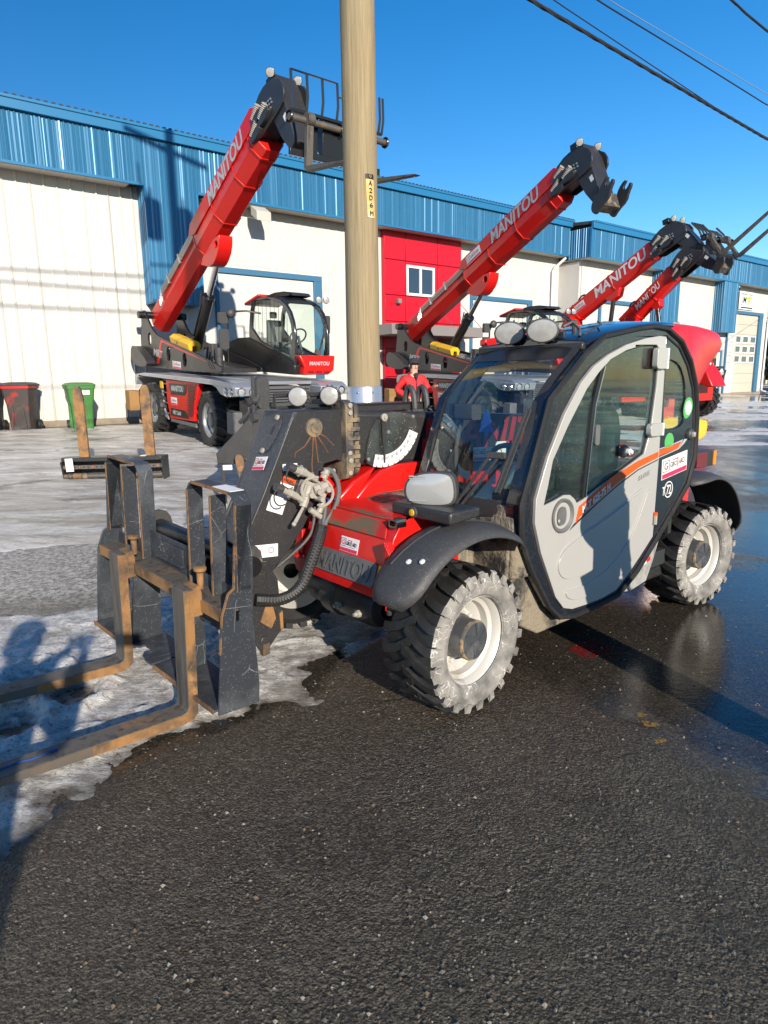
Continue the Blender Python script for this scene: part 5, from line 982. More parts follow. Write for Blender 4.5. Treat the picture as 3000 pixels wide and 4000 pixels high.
MB().loft([[(x-.055*math.sin(math.pi*(y-.08)/.70)-.004, y, z) for y in (.08, .10, .125)] for x, z in WS], caps=False, closed=False).build('screen_edge', 'black', wsn); MB().loft([[(x-.055*math.sin(math.pi*(y-.08)/.70)-.004, y, z) for y in (.745, .765, .78)] for x, z in WS], caps=False, closed=False).build('screen_edge', 'black', wsn)
MB().hexa([(.34, .06, .62), (.34, .80, .62), (.55, .82, .62), (.55, .03, .62), (.355, .06, .96), (.34, .80, .96), (.45, .82, .96), (.45, .03, .96)]).build('scuttle', 'mudpanel', tel, .02)
wp = MB().cyl((.35, .44, .955), (.31, .44, .965), .028, n=12).beam((.31, .44, .97), (.36, .24, 1.25), .012, .016, (-1, 0, 0)).beam((.31, .40, .97), (.375, .19, 1.25), .012, .016, (-1, 0, 0)).beam((.355, .26, 1.25), (.38, .16, 1.25), .03, .02, (-1, 0, 0)).build('wiper_arm', 'plastic', wsn, .002)
MB().beam((.355, .20, 1.06), (.50, .13, 1.47), .010, .018, (-1, 0, 0)).beam((.36, .185, 1.06), (.51, .118, 1.48), .022, .010, (-1, 0, 0)).build('wiper_blade', 'plastic', wp)
MB().prism(rrect(-.04, .04, -.085, .085, .008, 2), 0, .014, lambda u, v, h: (.50-h-.0+v*.32, .10+u*.5, 1.33+v)).build('pillar_pad', 'plastic', tel, .003)
# cab inside
MB().bb(.45, 2.0, .10, .78, .40, .50).build('cab_floor', 'dash', tel); MB().hexa([(.46, .12, .50), (.46, .78, .50), (.62, .78, .50), (.62, .12, .50), (.42, .12, .98), (.42, .78, .98), (.66, .78, 1.03), (.66, .12, 1.03)]).build('dashboard', 'dash', tel, .02)
MB().tube([(.66, .45, .95), (.82, .45, 1.12)], .03, 10).build('steering_column', 'dash', tel)
sw = MB().tube([(.84+.19*math.cos(t)*-.42*-1*.9, .45+.19*math.sin(t), 1.15+.19*math.cos(t)*.55*-1) for t in [2*math.pi*i/24 for i in range(24)]], .016, 8, closed=True).build('steering_wheel', 'plastic', tel); MB().beam((.76, .45, 1.25), (.92, .45, 1.05), .03, .02).beam((.84, .27, 1.15), (.84, .63, 1.15), .03, .02).build('wheel_spoke', 'plastic', sw)
seat = MB().prism(smooth([(1.02, .82), (1.05, .92), (1.50, .90), (1.55, .80), (1.1, .74)], 2), .22, .66, fy).build('seat', 'seat', tel, .03); MB().loft([[(1.46+.10*(z-.9), y0, z), (1.58+.12*(z-.9), y0, z), (1.58+.12*(z-.9), y1, z), (1.46+.10*(z-.9), y1, z)] for z, y0, y1 in ((.88, .26, .64), (1.1, .25, .65), (1.3, .26, .64), (1.40, .29, .61), (1.45, .34, .56))]).build('seat_back', 'seat', seat, .035)
MB().bb(1.0, 1.5, .66, .76, .70, 1.0).build('side_console', 'dash', tel, .02); MB().bb(1.98, 2.02, .1, .78, .6, 1.05).build('rear_wall', 'dash', tel)
MB().tube([(.62, .74, 1.0), (.62, .74, 1.25), (.66, .72, 1.45), (.80, .68, 1.62)], .012, 6).build('cab_cable', 'plastic', tel)
fw_ = MB().loft([[(x, YF-.03, z) for x, z in ((.52, 1.0), (.60, 1.3), (.80, 1.55), (1.0, 1.72))], [(x, YF-.03, z) for x, z in ((1.95, 1.0), (2.02, 1.3), (1.95, 1.6), (1.7, 1.80))]], caps=False, closed=False).build('far_window', 'glass_back', tel)
dealer_sticker(fw_, (.90, YF-.035, 1.17), (1, 0, -.03), (0, 0, 1), .17, .085)
dg = plate(fw_, 'danger_sticker', 'paper', (1.12, YF-.035, 1.185), (1, 0, -.04), (0, 0, 1), .20, .10); plate(dg, 'danger_panel', 'ink', (1.17, YF-.038, 1.17), (1, 0, -.04), (0, 0, 1), .10, .07); plate(dg, 'danger_band', 'ink_red', (1.17, YF-.038, 1.222), (1, 0, -.04), (0, 0, 1), .10, .026); lettering(dg, 'DANGER', 'white', (1.175, YF-.040, 1.222), (1, 0, -.04), (0, 0, 1), .07, .014, .01)
MB().prism(circ(1.055, 1.165, .026, 16), YF-.040, YF-.038, fy, [circ(1.055, 1.165, .020, 16)]).build('prohibition_ring', 'ink_red', dg)
plate(fw_, 'notice', 'paper', (1.44, YF-.035, 1.12), (1, 0, 0), (0, 0, 1), .09, .17); plate(fw_, 'notice', 'paper', (1.56, YF-.035, 1.17), (1, 0, 0), (0, 0, 1), .07, .10)
s2 = MB().prism(arc(.80, 1.22, .20, 150, 265, 14)+arc(.80, 1.22, .15, 265, 150, 14), YF-.04, YF-.037, fy).build('angle_scale', 'paper', fw_)
vm = MB().prism(rrect(.60, .68, 1.40, 1.49, .015), .60, .74, lambda u, v, h: (u, h, v)).build('inside_mirror', 'plastic', tel, .01)
at_ = smooth([(0, .10), (.03, .06), (.022, .055), (.045, .02), (.035, .015), (.055, -.03), (.012, -.03), (.012, -.055), (-.012, -.055), (-.012, -.03), (-.055, -.03), (-.035, .015), (-.045, .02), (-.022, .055), (-.03, .06)], 0)
tr_ = MB().prism(at_, 0, .003, lambda u, v, h: (.68+h, .56-u, 1.36+v)).build('air_freshener', 'bluep', None); tr_.parent = None; tr_.matrix_world = TM; tag(tr_, 'blue tree shaped air freshener hanging inside the near cab windscreen', 'air freshener')
# front lamp on its bracket, mudguards, rear light
br = MB().hexa([(-.14, .03, .985), (-.14, .44, .985), (.02, .44, 1.0), (.06, .03, 1.0), (-.14, .03, 1.045), (-.14, .44, 1.045), (.02, .44, 1.05), (.06, .03, 1.05)]).prism([(.44, 1.04), (.40, 1.04), (.37, .80), (.42, .80)], -.12, .02, fx).build('lamp_bracket', 'black', tel, .012)
MB().lathe([(.026, 0), (.026, .012), (.018, .014)], (-.142, .27, 1.015), (-1, 0, 0), 14).build('reflector_seat', 'plastic', br); MB().lathe([(.018, .012), (.016, .018), (.001, .020)], (-.142, .27, 1.015), (-1, 0, 0), 12).build('side_reflector', 'yellow', br)
LPN = Vector((-.88, -.48, .0)).normalized(); LPU = Vector((0, 0, 1)); LPW = LPN.cross(LPU); LC = Vector((-.06, .235, 1.128))
lo = smooth([(-.125, -.055), (-.115, .05), (-.08, .078), (.05, .072), (.125, .035), (.135, -.04), (.10, -.085), (-.08, -.085)], 2)
LW = -LPW
def lring(k, h): return [LC+LW*(-u*k)+LPU*(v*k)+LPN*h for u, v in lo]
hl = MB().loft([lring(.60, -.11), lring(.92, -.08), lring(1.03, -.02), lring(1.04, .012), lring(.97, .016)]).cyl(LC-LPU*.08-LPN*.04, LC-LPU*.125-LPN*.04, .028, n=12).build('headlight', 'plastic', tel, .004)
MB().loft([lring(.95, .006), lring(.93, .020), lring(.6, .030), lring(.02, .033)]).build('lens', 'lens_clear', hl)
rb_ = MB()
for k in range(11): 
    v_ = -.062+k*.0115; rb_.beam(LC+LW*.0 -LW*(-.02)*-1+LPU*v_+LPN*.028, LC+LW*-.105+LPU*v_+LPN*.022, .004, .006, LPU)
x = rb_.build('lens_rib', 'lens_clear', hl); x['kind'] = 'stuff'
def mudguard(cx_, cz_, R0, a0, a1, y0, y1, m, drop=.05, name='mudguard', tip=0):
    rings = []
    for i in range(21):
        f = i/20; a = R_(a0+(a1-a0)*f); tw = 1-.42*max(0, (abs(f-.5)-.36)/.14)**2
        row = []
        for k in range(9):
            g_ = k/8; y = (y0+y1)/2+(g_-.5)*(y1-y0)*tw; r = R0-drop*(2*abs(g_-.5))**3; row.append((cx_+r*math.cos(a), y, cz_+r*math.sin(a)))
        rings.append(row)
    o = MB().loft(rings, caps=False, closed=False).build(name, m, tel, angle=60); s_ = o.modifiers.new('thickness', 'SOLIDIFY'); s_.thickness = .010; s_.offset = -1; return o
mg1 = mudguard(.0, .40, .575, 150, 50, -.07, .26, 'plastic')
for (a, y) in ((128, .07), (126, .0)): MB().lathe([(.014, 0), (.013, .006), (.001, .010)], (.573*math.cos(R_(a)), y, .40+.573*math.sin(R_(a))), (math.cos(R_(a)), 0, math.sin(R_(a))), 10).build('rivet', 'pvc', mg1)
MB().tube([(.578*math.cos(R_(a)), .11+.0012*(a-95), .40+.578*math.sin(R_(a))) for a in range(60, 140, 8)], .005, 5).build('pressed_rib', 'plastic', mg1)
mudguard(2.27, .46, .535, 112, 4, -.06, .27, 'plastic', .04); mudguard(.0, .40, .575, 150, 50, 1.46, 1.79, 'plastic')
rl = MB().bb(2.60, 2.90, .24, .42, .965, 1.085).build('rear_light', 'black', tel, .006); MB().bb(2.60, 2.76, .234, .24, .972, 1.078).build('lens', 'redlens', rl); MB().bb(2.86, 2.905, .233, .24, .972, 1.078).build('lens', 'amber', rl); MB().bb(2.0, 2.7, .30, .36, .93, .965).build('light_arm', 'black', rl)
MB().prism([(2.0, .95), (2.42, .95), (2.42, .90), (2.1, .70), (2.0, .70)], .28, .34, fy).build('rear_bracket', 'red', tel, .005)

# ------------------------------------------------------------------ big telehandlers behind.  local x = forwards, y = across (0 = near wheel face), z up
def boom_ring(p, d, n, yc, hw, top, bot, ch):
    p = Vector(p); Y = Vector((0, 1, 0)); pts = [(-hw, top), (hw, top), (hw, bot+ch), (hw-ch*.8, bot), (-hw+ch*.8, bot), (-hw, bot+ch)]
    return [p+Y*(yc+u)+n*v for u, v in pts]
def boom_seg(mb, piv, ang, s0, s1, yc, hw, top, bot, ch):
    d = Vector((math.cos(ang), 0, math.sin(ang))); n = Vector((-math.sin(ang), 0, math.cos(ang))); P = Vector((piv[0], 0, piv[1]))
    mb.loft([boom_ring(P+d*s, d, n, yc, hw, top, bot, ch) for s in (s0, s1)]); return mb
def B(piv, ang, s, v, y): return Vector((piv[0]+math.cos(ang)*s-math.sin(ang)*v, y, piv[1]+math.sin(ang)*s+math.cos(ang)*v))
def spring(parent, a, b, r):
    a, b = Vector(a), Vector(b); k = 9; pr = []
    d = (b-a); L = d.length; d.normalize()
    for i in range(k*2): pr.append((r*(1.0 if i % 2 else .72), L*i/(k*2-1)))
    return MB().lathe([(.001, 0)]+pr+[(.001, L)], a, d, 12).build('spring', 'beige', parent)
def boom_head(root, piv, ang, s, ymid, hw, reach, drop, name='boom_head'):
    """curved black head: sheave plates, hose springs, bolts, then the folded nose that hangs down"""
    f = lambda u, v, y: tuple(B(piv, ang, s+u, v, y))
    nose = [(-.05, -.30), (-.10, .10), (.05, .22), (.45, .34), (.85, .30), (1.10, .10)]
    h = MB()
    for y in (ymid-hw, ymid+hw-.04):
        h.prism(smooth([(-.12, -.28), (-.14, .10), (.1, .25), (.50, .33), (.90, .22), (1.12, -.05), (1.05, -.35), (.7, -.38)], 1), y, y+.04, lambda u, v, hh: f(u, v, hh))
    h.prism([(-.2, -.22), (-.2, .02), (.45, .06), (.9, .02), (.9, -.25)], ymid-hw+.1, ymid+hw-.1, lambda u, v, hh: f(u, v, hh))
    hd = h.build(name, 'black', root, .01)
    for (u, v) in ((.22, .06), (.42, -.10), (.05, -.14)):
        spring(hd, f(u-.12, v-.03, ymid-hw-.05), f(u+.14, v+.06, ymid-hw-.05), .060); MB().prism(smooth([(u-.2, v-.14), (u-.2, v-.06), (u+.05, v-.02), (u+.22, v-.06), (u+.2, v-.15), (u, v-.19)], 1), ymid-hw-.09, ymid-hw, lambda a, b_, hh: f(a, b_, hh)).build('sheave_guard', 'black', hd, .008)
    for i in range(14): 
        u, v = .42+.07*(i % 5)+random.uniform(-.01, .01), .02-.07*(i//5)-.02*(i % 5); c = f(u, v, ymid-hw-.005); MB().lathe([(.020, 0), (.020, .02), (.001, .022)], c, (0, -1, 0), 8).build('bolt', 'galv', hd)
    for k in range(3): MB().tube([f(-.1+.2*i, .02+.05*k+.13*math.sin(i*.8), ymid-hw+.05+.04*k) for i in range(6)], .016, 6).build('hose', 'plastic', hd)
    # nose
    p0 = Vector(f(.78, .05, 0)); p1 = p0+Vector((reach, 0, -drop)); d = (p1-p0).normalized(); n = Vector((-d.z, 0, d.x)); n = n if n.x > 0 else -n
    q = lambda u, v, y: tuple(p0+d*u+n*v+Vector((0, y, 0))); L = (p1-p0).length
    ns = MB().prism([(-.25, -.20), (-.22, .16), (.15, .20), (L*.72, .13), (L, .08), (L+.05, -.12), (L*.7, -.22), (L*.3, -.26)], ymid-hw*.82, ymid+hw*.82, lambda u, v, hh: q(u, v, hh)).build('boom_nose', 'black', root, .02)
    st_ = plate(ns, 'info_sticker', 'paper', Vector(q(L*.22, .0, ymid-hw*.82-.003)), d, Vector((0, 1, 0)).cross(d)*-1, .20, .15); 
    plate(ns, 'info_sticker', 'white', Vector(q(L*.55, .05, ymid-hw*.82-.003)), d, Vector((0, 1, 0)).cross(d)*-1, .13, .09)
    lb = MB().box(f(.62, .45, ymid), (.20, .22, .14), Matrix.Rotation(-ang*.5, 3, 'Y')).build('camera_box', 'black_clean', ns, .015); MB().box(f(.62, .35, ymid), (.05, .08, .14)).build('camera_foot', 'black_clean', lb)
    for y in (ymid-hw-.02, ymid+hw+.02): round_lamp(ns, f(.92, .28, y), (.75, -.62, -.2), .075, 'black_clean', 'lens', depth=.1)
    return hd, ns, (p1, d, n)
def hook_coupler(root, at, d, n, ymid, hw=.30, sc=1.0):
    q = lambda u, v, y: tuple(at+d*(u*sc)+n*(v*sc)+Vector((0, y, 0)))
    c = MB().prism([(-.15, -.12), (.22, -.16), (.25, .10), (-.10, .16)], ymid-hw*.8, ymid+hw*.8, lambda u, v, h: q(u, v, h)).build('coupler', 'mudmetal', root, .01)
    for y in (ymid-hw, ymid+hw-.06): MB().prism(smooth([(.20, -.22), (.32, -.15), (.26, .02), (.24, .30), (.12, .42), (.02, .58), (-.07, .56), (.0, .44), (-.02, .34), (-.12, .38), (-.16, .50), (-.22, .46), (-.16, .24), (-.05, .12), (-.02, -.1), (.08, -.20)], 1), y, y+.06, lambda u, v, h: q(u, v, h)).build('coupler_hook', 'black', c, .006)
    return c
def fork_set(root, M, width, label=None, tl=1.2, gh=.68, bars=(0, .16, .32, .48, .64, .80, .96, 1.0), m='black_clean', tm='rusty_dark', th_=.72, tx=(.16, .82)):
    """M: matrix taking (x across, y forward, z up) into the parent's space; origin at the left end of the top tube"""
    class C(MB):
        def add(s, vs, fs): return MB.add(s, [tuple(M @ Vector(p)) for p in vs], fs)
    fr = C().bb(0, width, -.10, -.04, -.52, -.42).bb(0, width, -.10, -.03, .10, .15).bb(width*.22, width*.30, -.14, -.09, -.5, .15).bb(width*.70, width*.78, -.14, -.09, -.5, .15).prism([(-.30, -.25), (-.06, -.5), (-.06, .14), (-.22, .12)], width*.34, width*.66, fx).build('fork_frame', m, root, .008)
    C().cyl((-.06, 0, 0), (width+.06, 0, 0), .055, n=14).build('fork_tube', 'steel_scraped' if m == 'black_clean' else m, fr)
    for x in (-.05, width*.5, width+.05): C().lathe([(.085, -.02), (.095, 0), (.085, .02), (.001, .02)], (x, 0, 0), (1, 0, 0), 16).build('tube_collar', m, fr)
    for b_ in bars:
        x = b_*width; zt = gh if (b_ < .5 or b_ > .94) else gh*.72
        C().tube([(x, -.05, .12), (x, -.02, zt*.5), (x, -.07, zt)], .027, 4).build('guard_bar', m, fr)
    C().beam((0, -.07, gh), (width*.48, -.07, gh), .03, .02).beam((width*.5, -.07, gh*.72), (width*.82, -.07, gh*.72), .025, .02).build('guard_rail', m, fr)
    for f_ in tx:
        x = f_*width; C().prism([(.0, .10), (.08, .10), (.08, -th_+.06), (tl, -th_+.01), (tl+.06, -th_), (tl, -th_-.012), (.06, -th_-.02), (.0, -th_+.04)], x-.06, x+.06, fx).prism(circ(.04, .02, .10, 12), x-.065, x+.065, fx).build('fork_tine', tm, fr, .004)
    return fr
def cab_box(root, x0, x1, y0, y1, zb, zt, prof, win, red_panel=True, lit=True, roofz=None, mirror=True):
    """side profile prof (x,z); window polygon win; glass all round"""
    cb = MB().prism(prof, y0, y0+.06, fy, [win]).prism(prof, y1-.06, y1, fy, [win])
    xs_ = [p[0] for p in prof]; c = cb.build('cab_frame', 'black_pillar', root, .02)
    MB().prism(win, y0+.02, y0+.025, fy).build('side_glass', 'glass_mrt', c); MB().prism(win, y1-.025, y1-.02, fy).build('side_glass', 'glass_mrt', c)
    return c
def rotating_handler(name, M, label, ang, outer, group, tines, bright_text=False, sticker_s=None, txt=(4.25, 6.05)):
    r = empty(name, M, label, 'telehandler', group)
    for (x, y, s_) in ((0, 0, -1), (2.98, 0, -1), (0, 2.5, 1), (2.98, 2.5, 1)): make_wheel(r, (x, y, .58), .58, .45, .33, 18, s_, rimmat='rim_grey', hubmat='plastic_grey', dirty=False, nuts=10, hub_r=.15, hub_out=-.03, steer=R_(-6) if x > 1 else 0)
    ch = MB().bb(-1.0, 4.0, .55, 1.95, .50, 1.15).bb(.72, 2.5, .10, 2.4, .40, 1.2).build('chassis', 'black', r, .02)
    # deck with drooping front corners
    deck = [(-1.05, 1.22), (-1.0, 1.30), (-.4, 1.36), (3.3, 1.40), (4.1, 1.38), (4.25, 1.30), (4.22, 1.14), (3.9, 1.10), (3.62, 1.14), (3.42, 1.26), (3.2, 1.30), (-.5, 1.28), (-.85, 1.22), (-.95, 1.05), (-1.05, 1.08)]
    mid = [(-1.0, 1.30), (-.4, 1.37), (3.3, 1.41), (3.9, 1.39), (3.9, 1.32), (3.2, 1.31), (-.5, 1.29), (-.95, 1.26)]
    dk = MB().prism(deck, -.03, .62, fy).build('deck', 'silver_grey', r, .035); MB().prism(deck, 1.88, 2.53, fy).build('deck', 'silver_grey', r, .035); MB().prism(mid, .62, 1.88, fy).build('deck', 'silver_grey', r, .02)
    for y in (.10, .34, 2.15, 2.40): 
        hl_ = MB().lathe([(.085, -.02), (.09, .0), (.085, .012), (.07, .006), (.001, .006)], (4.235, y, 1.215), (1, 0, -.1), 18).build('headlamp', 'chrome', dk); MB().lathe([(.062, .006), (.05, .012), (.001, .014)], (4.235, y, 1.215), (1, 0, -.1), 14).build('lens', 'lens_clear', hl_)
    for y in (.10, .34): 
        hl_ = MB().lathe([(.075, -.02), (.08, .0), (.075, .012), (.06, .006), (.001, .006)], (3.75+y*.9, -.034, 1.20), (0, -1, -.1), 18).build('headlamp', 'chrome', dk); MB().lathe([(.055, .006), (.045, .012), (.001, .014)], (3.75+y*.9, -.034, 1.20), (0, -1, -.1), 14).build('lens', 'lens_clear', hl_)
    gr = MB().bb(4.0, 4.04, .75, 1.75, .95, 1.30).build('front_grille', 'mesh_grey', r, .01)
    for k in range(6): MB().bb(4.04, 4.05, .78, 1.72, .98+k*.05, 1.0+k*.05).build('grille_bar', 'black_clean', gr)
    MB().bb(3.9, 4.1, .70, 1.80, .88, .93).build('front_step', 'steel', r, .006)
    # red side panel
    pn = MB().prism([(.80, 1.27), (2.55, 1.30), (2.50, 1.14), (2.30, .85), (2.24, .47), (.95, .42), (.80, .80)], .02, .14, fy).build('side_panel', 'red', r, .02); MB().bb(.95, 2.3, .03, .14, .34, .415).build('panel_foot', 'plastic_grey', r, .01)
    p1 = MB().prism([(.98, 1.20), (1.95, 1.22), (1.90, 1.04), (1.80, .98), (1.10, .96)], .008, .022, fy).build('badge_plate', 'black_clean', pn, .006); lettering(p1, 'MANITOU', 'letter_grey', (1.45, .006, 1.105), (1, 0, .02), (0, 0, 1), .66, .13, .022, .1)
    p2 = MB().prism([(1.05, .66), (1.80, .66), (2.0, .50), (1.0, .49)], .008, .022, fy).build('badge_plate', 'black_clean', pn, .006); lettering(p2, 'MRT 2660', 'letter_grey', (1.38, .006, .575), (1, 0, 0), (0, 0, 1), .44, .09, .015, .1)
    MB().prism([(1.98, 1.24), (2.42, 1.25), (2.20, .80), (2.14, .56), (2.0, .56), (2.05, .80)], .010, .021, fy).build('vent_mesh', 'red_dark', pn, .004)
    hs_ = MB()
    for i in range(5):
        for k in range(13): hs_.box((2.06+.075*i-.012*k+(.03 if k % 2 else 0), .008, 1.20-.05*k), (.035, .006, .028))
    x = hs_.build('vent_hole', 'ink', pn); x['kind'] = 'stuff'
    dealer_sticker(pn, (1.22, .017, .82), (1, 0, 0), (0, 0, 1), .34, .16)
    for k, z in enumerate((.48, .72, .95, 1.15)): MB().bb(.42, .74, .06, .36, z, z+.025).build('step', 'steel', r, .004)
    MB().prism([(.36, 1.2), (.42, 1.2), (.55, .55), (.74, .40), (.74, .36), (.50, .42), (.36, .8)], .06, .09, fy).build('step_side', 'silver_grey', r, .004); MB().bb(.40, .58, .03, .05, 1.05, 1.22).build('wheel_chock', 'yellow', r, .008)
    # stabiliser feet
    for y0 in (.12, 2.1):
        sb2 = MB().prism([(4.0, 1.05), (4.35, .95), (4.35, .60), (4.0, .62)], y0+.05, y0+.32, fy).cyl((4.05, y0+.18, 1.12), (4.28, y0+.18, .82), .05, n=12).build('stabiliser', 'black', r, .01); MB().box((3.98, y0-.02, .62), (.26, .26, .42)).build('stabiliser_pad', 'plastic_grey', sb2, .02)
        sb2 = MB().prism([(-1.0, 1.0), (-1.4, .9), (-1.4, .55), (-1.0, .6)], y0+.05, y0+.32, fy).build('stabiliser', 'black', r, .01); MB().box((-1.55, y0-.06, .62), (.32, .26, .5)).build('stabiliser_pad', 'wood', sb2, .02)
    # turret
    TP = smooth([(-2.05, 2.70), (-2.0, 2.84), (-1.78, 2.84), (-1.55, 2.55), (-1.2, 2.28), (-.75, 2.17), (.05, 2.04), (2.45, 1.64), (2.45, 1.46), (-1.0, 1.43), (-1.9, 1.50), (-2.15, 1.75), (-2.08, 2.2)], 1)
    holes = [circ(-1.54, 2.14, .105, 18, .16), circ(-.36, 1.80, .115, 18, .17), circ(.57, 1.69, .115, 18, .155)]
    tp = MB().prism(TP, .58, .63, fy, holes).build('turret_side', 'black_clean', r, .008); MB().prism(TP, 1.52, 1.57, fy, holes).build('turret_side', 'black_clean', r, .008)
    MB().prism([(-1.9, 1.48), (2.3, 1.48), (2.3, 1.58), (-.2, 1.75), (-1.2, 1.9), (-1.9, 1.9)], .66, 1.50, fy).build('turret_body', 'black', r)
    MB().tube([(-1.88, .45, 2.73), (-1.88, 1.7, 2.73)], .09, 14).build('boom_pin', 'black_clean', tp)
    MB().prism(smooth([(-2.35, 1.72), (-2.25, 1.98), (-1.9, 1.92), (-1.2, 1.62), (-1.25, 1.46), (-1.9, 1.45), (-2.25, 1.55)], 2), .35, .58, fy).build('counterweight', 'black', r, .04); MB().prism(smooth([(-2.35, 1.72), (-2.25, 1.98), (-1.9, 1.92), (-1.2, 1.62), (-1.25, 1.46), (-1.9, 1.45), (-2.25, 1.55)], 2), 1.57, 2.4, fy).build('counterweight', 'black', r, .04)
    MB().prism([(-.80, 2.11), (-.72, 2.13), (.2, 1.965), (1.8, 1.70), (1.8, 1.675), (.2, 1.925), (-.66, 2.07), (-.76, 2.03), (-.98, 1.55), (-1.14, 1.55), (-.88, 2.02)], .574, .581, fy).build('red_outline', 'red', tp)
    lettering(tp, 'MRT', 'letter_grey', (-1.0, .572, 1.80), (1, 0, -.12), (.0, 0, 1), .60, .18, .02, .2)
    MB().lathe([(.075, 0), (.085, .004), (.075, .008)], (-.50, .577, 1.55), (0, -1, 0), 18).build('lifting_ring', 'plastic_grey', tp); dealer_sticker(tp, (.12, .574, 1.56), (1, 0, -.03), (0, 0, 1), .50, .17)
    yl = MB().prism([(-.02, -.10), (-.06, .06), (.04, .13), (.20, .13), (.27, .05), (.24, -.10), (.18, -.10), (.17, .02), (.06, .02), (.05, -.10)], 0, 1.05, lambda u, v, h: (-.22+h, .62+u, 2.15-.16*h+v)).build('cylinder_lock', 'yellow', r, .012); MB().lathe([(.03, 0), (.03, .03), (.001, .03)], (.2, .60, 2.08), (0, -1, 0), 8).build('lock_knob', 'black_clean', yl)
    for k in range(5): MB().tube([(.9, .66+.05*k, 1.86+.02*k), (1.5, .68+.05*k, 1.80+.015*k), (1.75, .7+.05*k, 1.70), (1.9, .72+.05*k, 1.50)], .016, 6).build('hydraulic_pipe', 'beige', r)
    MB().bb(1.55, 1.75, .72, .92, 1.6, 2.08).cyl((1.9, .8, 1.55), (1.9, .8, 2.0), .09, n=12).build('pump_block', 'plastic', r, .01)
    for k in range(3): MB().tube([(1.65+.12*k, .66, 2.0-.1*k), (1.7+.12*k, .60, 1.75), (1.95+.1*k, .60, 1.55), (2.3, .66, 1.50)], .026, 7).build('hose', 'rubber', r)
    # boom
    piv = (-1.88, 2.73); yc, hw = 1.08, .30; s0, s1 = 3.15, outer
    bm_ = boom_seg(MB(), piv, ang, -.12, s0+.3, yc, hw-.03, .10, -.40, .20).build('boom', 'red', r, .012)
    ob = boom_seg(MB(), piv, ang, s0, s1, yc, hw, .20, -.46, .20).build('boom_section', 'red', bm_, .012)
    n = Vector((-math.sin(ang), 0, math.cos(ang))); d = Vector((math.cos(ang), 0, math.sin(ang)))
    for s in (s0+.02, s0+1.1, s0+2.2, s1-.25): MB().loft([boom_ring(B(piv, ang, s+k, 0, 0), d, n, yc, hw+.012, .212, -.472, .20) for k in (0, .035)]).build('boom_rib', 'red', ob, .004)
    MB().prism([(-.02, -.05), (s1-s0+.25, -.05), (s1-s0-.05, .26), (-.12, .26), (-.30, .1)], yc-hw-.035, yc-hw-.005, lambda u, v, h: tuple(B(piv, ang, s0+.2+u, v, h))).build('boom_side', 'red', ob, .01)
    lettering(ob, 'MANITOU', 'letter_white' if bright_text else 'letter_grey', B(piv, ang, (txt[0]+txt[1])/2, .085, yc-hw-.037), d, n, txt[1]-txt[0], .31, .022, .22)
    if sticker_s: dealer_sticker(ob, B(piv, ang, sticker_s, .09, yc-hw-.037), d, n, .62, .24)
    for k in range(4): MB().tube([B(piv, ang, .75+.06*k, -.18, yc-hw-.02-.0*k), B(piv, ang, .80+.06*k, -.04+.045*k, yc-hw-.02), B(piv, ang, 3.0+.06*k, -.04+.045*k, yc-hw-.02), B(piv, ang, 3.2, .0+.04*k, yc-hw+.0)], .015, 6).build('boom_pipe', 'steel', bm_)
    for s in (1.5, 2.3): MB().prism([(s, -.08), (s+.05, -.08), (s+.05, .16), (s, .16)], yc-hw-.04, yc-hw+.02, lambda u, v, h: tuple(B(piv, ang, u, v, h))).build('pipe_clip', 'steel', bm_, .003)
    MB().prism(smooth([(s0-.35, -.42), (s0+.9, -.45), (s0+.7, -.75), (s0+.35, -.86), (s0+.1, -.80)], 1), yc-.16, yc+.16, lambda u, v, h: tuple(B(piv, ang, u, v, h)), [circ(s0+.62, -.60, .08, 12)]).build('cylinder_lug', 'red', bm_, .012)
    c0_, c1_ = Vector((.10, yc, 1.95)), B(piv, ang, s0+.25, -.72, yc); cm_ = c0_.lerp(c1_, .62)
    cy = MB().cyl(c0_, cm_, .125, n=18).cyl(cm_-(cm_-c0_).normalized()*.08, cm_, .145, n=18).build('lift_cylinder', 'black_clean', r, .006); MB().cyl(cm_, c1_, .065, n=14).build('piston_rod', 'chrome', cy); MB().tube([c0_.lerp(cm_, .25)+Vector((0, -.14, .0)), c0_.lerp(cm_, .8)+Vector((0, -.14, 0)), cm_+Vector((-.05, -.16, .1))], .018, 6).build('cylinder_pipe', 'plastic', cy)
    hd, ns, (p1_, dd, nn) = boom_head(r, piv, ang, s1, yc, .26, .62, .95)
    if tines:
        e1_, e2_, e3_ = Vector((0, 1, 0)), Vector((.999, 0, -.05)).normalized(), Vector((.05, 0, 1)).normalized()
        Mf = Matrix(((e1_.x, e2_.x, e3_.x, 5.62), (e1_.y, e2_.y, e3_.y, .38), (e1_.z, e2_.z, e3_.z, 5.58), (0, 0, 0, 1)))
        fork_set(r, Mf, 1.85, tl=1.30)
    else: hook_coupler(r, p1_, dd, nn, yc, .30, .9)
    # cab
    prof = smooth([(1.80, 1.50), (1.72, 2.25), (1.84, 2.98), (2.10, 3.10), (3.0, 3.06), (3.45, 2.86), (3.68, 2.45), (3.70, 1.88), (3.66, 1.52)], 1)
    win = smooth([(1.86, 2.28), (1.93, 2.93), (2.20, 3.03), (2.98, 2.98), (3.36, 2.78), (3.56, 2.42), (3.56, 1.92), (3.40, 1.86)], 1)
    y0, y1 = 1.62, 2.48
    cb = cab_box(r, 1.8, 3.7, y0, y1, 1.5, 3.1, prof, win)
    for k in range(9): MB().beam((2.02+k*.17, y0+.012, 2.24-k*.048), (2.0+k*.17, y0+.012, 3.0 if k < 6 else 3.0-(k-5)*.10), .006, .005, (0, 1, 0)).build('window_guard', 'black_clean', cb)
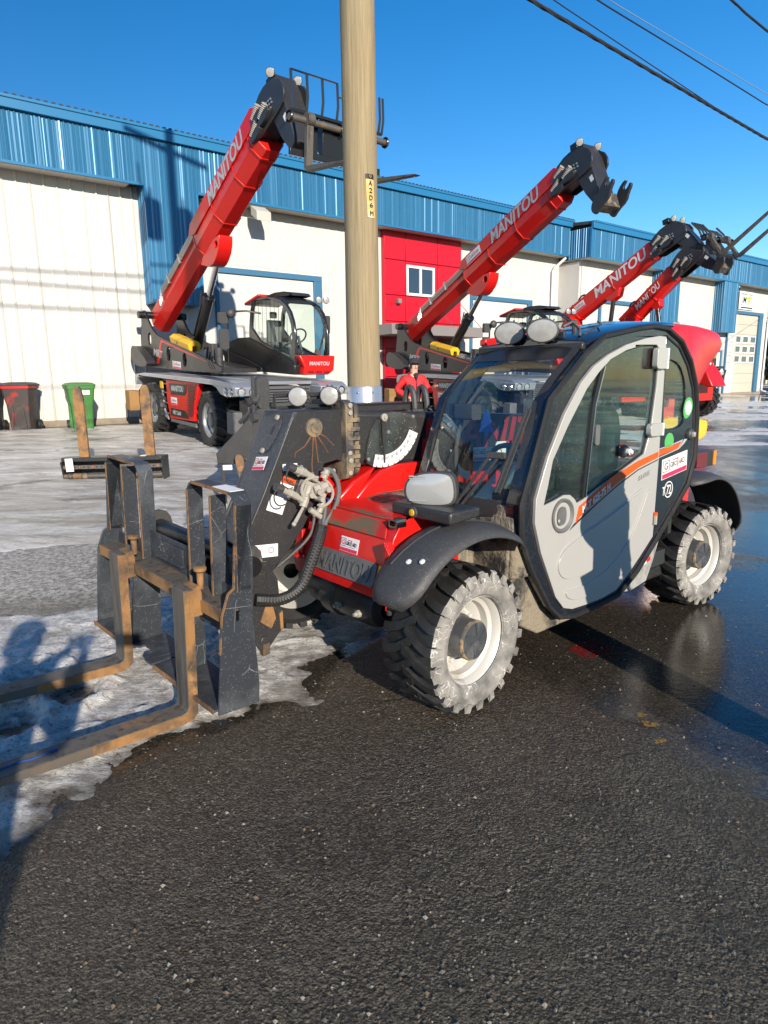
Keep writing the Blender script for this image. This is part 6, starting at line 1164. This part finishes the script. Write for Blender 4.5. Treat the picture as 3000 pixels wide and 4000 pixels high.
    MB().loft([[(x, y0+.03, z), (x+.10, (y0+y1)/2, z), (x, y1-.03, z)] for x, z in ((3.66, 1.86), (3.70, 2.2), (3.64, 2.5), (3.45, 2.82), (3.2, 2.98))], caps=False, closed=False).build('windscreen', 'glass_mrt', cb, angle=60)
    MB().loft([[(x, y0+.02, z), (x, (y0+y1)/2, z+.04), (x, y1-.02, z), (x, y1-.1, z-.05), (x, y0+.1, z-.05)] for x, z in ((1.85, 3.0), (2.1, 3.09), (3.0, 3.05), (3.2, 2.98))]).build('cab_roof', 'black_clean', cb, .01); MB().prism(smooth([(2.2, 3.08), (2.25, 3.18), (3.0, 3.20), (3.2, 3.08)], 1), y0+.25, y1-.1, fy).build('roof_unit', 'black', cb, .02)
    MB().hexa([(1.60, y0-.02, 2.92), (1.60, y1, 2.92), (2.25, y1, 3.10), (2.25, y0-.02, 3.10), (1.58, y0-.02, 2.98), (1.58, y1, 2.98), (2.22, y1, 3.15), (2.22, y0-.02, 3.15)]).build('roof_cap', 'red', cb, .02)
    rp = MB().prism([(y0-.02, 1.90), (y1+.02, 1.90), (y1, 1.60), (y1-.12, 1.52), (y0+.10, 1.50), (y0+.12, 1.66)], 3.66, 3.86, fx).build('front_panel', 'red', cb, .03); lettering(rp, 'MANITOU', 'letter_grey', (3.865, (y0+y1)/2+.05, 1.74), (0, 1, 0), (0, 0, 1), .50, .08, .022, .1)
    for k in range(3): MB().bb(3.85, 3.868, y0+.2+.2*k, y0+.34+.2*k, 1.55, 1.585).build('panel_slot', 'red_dark', rp)
    MB().prism([(.70, 1.5), (.76, 2.12), (1.20, 2.22), (1.78, 2.24), (3.55, 1.80), (3.68, 1.70), (3.68, 1.5)], y0-.02, y1, fy).build('engine_hood', 'black_clean', r, .03)
    MB().bb(2.1, 2.55, y0+.24, y1-.24, 2.0, 2.15).bb(2.05, 2.18, y0+.26, y1-.26, 2.1, 2.62).bb(2.06, 2.12, y0+.34, y1-.34, 2.66, 2.80).build('seat', 'seat_grey', cb, .03)
    sw_ = MB().tube([(3.12+.10*math.cos(t), (y0+y1)/2+.19*math.sin(t), 2.28+.15*math.cos(t)) for t in [2*math.pi*i/20 for i in range(20)]], .018, 7, closed=True).tube([(3.12, (y0+y1)/2, 2.28), (3.3, (y0+y1)/2, 1.9)], .03, 8).build('steering_wheel', 'plastic', cb)
    MB().beam((3.78, (y0+y1)/2+.1, 1.95), (3.76, (y0+y1)/2+.30, 2.55), .03, .03).beam((3.78, (y0+y1)/2, 1.98), (3.80, (y0+y1)/2+.12, 1.94), .06, .1).build('wiper_arm', 'plastic', cb)
    for (y, x) in ((y1-.02, 3.30), (y1+.14, 3.34)): round_lamp(cb, (x, y, 3.04), (.9, -.35, 0), .065, 'black_clean', 'lens')
    mr = MB().tube([(1.95, y0-.62, 1.55), (1.95, y0-.62, 2.55), (2.05, y0-.60, 2.75), (2.2, y0-.3, 2.78), (2.3, y0, 2.74)], .022, 7).build('mirror_arm', 'black_clean', r)
    for z, hh, yy in ((2.62, .24, -.75), (2.18, .42, -.74)): MB().prism(rrect(y0+yy-.08, y0+yy+.13, z-hh/2, z+hh/2, .04), 1.90, 1.99, fx).build('mirror', 'plastic', mr, .015)
    MB().sphere((2.05, y0-.58, 2.72), (.08, .10, .10), 12, 8).build('mirror', 'plastic', mr); MB().prism(rrect(y1+.02, y1+.16, 2.35, 2.72, .03), 3.40, 3.47, fx).build('mirror', 'plastic', mr, .015)
    return r
fM = Vector((.634*2.98, -.772*2.98, -.19)); lM = Vector((.772, .634, 0)); uM = fM.cross(lM); uM = uM if uM.z > 0 else -uM
GRP = 'large red telehandlers parked with raised booms'
rotating_handler('rotating_telehandler', frame((-5.44, 15.7, .50), fM, lM, uM), 'large rotating telehandler left of the utility pole with forks on its raised red boom', R_(30.5), 6.35, GRP, True)
f2 = Vector((math.sin(.53), -math.cos(.53), -.05)); l2 = Vector((math.cos(.53), math.sin(.53), 0)); u2 = f2.cross(l2); u2 = u2 if u2.z > 0 else -u2
rotating_handler('rotating_telehandler', frame((.96, 19.3, .43), f2, l2, u2), 'large rotating telehandler right of the utility pole with a bare hooked boom end', R_(26.2), 6.75, GRP, False, sticker_s=3.75, txt=(4.5, 6.35))

def fixed_handler(name, M, label, piv, ang, s1, zoff, txt, text_h, forks, sticker=None, nose_red=False, cabx=0, hscale=1.0):
    r = empty(name, M, label, 'telehandler', GRP)
    for (x, y, s_) in ((-1.9, 0, -1), (.6, 0, -1), (-1.9, 2.3, 1), (.6, 2.3, 1)): make_wheel(r, (x, y, .60), .60, .42, .33, 18, s_, rimmat='rim_grey', hubmat='plastic_grey', dirty=False, hub_r=.14, hub_out=-.02)
    MB().bb(-2.3, 1.2, .45, 1.85, .55, 1.15).build('chassis', 'red', r, .03)
    MB().prism(smooth([(-1.6, .9), (-1.75, 1.3), (-1.6, 2.0), (-1.5, 3.3), (-1.0, 3.35), (-.7, 2.2), (.2, 1.5), (1.2, 1.3), (1.2, .9)], 1), .62, .98, fy).build('boom_tower', 'red', r, .03)
    MB().prism(smooth([(-1.4, 1.1), (-1.3, 1.9), (.2, 1.9), (.7, 1.6), (.8, 1.1)], 1), .02, .55, fy).build('engine_hood', 'red', r, .04)
    y0, y1 = 1.30, 2.2
    prof = smooth([(-.3, 1.0), (-.42, 2.4), (-.25, 2.95), (.1, 3.05), (1.0, 3.02), (1.35, 2.8), (1.6, 2.0), (1.65, 1.1)], 1); prof = [(x-1.25, z) for x, z in prof]; win = smooth([(-.22, 1.9), (-.30, 2.5), (-.12, 2.88), (.95, 2.90), (1.22, 2.7), (1.45, 1.95)], 1)
    win = [(x-1.25, z) for x, z in win]
    cb = cab_box(r, 0, 1.6, y0, y1, 1, 3, prof, win)
    MB().loft([[(x, y0+.02, z), (x, (y0+y1)/2, z+.05), (x, y1-.02, z), (x, y1-.1, z-.06), (x, y0+.1, z-.06)] for x, z in ((-1.55, 2.95), (-1.15, 3.05), (-.25, 3.02), (.05, 2.88))]).build('cab_roof', 'black_clean', cb, .02)
    for y in (y0+.08, y0+.24): round_lamp(cb, (-.03, y, 3.02), (.6, -.78, 0), .065, 'black_clean', 'lens')
    bc = MB().lathe([(.05, 0), (.06, .03), (.055, .14), (.03, .17), (.001, .175)], (-1.3, y0+.1, 3.05), (0, 0, 1), 12).build('beacon', 'redlens', cb)
    MB().bb(-1.05, -.65, y0+.2, y1-.2, 1.6, 1.75).bb(-1.15, -1.0, y0+.2, y1-.2, 1.7, 2.4).build('seat', 'seat', cb, .03)
    yc, hw = 1.02, .22*hscale
    bm_ = boom_seg(MB(), piv, ang, -.15, s1, yc, hw, .22*hscale, -.30*hscale, .12).build('boom', 'red', r, .012); n = Vector((-math.sin(ang), 0, math.cos(ang))); d = Vector((math.cos(ang), 0, math.sin(ang)))
    for s in (.4, s1*.55, s1-.12): MB().loft([boom_ring(B(piv, ang, s+k, 0, 0), d, n, yc, hw+.012, .232*hscale, -.312*hscale, .12) for k in (0, .05)]).build('boom_rib', 'red', bm_, .004)
    lettering(bm_, 'MANITOU', 'letter_white', B(piv, ang, (txt[0]+txt[1])/2, .02, yc-hw-.003), d, n, txt[1]-txt[0], text_h, .022, .22)
    if sticker: dealer_sticker(bm_, B(piv, ang, sticker, .02, yc-hw-.003), d, n, .50, .22)
    MB().cyl((0, yc, 1.3), B(piv, ang, s1*.5, -.35, yc), .07, n=12).build('lift_cylinder', 'black_clean', r); MB().prism([(s1*.42, -.30), (s1*.6, -.30), (s1*.55, -.5), (s1*.47, -.5)], yc-.14, yc+.14, lambda u, v, h: tuple(B(piv, ang, u, v, h))).build('cylinder_lug', 'red', bm_, .01)
    MB().tube([B(piv, ang, s1*.2+.12*math.cos(t)*1.4, .26*hscale+.12*math.sin(t), yc) for t in [math.pi*i/8 for i in range(9)]], .03, 6).build('hose_loop', 'plastic', bm_)
    hd, ns, (p1_, dd, nn) = boom_head(r, piv, ang, s1, yc, .20*hscale, .72 if forks else .85, .55 if forks else .60)
    if forks:
        e2_ = Vector((.80, 0, .60)).normalized(); e1_ = Vector((0, 1, 0)); e3_ = e1_.cross(e2_); e3_ = e3_ if e3_.z > 0 else -e3_; at = Vector((3.50, .45, 4.98))
        Mf = Matrix(((e1_.x, e2_.x, e3_.x, at.x), (e1_.y, e2_.y, e3_.y, at.y), (e1_.z, e2_.z, e3_.z, at.z), (0, 0, 0, 1)))
        fork_set(r, Mf, 1.25, tl=1.9, gh=.62, bars=(0, .14, .28, .42, .56, .70, .85, 1.0), m='black', th_=.62, tm='rusty_dark')
    else: hook_coupler(r, p1_, dd, nn, yc, .28, .75)
    nz = MB().prism([(.95, 1.70), (1.45, 1.66), (1.62, 1.45), (1.85, 1.02), (1.7, .98), (1.5, 1.08), (.95, 1.06)], .62, 1.40, fy).build('nose', 'red', r, .03)
    for y in (.7, 1.3): MB().tube([(1.35+.07*math.cos(t), y, 1.66+.11*math.sin(t)) for t in [math.pi*i/8 for i in range(9)]], .025, 6).build('lifting_eye', 'red', nz)
    dealer_sticker(nz, (1.25, .617, 1.35), (1, 0, 0), (0, 0, 1), .24, .13)
    lb = MB().bb(1.35, 1.55, 1.40, 1.75, 1.55, 1.62).prism([(1.40, 1.55), (1.70, 1.50), (1.62, 1.15), (1.45, 1.2)], 1.5, 1.62, fy).build('lamp_bracket', 'black', r, .01); round_lamp(lb, (1.62, 1.46, 1.42), (.8, -.6, 0), .09, 'black_clean', 'lens_clear')
    return r
yaw = .6; f3 = Vector((math.sin(yaw), -math.cos(yaw), 0)); l3 = Vector((math.cos(yaw), math.sin(yaw), 0))
fixed_handler('fixed_telehandler', frame((6.4, 21.35, .30), f3, l3, (0, 0, 1)), 'telehandler with white boom lettering and fork tines pointing up at the right edge', (-1.45, 3.30), R_(29.3), 3.55, 0, (1.30, 3.38), .31, True, .62)
fixed_handler('fixed_telehandler', frame((8.45, 21.35, .30), f3, l3, (0, 0, 1)), 'telehandler with the smallest raised boom, hooked end bare, farthest right of the red booms', (-1.52, 3.20), R_(40), 2.15, 0, (.55, 1.62), .22, False, None, True, 0, 1.0)

# ------------------------------------------------------------------ spare fork carriage standing on the ice, tines up
lf = empty('spare_fork_carriage', frame((-3.95, 9.57, .235), (1, .015, .02), (-.015, 1, 0), (0, 0, 1)), 'spare fork carriage on the ice with two rusty tines pointing straight up', 'fork carriage')
MB().prism(smooth([(-.76, -.02), (-.70, -.10), (.70, -.10), (.76, -.02), (.76, .20), (-.76, .20)], 1), .30, .355, fz).build('top_plate', 'black', lf, .006)
MB().bb(-.72, .72, -.06, -.03, .19, .24).bb(-.72, .72, .16, .2, .05, .30).build('cross_bar', 'rusty_dark', lf, .004)
for x in (-.74, .72): MB().prism([(-.10, .30), (.20, .30), (.20, .0), (-.04, .0)], x, x+.02, fx).build('end_plate', 'black', lf, .003)
hb = MB().bb(-.70, .70, -.075, -.06, .19, .245).build('hole_bar', 'rusty_dark', lf)
for i in range(22): MB().lathe([(.010, 0), (.010, .004), (.001, .004)], (-.66+i*.063, -.0755, .218), (0, -1, 0), 8).build('hole', 'ink' if i % 3 else 'orange', hb)
tb2 = MB().cyl((-.70, -.08, .09), (.72, -.08, .09), .032, n=12).build('lower_tube', 'steel_scraped', lf)
for x0, x1, m_ in ((-.64, -.58, 'rusty'), (-.56, -.44, 'yellow'), (-.43, -.36, 'rusty')): MB().cyl((x0, -.08, .09), (x1, -.08, .09), .043, n=12).build('tube_sleeve', 'rusty' if m_ == 'yellow' else 'mudmetal', tb2)
for x in (-.44, .525):
    pts = [(x-.07, .345), (x+.07, .345), (x+.072, 1.20), (x+.055, 1.32), (x+.03, 1.37), (x-.03, 1.37), (x-.055, 1.32), (x-.072, 1.20)]
    MB().prism(pts, .04, .09, fy).build('fork_tine', 'rusty', lf, .004)
plate(lf, 'paper_tag', 'paper', (-.60, -.11, .255), (1, 0, .03), (-.03, 0, 1), .11, .19)
MB().bb(.42, .50, -.09, .05, .355, .37).build('ice_lump', 'white_flat', lf, .01)

# ------------------------------------------------------------------ wheelie bins against the wall
def bin_(loc, rot, body, lid, label, band=None, sticker=None):
    z = hz(loc[0], loc[1]); r = empty('wheelie_bin', Matrix.Translation((loc[0], loc[1], z+.01)) @ Matrix.Rotation(rot, 4, 'Z'), label, 'bin', 'wheelie bins beside the white wall')
    def rr(x0, x1, y0, y1, z, k=.05): return [(x, y, z) for x, y in rrect(x0, x1, y0, y1, k, 3)]
    b = MB().loft([rr(-.26, .25, -.22, .22, .02), rr(-.29, .30, -.25, .25, .62), rr(-.31, .315, -.27, .27, .72), rr(-.34, .36, -.30, .30, 1.0), rr(-.36, .37, -.31, .31, 1.05)]).build('body', body, r, .008)
    MB().loft([rr(-.37, .375, -.315, .315, .99), rr(-.375, .38, -.32, .32, 1.045), rr(-.37, .375, -.315, .315, 1.05)]).build('rim', band or body, b, .006)
    MB().loft([rr(-.40, .39, -.325, .325, 1.05), rr(-.40, .395, -.33, .33, 1.085), rr(-.34, .32, -.27, .27, 1.125), rr(-.2, .2, -.16, .16, 1.14)]).build('lid', lid, r, .008)
    MB().tube([(-.40, -.28, 1.06), (-.47, -.26, 1.04), (-.47, .26, 1.04), (-.40, .28, 1.06)], .016, 7).build('handle', lid, r)
    for y in (-.27, .27):
        w = MB().lathe([(.03, -.03), (.115, -.03), (.125, -.015), (.125, .015), (.115, .03), (.03, .03)], (-.30, y, .125), (0, 1, 0), 22).build('wheel', 'rubber', r); MB().lathe([(.07, -.034), (.072, .0), (.07, .034)], (-.30, y, .125), (0, 1, 0), 16).build('hub', 'plastic_grey', w)
    for x in (-.12, .10): 
        MB().prism([(x, .08), (x+.02, .08), (x+.02, .60), (x, .60)], -.262, -.225, fy).build('side_rib', body, b, .005)
    MB().prism([(-.16, .10), (-.14, .10), (-.10, .40), (-.10, .60), (.10, .60), (.10, .40), (.14, .10), (.16, .10), (.13, .42), (.13, .63), (-.13, .63), (-.13, .42)], .262, .292, lambda u, v, h: (h+.03*v, u, v)).build('front_rib', body, b, .005)
    if sticker: plate(b, 'label', 'paper', (.345, .06, .90), (0, 1, 0), (.12, 0, 1), .24, .10)
    return r
bin_((-7.30, 16.05), R_(-58), 'bin_green', 'bin_green', 'bright green wheelie bin standing alone against the white wall', sticker=True)
bin_((-8.55, 15.75), R_(-80), 'bin_red', 'bin_black', 'dirty dark bin with smeared red paint below its lid', band='bin_redband')
bin_((-9.30, 15.55), R_(-82), 'bin_black', 'bin_black', 'plain black bin cut off by the left edge, next to the red smeared bin', sticker=True)

# ------------------------------------------------------------------ loader bucket on its stand behind the boom head
bk = empty('loader_bucket', Matrix.Translation((-1.55, 8.0, 0)) @ Matrix.Rotation(R_(8), 4, 'Z'), 'black loader bucket tipped on a rusty stand behind the boom head', 'bucket')
BP = [(-.48, .79), (-.47, .665), (.55, .62), (.95, .70), (.95, 1.30), (.07, 1.34), (.05, 1.315)]
MB().prism(BP, -.02, .0, fy).build('side_plate', 'black', bk, .003); MB().prism(BP, 1.55, 1.57, fy).build('side_plate', 'black', bk, .003)
MB().hexa([(-.47, 0, .655), (.95, 0, .655), (.95, 1.55, .655), (-.47, 1.55, .655), (-.47, 0, .67), (.95, 0, .67), (.95, 1.55, .67), (-.47, 1.55, .67)]).bb(.93, .96, 0, 1.55, .66, 1.32).build('bucket_shell', 'black', bk)
MB().bb(-.2, .9, -.06, -.03, .70, .745).build('stand_rail', 'black', bk, .005); MB().prism(smooth([(-.26, .78), (-.16, .78), (-.14, .60), (-.10, .40), (-.10, .12), (-.17, .12), (-.19, .40), (-.24, .60)], 1), -.12, -.06, fy).build('stand_clamp', 'rusty', bk, .005)
for x in (-.43, .5): MB().bb(x, x+.05, -.06, -.02, hz(-1.9, 8)-.01, .66).build('stand_leg', 'black', bk, .004)
plate(bk, 'label', 'paper', (-.35, -.062, .62), (1, 0, 0), (0, 0, 1), .11, .06)
# yellow blade with red frame
yb = empty('snow_blade', Matrix.Translation((3.45, 7.65, 0)), 'yellow steel blade on a red upright frame, glimpsed behind the near cab', 'snow blade')
MB().prism(smooth([(-.28, 1.18), (.27, 1.14), (.31, 1.10), (.29, .92), (.15, .90), (-.24, 1.0)], 1), -.05, .05, fy).build('blade', 'yellow', yb, .015)
fr_ = MB().prism(rrect(-.24, -.05, 1.10, 1.42, .05), .06, .14, fy, [rrect(-.19, -.12, 1.28, 1.38, .03, 3)]).build('frame', 'red', yb, .01); MB().bb(-.20, -.14, .08, .13, 0, 1.12).bb(.14, .20, .08, .13, 0, 1.0).bb(-.2, .2, .08, .13, .5, .56).build('frame_leg', 'red', fr_)

# ------------------------------------------------------------------ people
def skin_obj(name, J, E, R, m, parent, sub=2, root=0):
    me = bpy.data.meshes.new(name); me.from_pydata([tuple(j) for j in J], E, []); me.materials.append(MATS[m]); o = bpy.data.objects.new(name, me); COL.objects.link(o); o.parent = parent
    md = o.modifiers.new('skin', 'SKIN'); md.use_smooth_shade = True
    sv = me.skin_vertices[0].data
    for i, r in enumerate(R): sv[i].radius = (r, r) if isinstance(r, (int, float)) else r
    for i in range(len(R)): sv[i].use_root = (i == root)
    s = o.modifiers.new('subdivision', 'SUBSURF'); s.levels = sub; s.render_levels = sub; return o
def person(M, label, sh, hands, el, feet, knees, top, cap='cloth_black', hgt_=1.0, trousers='trousers', look=0.0):
    """sh/el/hands/feet/knees: (left, right) points, metres; local y- is forward"""
    p = empty('person', M, label, 'person'); J = []; E = []; R = []
    def add(pt, r, par=None): J.append(Vector(pt)); R.append(r); i = len(J)-1; (E.append((par, i)) if par is not None else None); return i
    pel = add((0, 0, .96), .13); sp = add((0, .01, 1.16), .12, pel); chs = add((0, 0, 1.36), .135, sp); nk = add((0, .0, 1.50), .058, chs); hb_ = add((0, -.01, 1.60), .075, nk); hm = add((0, -.012, 1.67), .088, hb_); ht = add((0, .0, 1.74), .075, hm)
    for k in (0, 1):
        s = add(sh[k], .062, chs); e = add(el[k], .045, s); w = add(hands[k], .030, e); d = (Vector(hands[k])-Vector(el[k])).normalized(); pm = add(Vector(hands[k])+d*.06, (.042, .022), w)
        hp = add((-.09 if k == 0 else .09, 0, .90), .095, pel); kn = add(knees[k], .062, hp); an = add((feet[k][0], feet[k][1], .09), .042, kn); add((feet[k][0], feet[k][1]-.16, .035), (.045, .03), an)
    skin_obj('body', J, E, R, 'skin', p)
    # fingers
    for k in (0, 1):
        d = (Vector(hands[k])-Vector(el[k])).normalized(); q = d.cross(Vector((0, 1, .3))).normalized(); c = Vector(hands[k])+d*.085; dn_ = d.cross(q)
        for i, (o_, L) in enumerate(((-.030, .060), (-.010, .072), (.010, .070), (.029, .055))):
            a = c+q*o_; skin_obj('finger', [a-d*.03, a+d*L*.4, a+d*L*.75+dn_*.018, a+d*L*.8+dn_*.040], [(0, 1), (1, 2), (2, 3)], [.010, .009, .008, .007], 'skin', p, 1)
        a = Vector(hands[k])+d*.04; skin_obj('thumb', [a, a+q*-.045+d*.02, a+q*-.055+d*.055], [(0, 1), (1, 2)], [.012, .010, .008], 'skin', p, 1)
    # face
    f = MB().prism([(0, 0), (-.016, -.022), (.0, .028)], -.010, .010, lambda u, v, h: (h, -.098+u, 1.655+v)).build('nose', 'skin', p, .004)
    for x in (-.032, .032): MB().sphere((x, -.088, 1.685), (.012, .008, .008), 8, 6).build('eye', 'ink', p)
    MB().box((0, -.090, 1.612), (.045, .008, .008)).build('mouth', 'red_dark', p, .002)
    for x in (-.092, .092): MB().sphere((x, .0, 1.665), (.012, .022, .032), 8, 6).build('ear', 'skin', p)
    # jacket: body, collar and sleeves
    J = []; E = []; R = []
    a0 = add((0, 0, .88), (.175, .135)); a1 = add((0, .01, 1.05), (.165, .13), a0); a2 = add((0, .01, 1.22), (.175, .135), a1); a3 = add((0, 0, 1.37), (.175, .135), a2); a4 = add((0, .01, 1.475), .085, a3); add((0, .012, 1.535), .082, a4)
    for k in (0, 1):
        s = add(sh[k], .085, a3); md_ = add((Vector(sh[k])+Vector(el[k]))/2, .075, s); e = add(el[k], .070, md_); add(Vector(el[k]).lerp(Vector(hands[k]), .5), .060, e); add(Vector(el[k]).lerp(Vector(hands[k]), .96), .050, len(J)-1)
    skin_obj('jacket', J, E, R, top, p)
    MB().lathe([(.095, 0), (.105, .03), (.09, .07)], (0, .03, 1.47), (0, -.15, 1), 16).build('hood', top, p, .01); MB().bb(-.005, .005, -.150, -.138, .92, 1.48).build('zip', 'cloth_black', p); MB().prism([(-.05, 1.53), (.05, 1.53), (.0, 1.38)], -.152, -.120, fy).build('scarf', 'cloth_black', p, .01)
    J = []; E = []; R = []
    b0 = add((0, 0, .95), .15)
    for k in (0, 1):
        h_ = add((-.09 if k == 0 else .09, 0, .86), .105, b0); k_ = add(knees[k], .080, h_); k2_ = add(Vector(knees[k]).lerp(Vector((feet[k][0], feet[k][1], .1)), .5), .072, k_); add((feet[k][0], feet[k][1], .10), .068, k2_)
    skin_obj('trousers', J, E, R, trousers, p)
    for k in (0, 1): skin_obj('boot', [(feet[k][0], feet[k][1]+.05, .06), (feet[k][0], feet[k][1]-.05, .06), (feet[k][0], feet[k][1]-.19, .045), (feet[k][0], feet[k][1], .16)], [(0, 1), (1, 2), (0, 3)], [.052, .052, .045, .058], 'boots', p, 1)
    cp = MB().lathe([(.100, -.005), (.106, .03), (.098, .075), (.07, .105), (.001, .118)], (0, .0, 1.69), (0, 0, 1), 20).build('cap', cap, p)
    MB().prism(smooth([(-.08, -.07), (-.075, -.15), (0, -.185), (.075, -.15), (.08, -.07)], 1), 1.700, 1.712, fz).build('cap_peak', cap, cp, .004); MB().lathe([(.098, -.08), (.104, -.02), (.102, .01)], (0, .022, 1.69), (0, 0, 1), 16).build('hair', 'cloth_black', p)
    return p
mz = hz(.60, 12.7)
person(Matrix.Translation((.60, 12.7, mz)) @ Matrix.Rotation(R_(22), 4, 'Z'), 'man in a red jacket and dark cap, one hand on his hip', ((-.19, .0, 1.42), (.19, .0, 1.42)), ((-.15, -.10, 1.07), (.27, -.30, 1.26)), ((-.33, .08, 1.22), (.29, -.08, 1.18)), ((-.12, .0), (.14, -.02)), ((-.11, -.02, .50), (.13, -.03, .50)), 'jacket')
person(Matrix.Translation((-.44, -.50, .06)) @ Matrix.Rotation(R_(180), 4, 'Z'), 'photographer in a dark coat whose shadow lies over the fork tips', ((-.20, 0, 1.42), (.20, 0, 1.42)), ((-.24, -.30, 1.46), (-.12, -.31, 1.48)), ((-.25, -.10, 1.20), (.22, -.16, 1.22)), ((-.14, 0), (.14, 0)), ((-.12, -.02, .50), (.12, -.02, .50)), 'jacket_dark')
ph = MB().prism(rrect(-.075, .075, -.038, .038, .01), -.125, -.117, lambda u, v, h: (.04+u, h, 1.60+v)).build('smartphone', 'black_clean', None, .002); tag(ph, 'black phone held up in both hands by the photographer', 'phone')
person(Matrix.Translation((1.84, 2.30, .06)) @ Matrix.Rotation(R_(150), 4, 'Z'), 'bystander in a dark coat whose shadow falls on the grey cab door', ((-.19, 0, 1.42), (.19, 0, 1.42)), ((-.24, -.12, .95), (.20, -.16, 1.0)), ((-.30, .03, 1.17), (.31, .05, 1.18)), ((-.13, .03), (.13, -.05)), ((-.11, -.02, .50), (.12, -.05, .50)), 'jacket_dark')
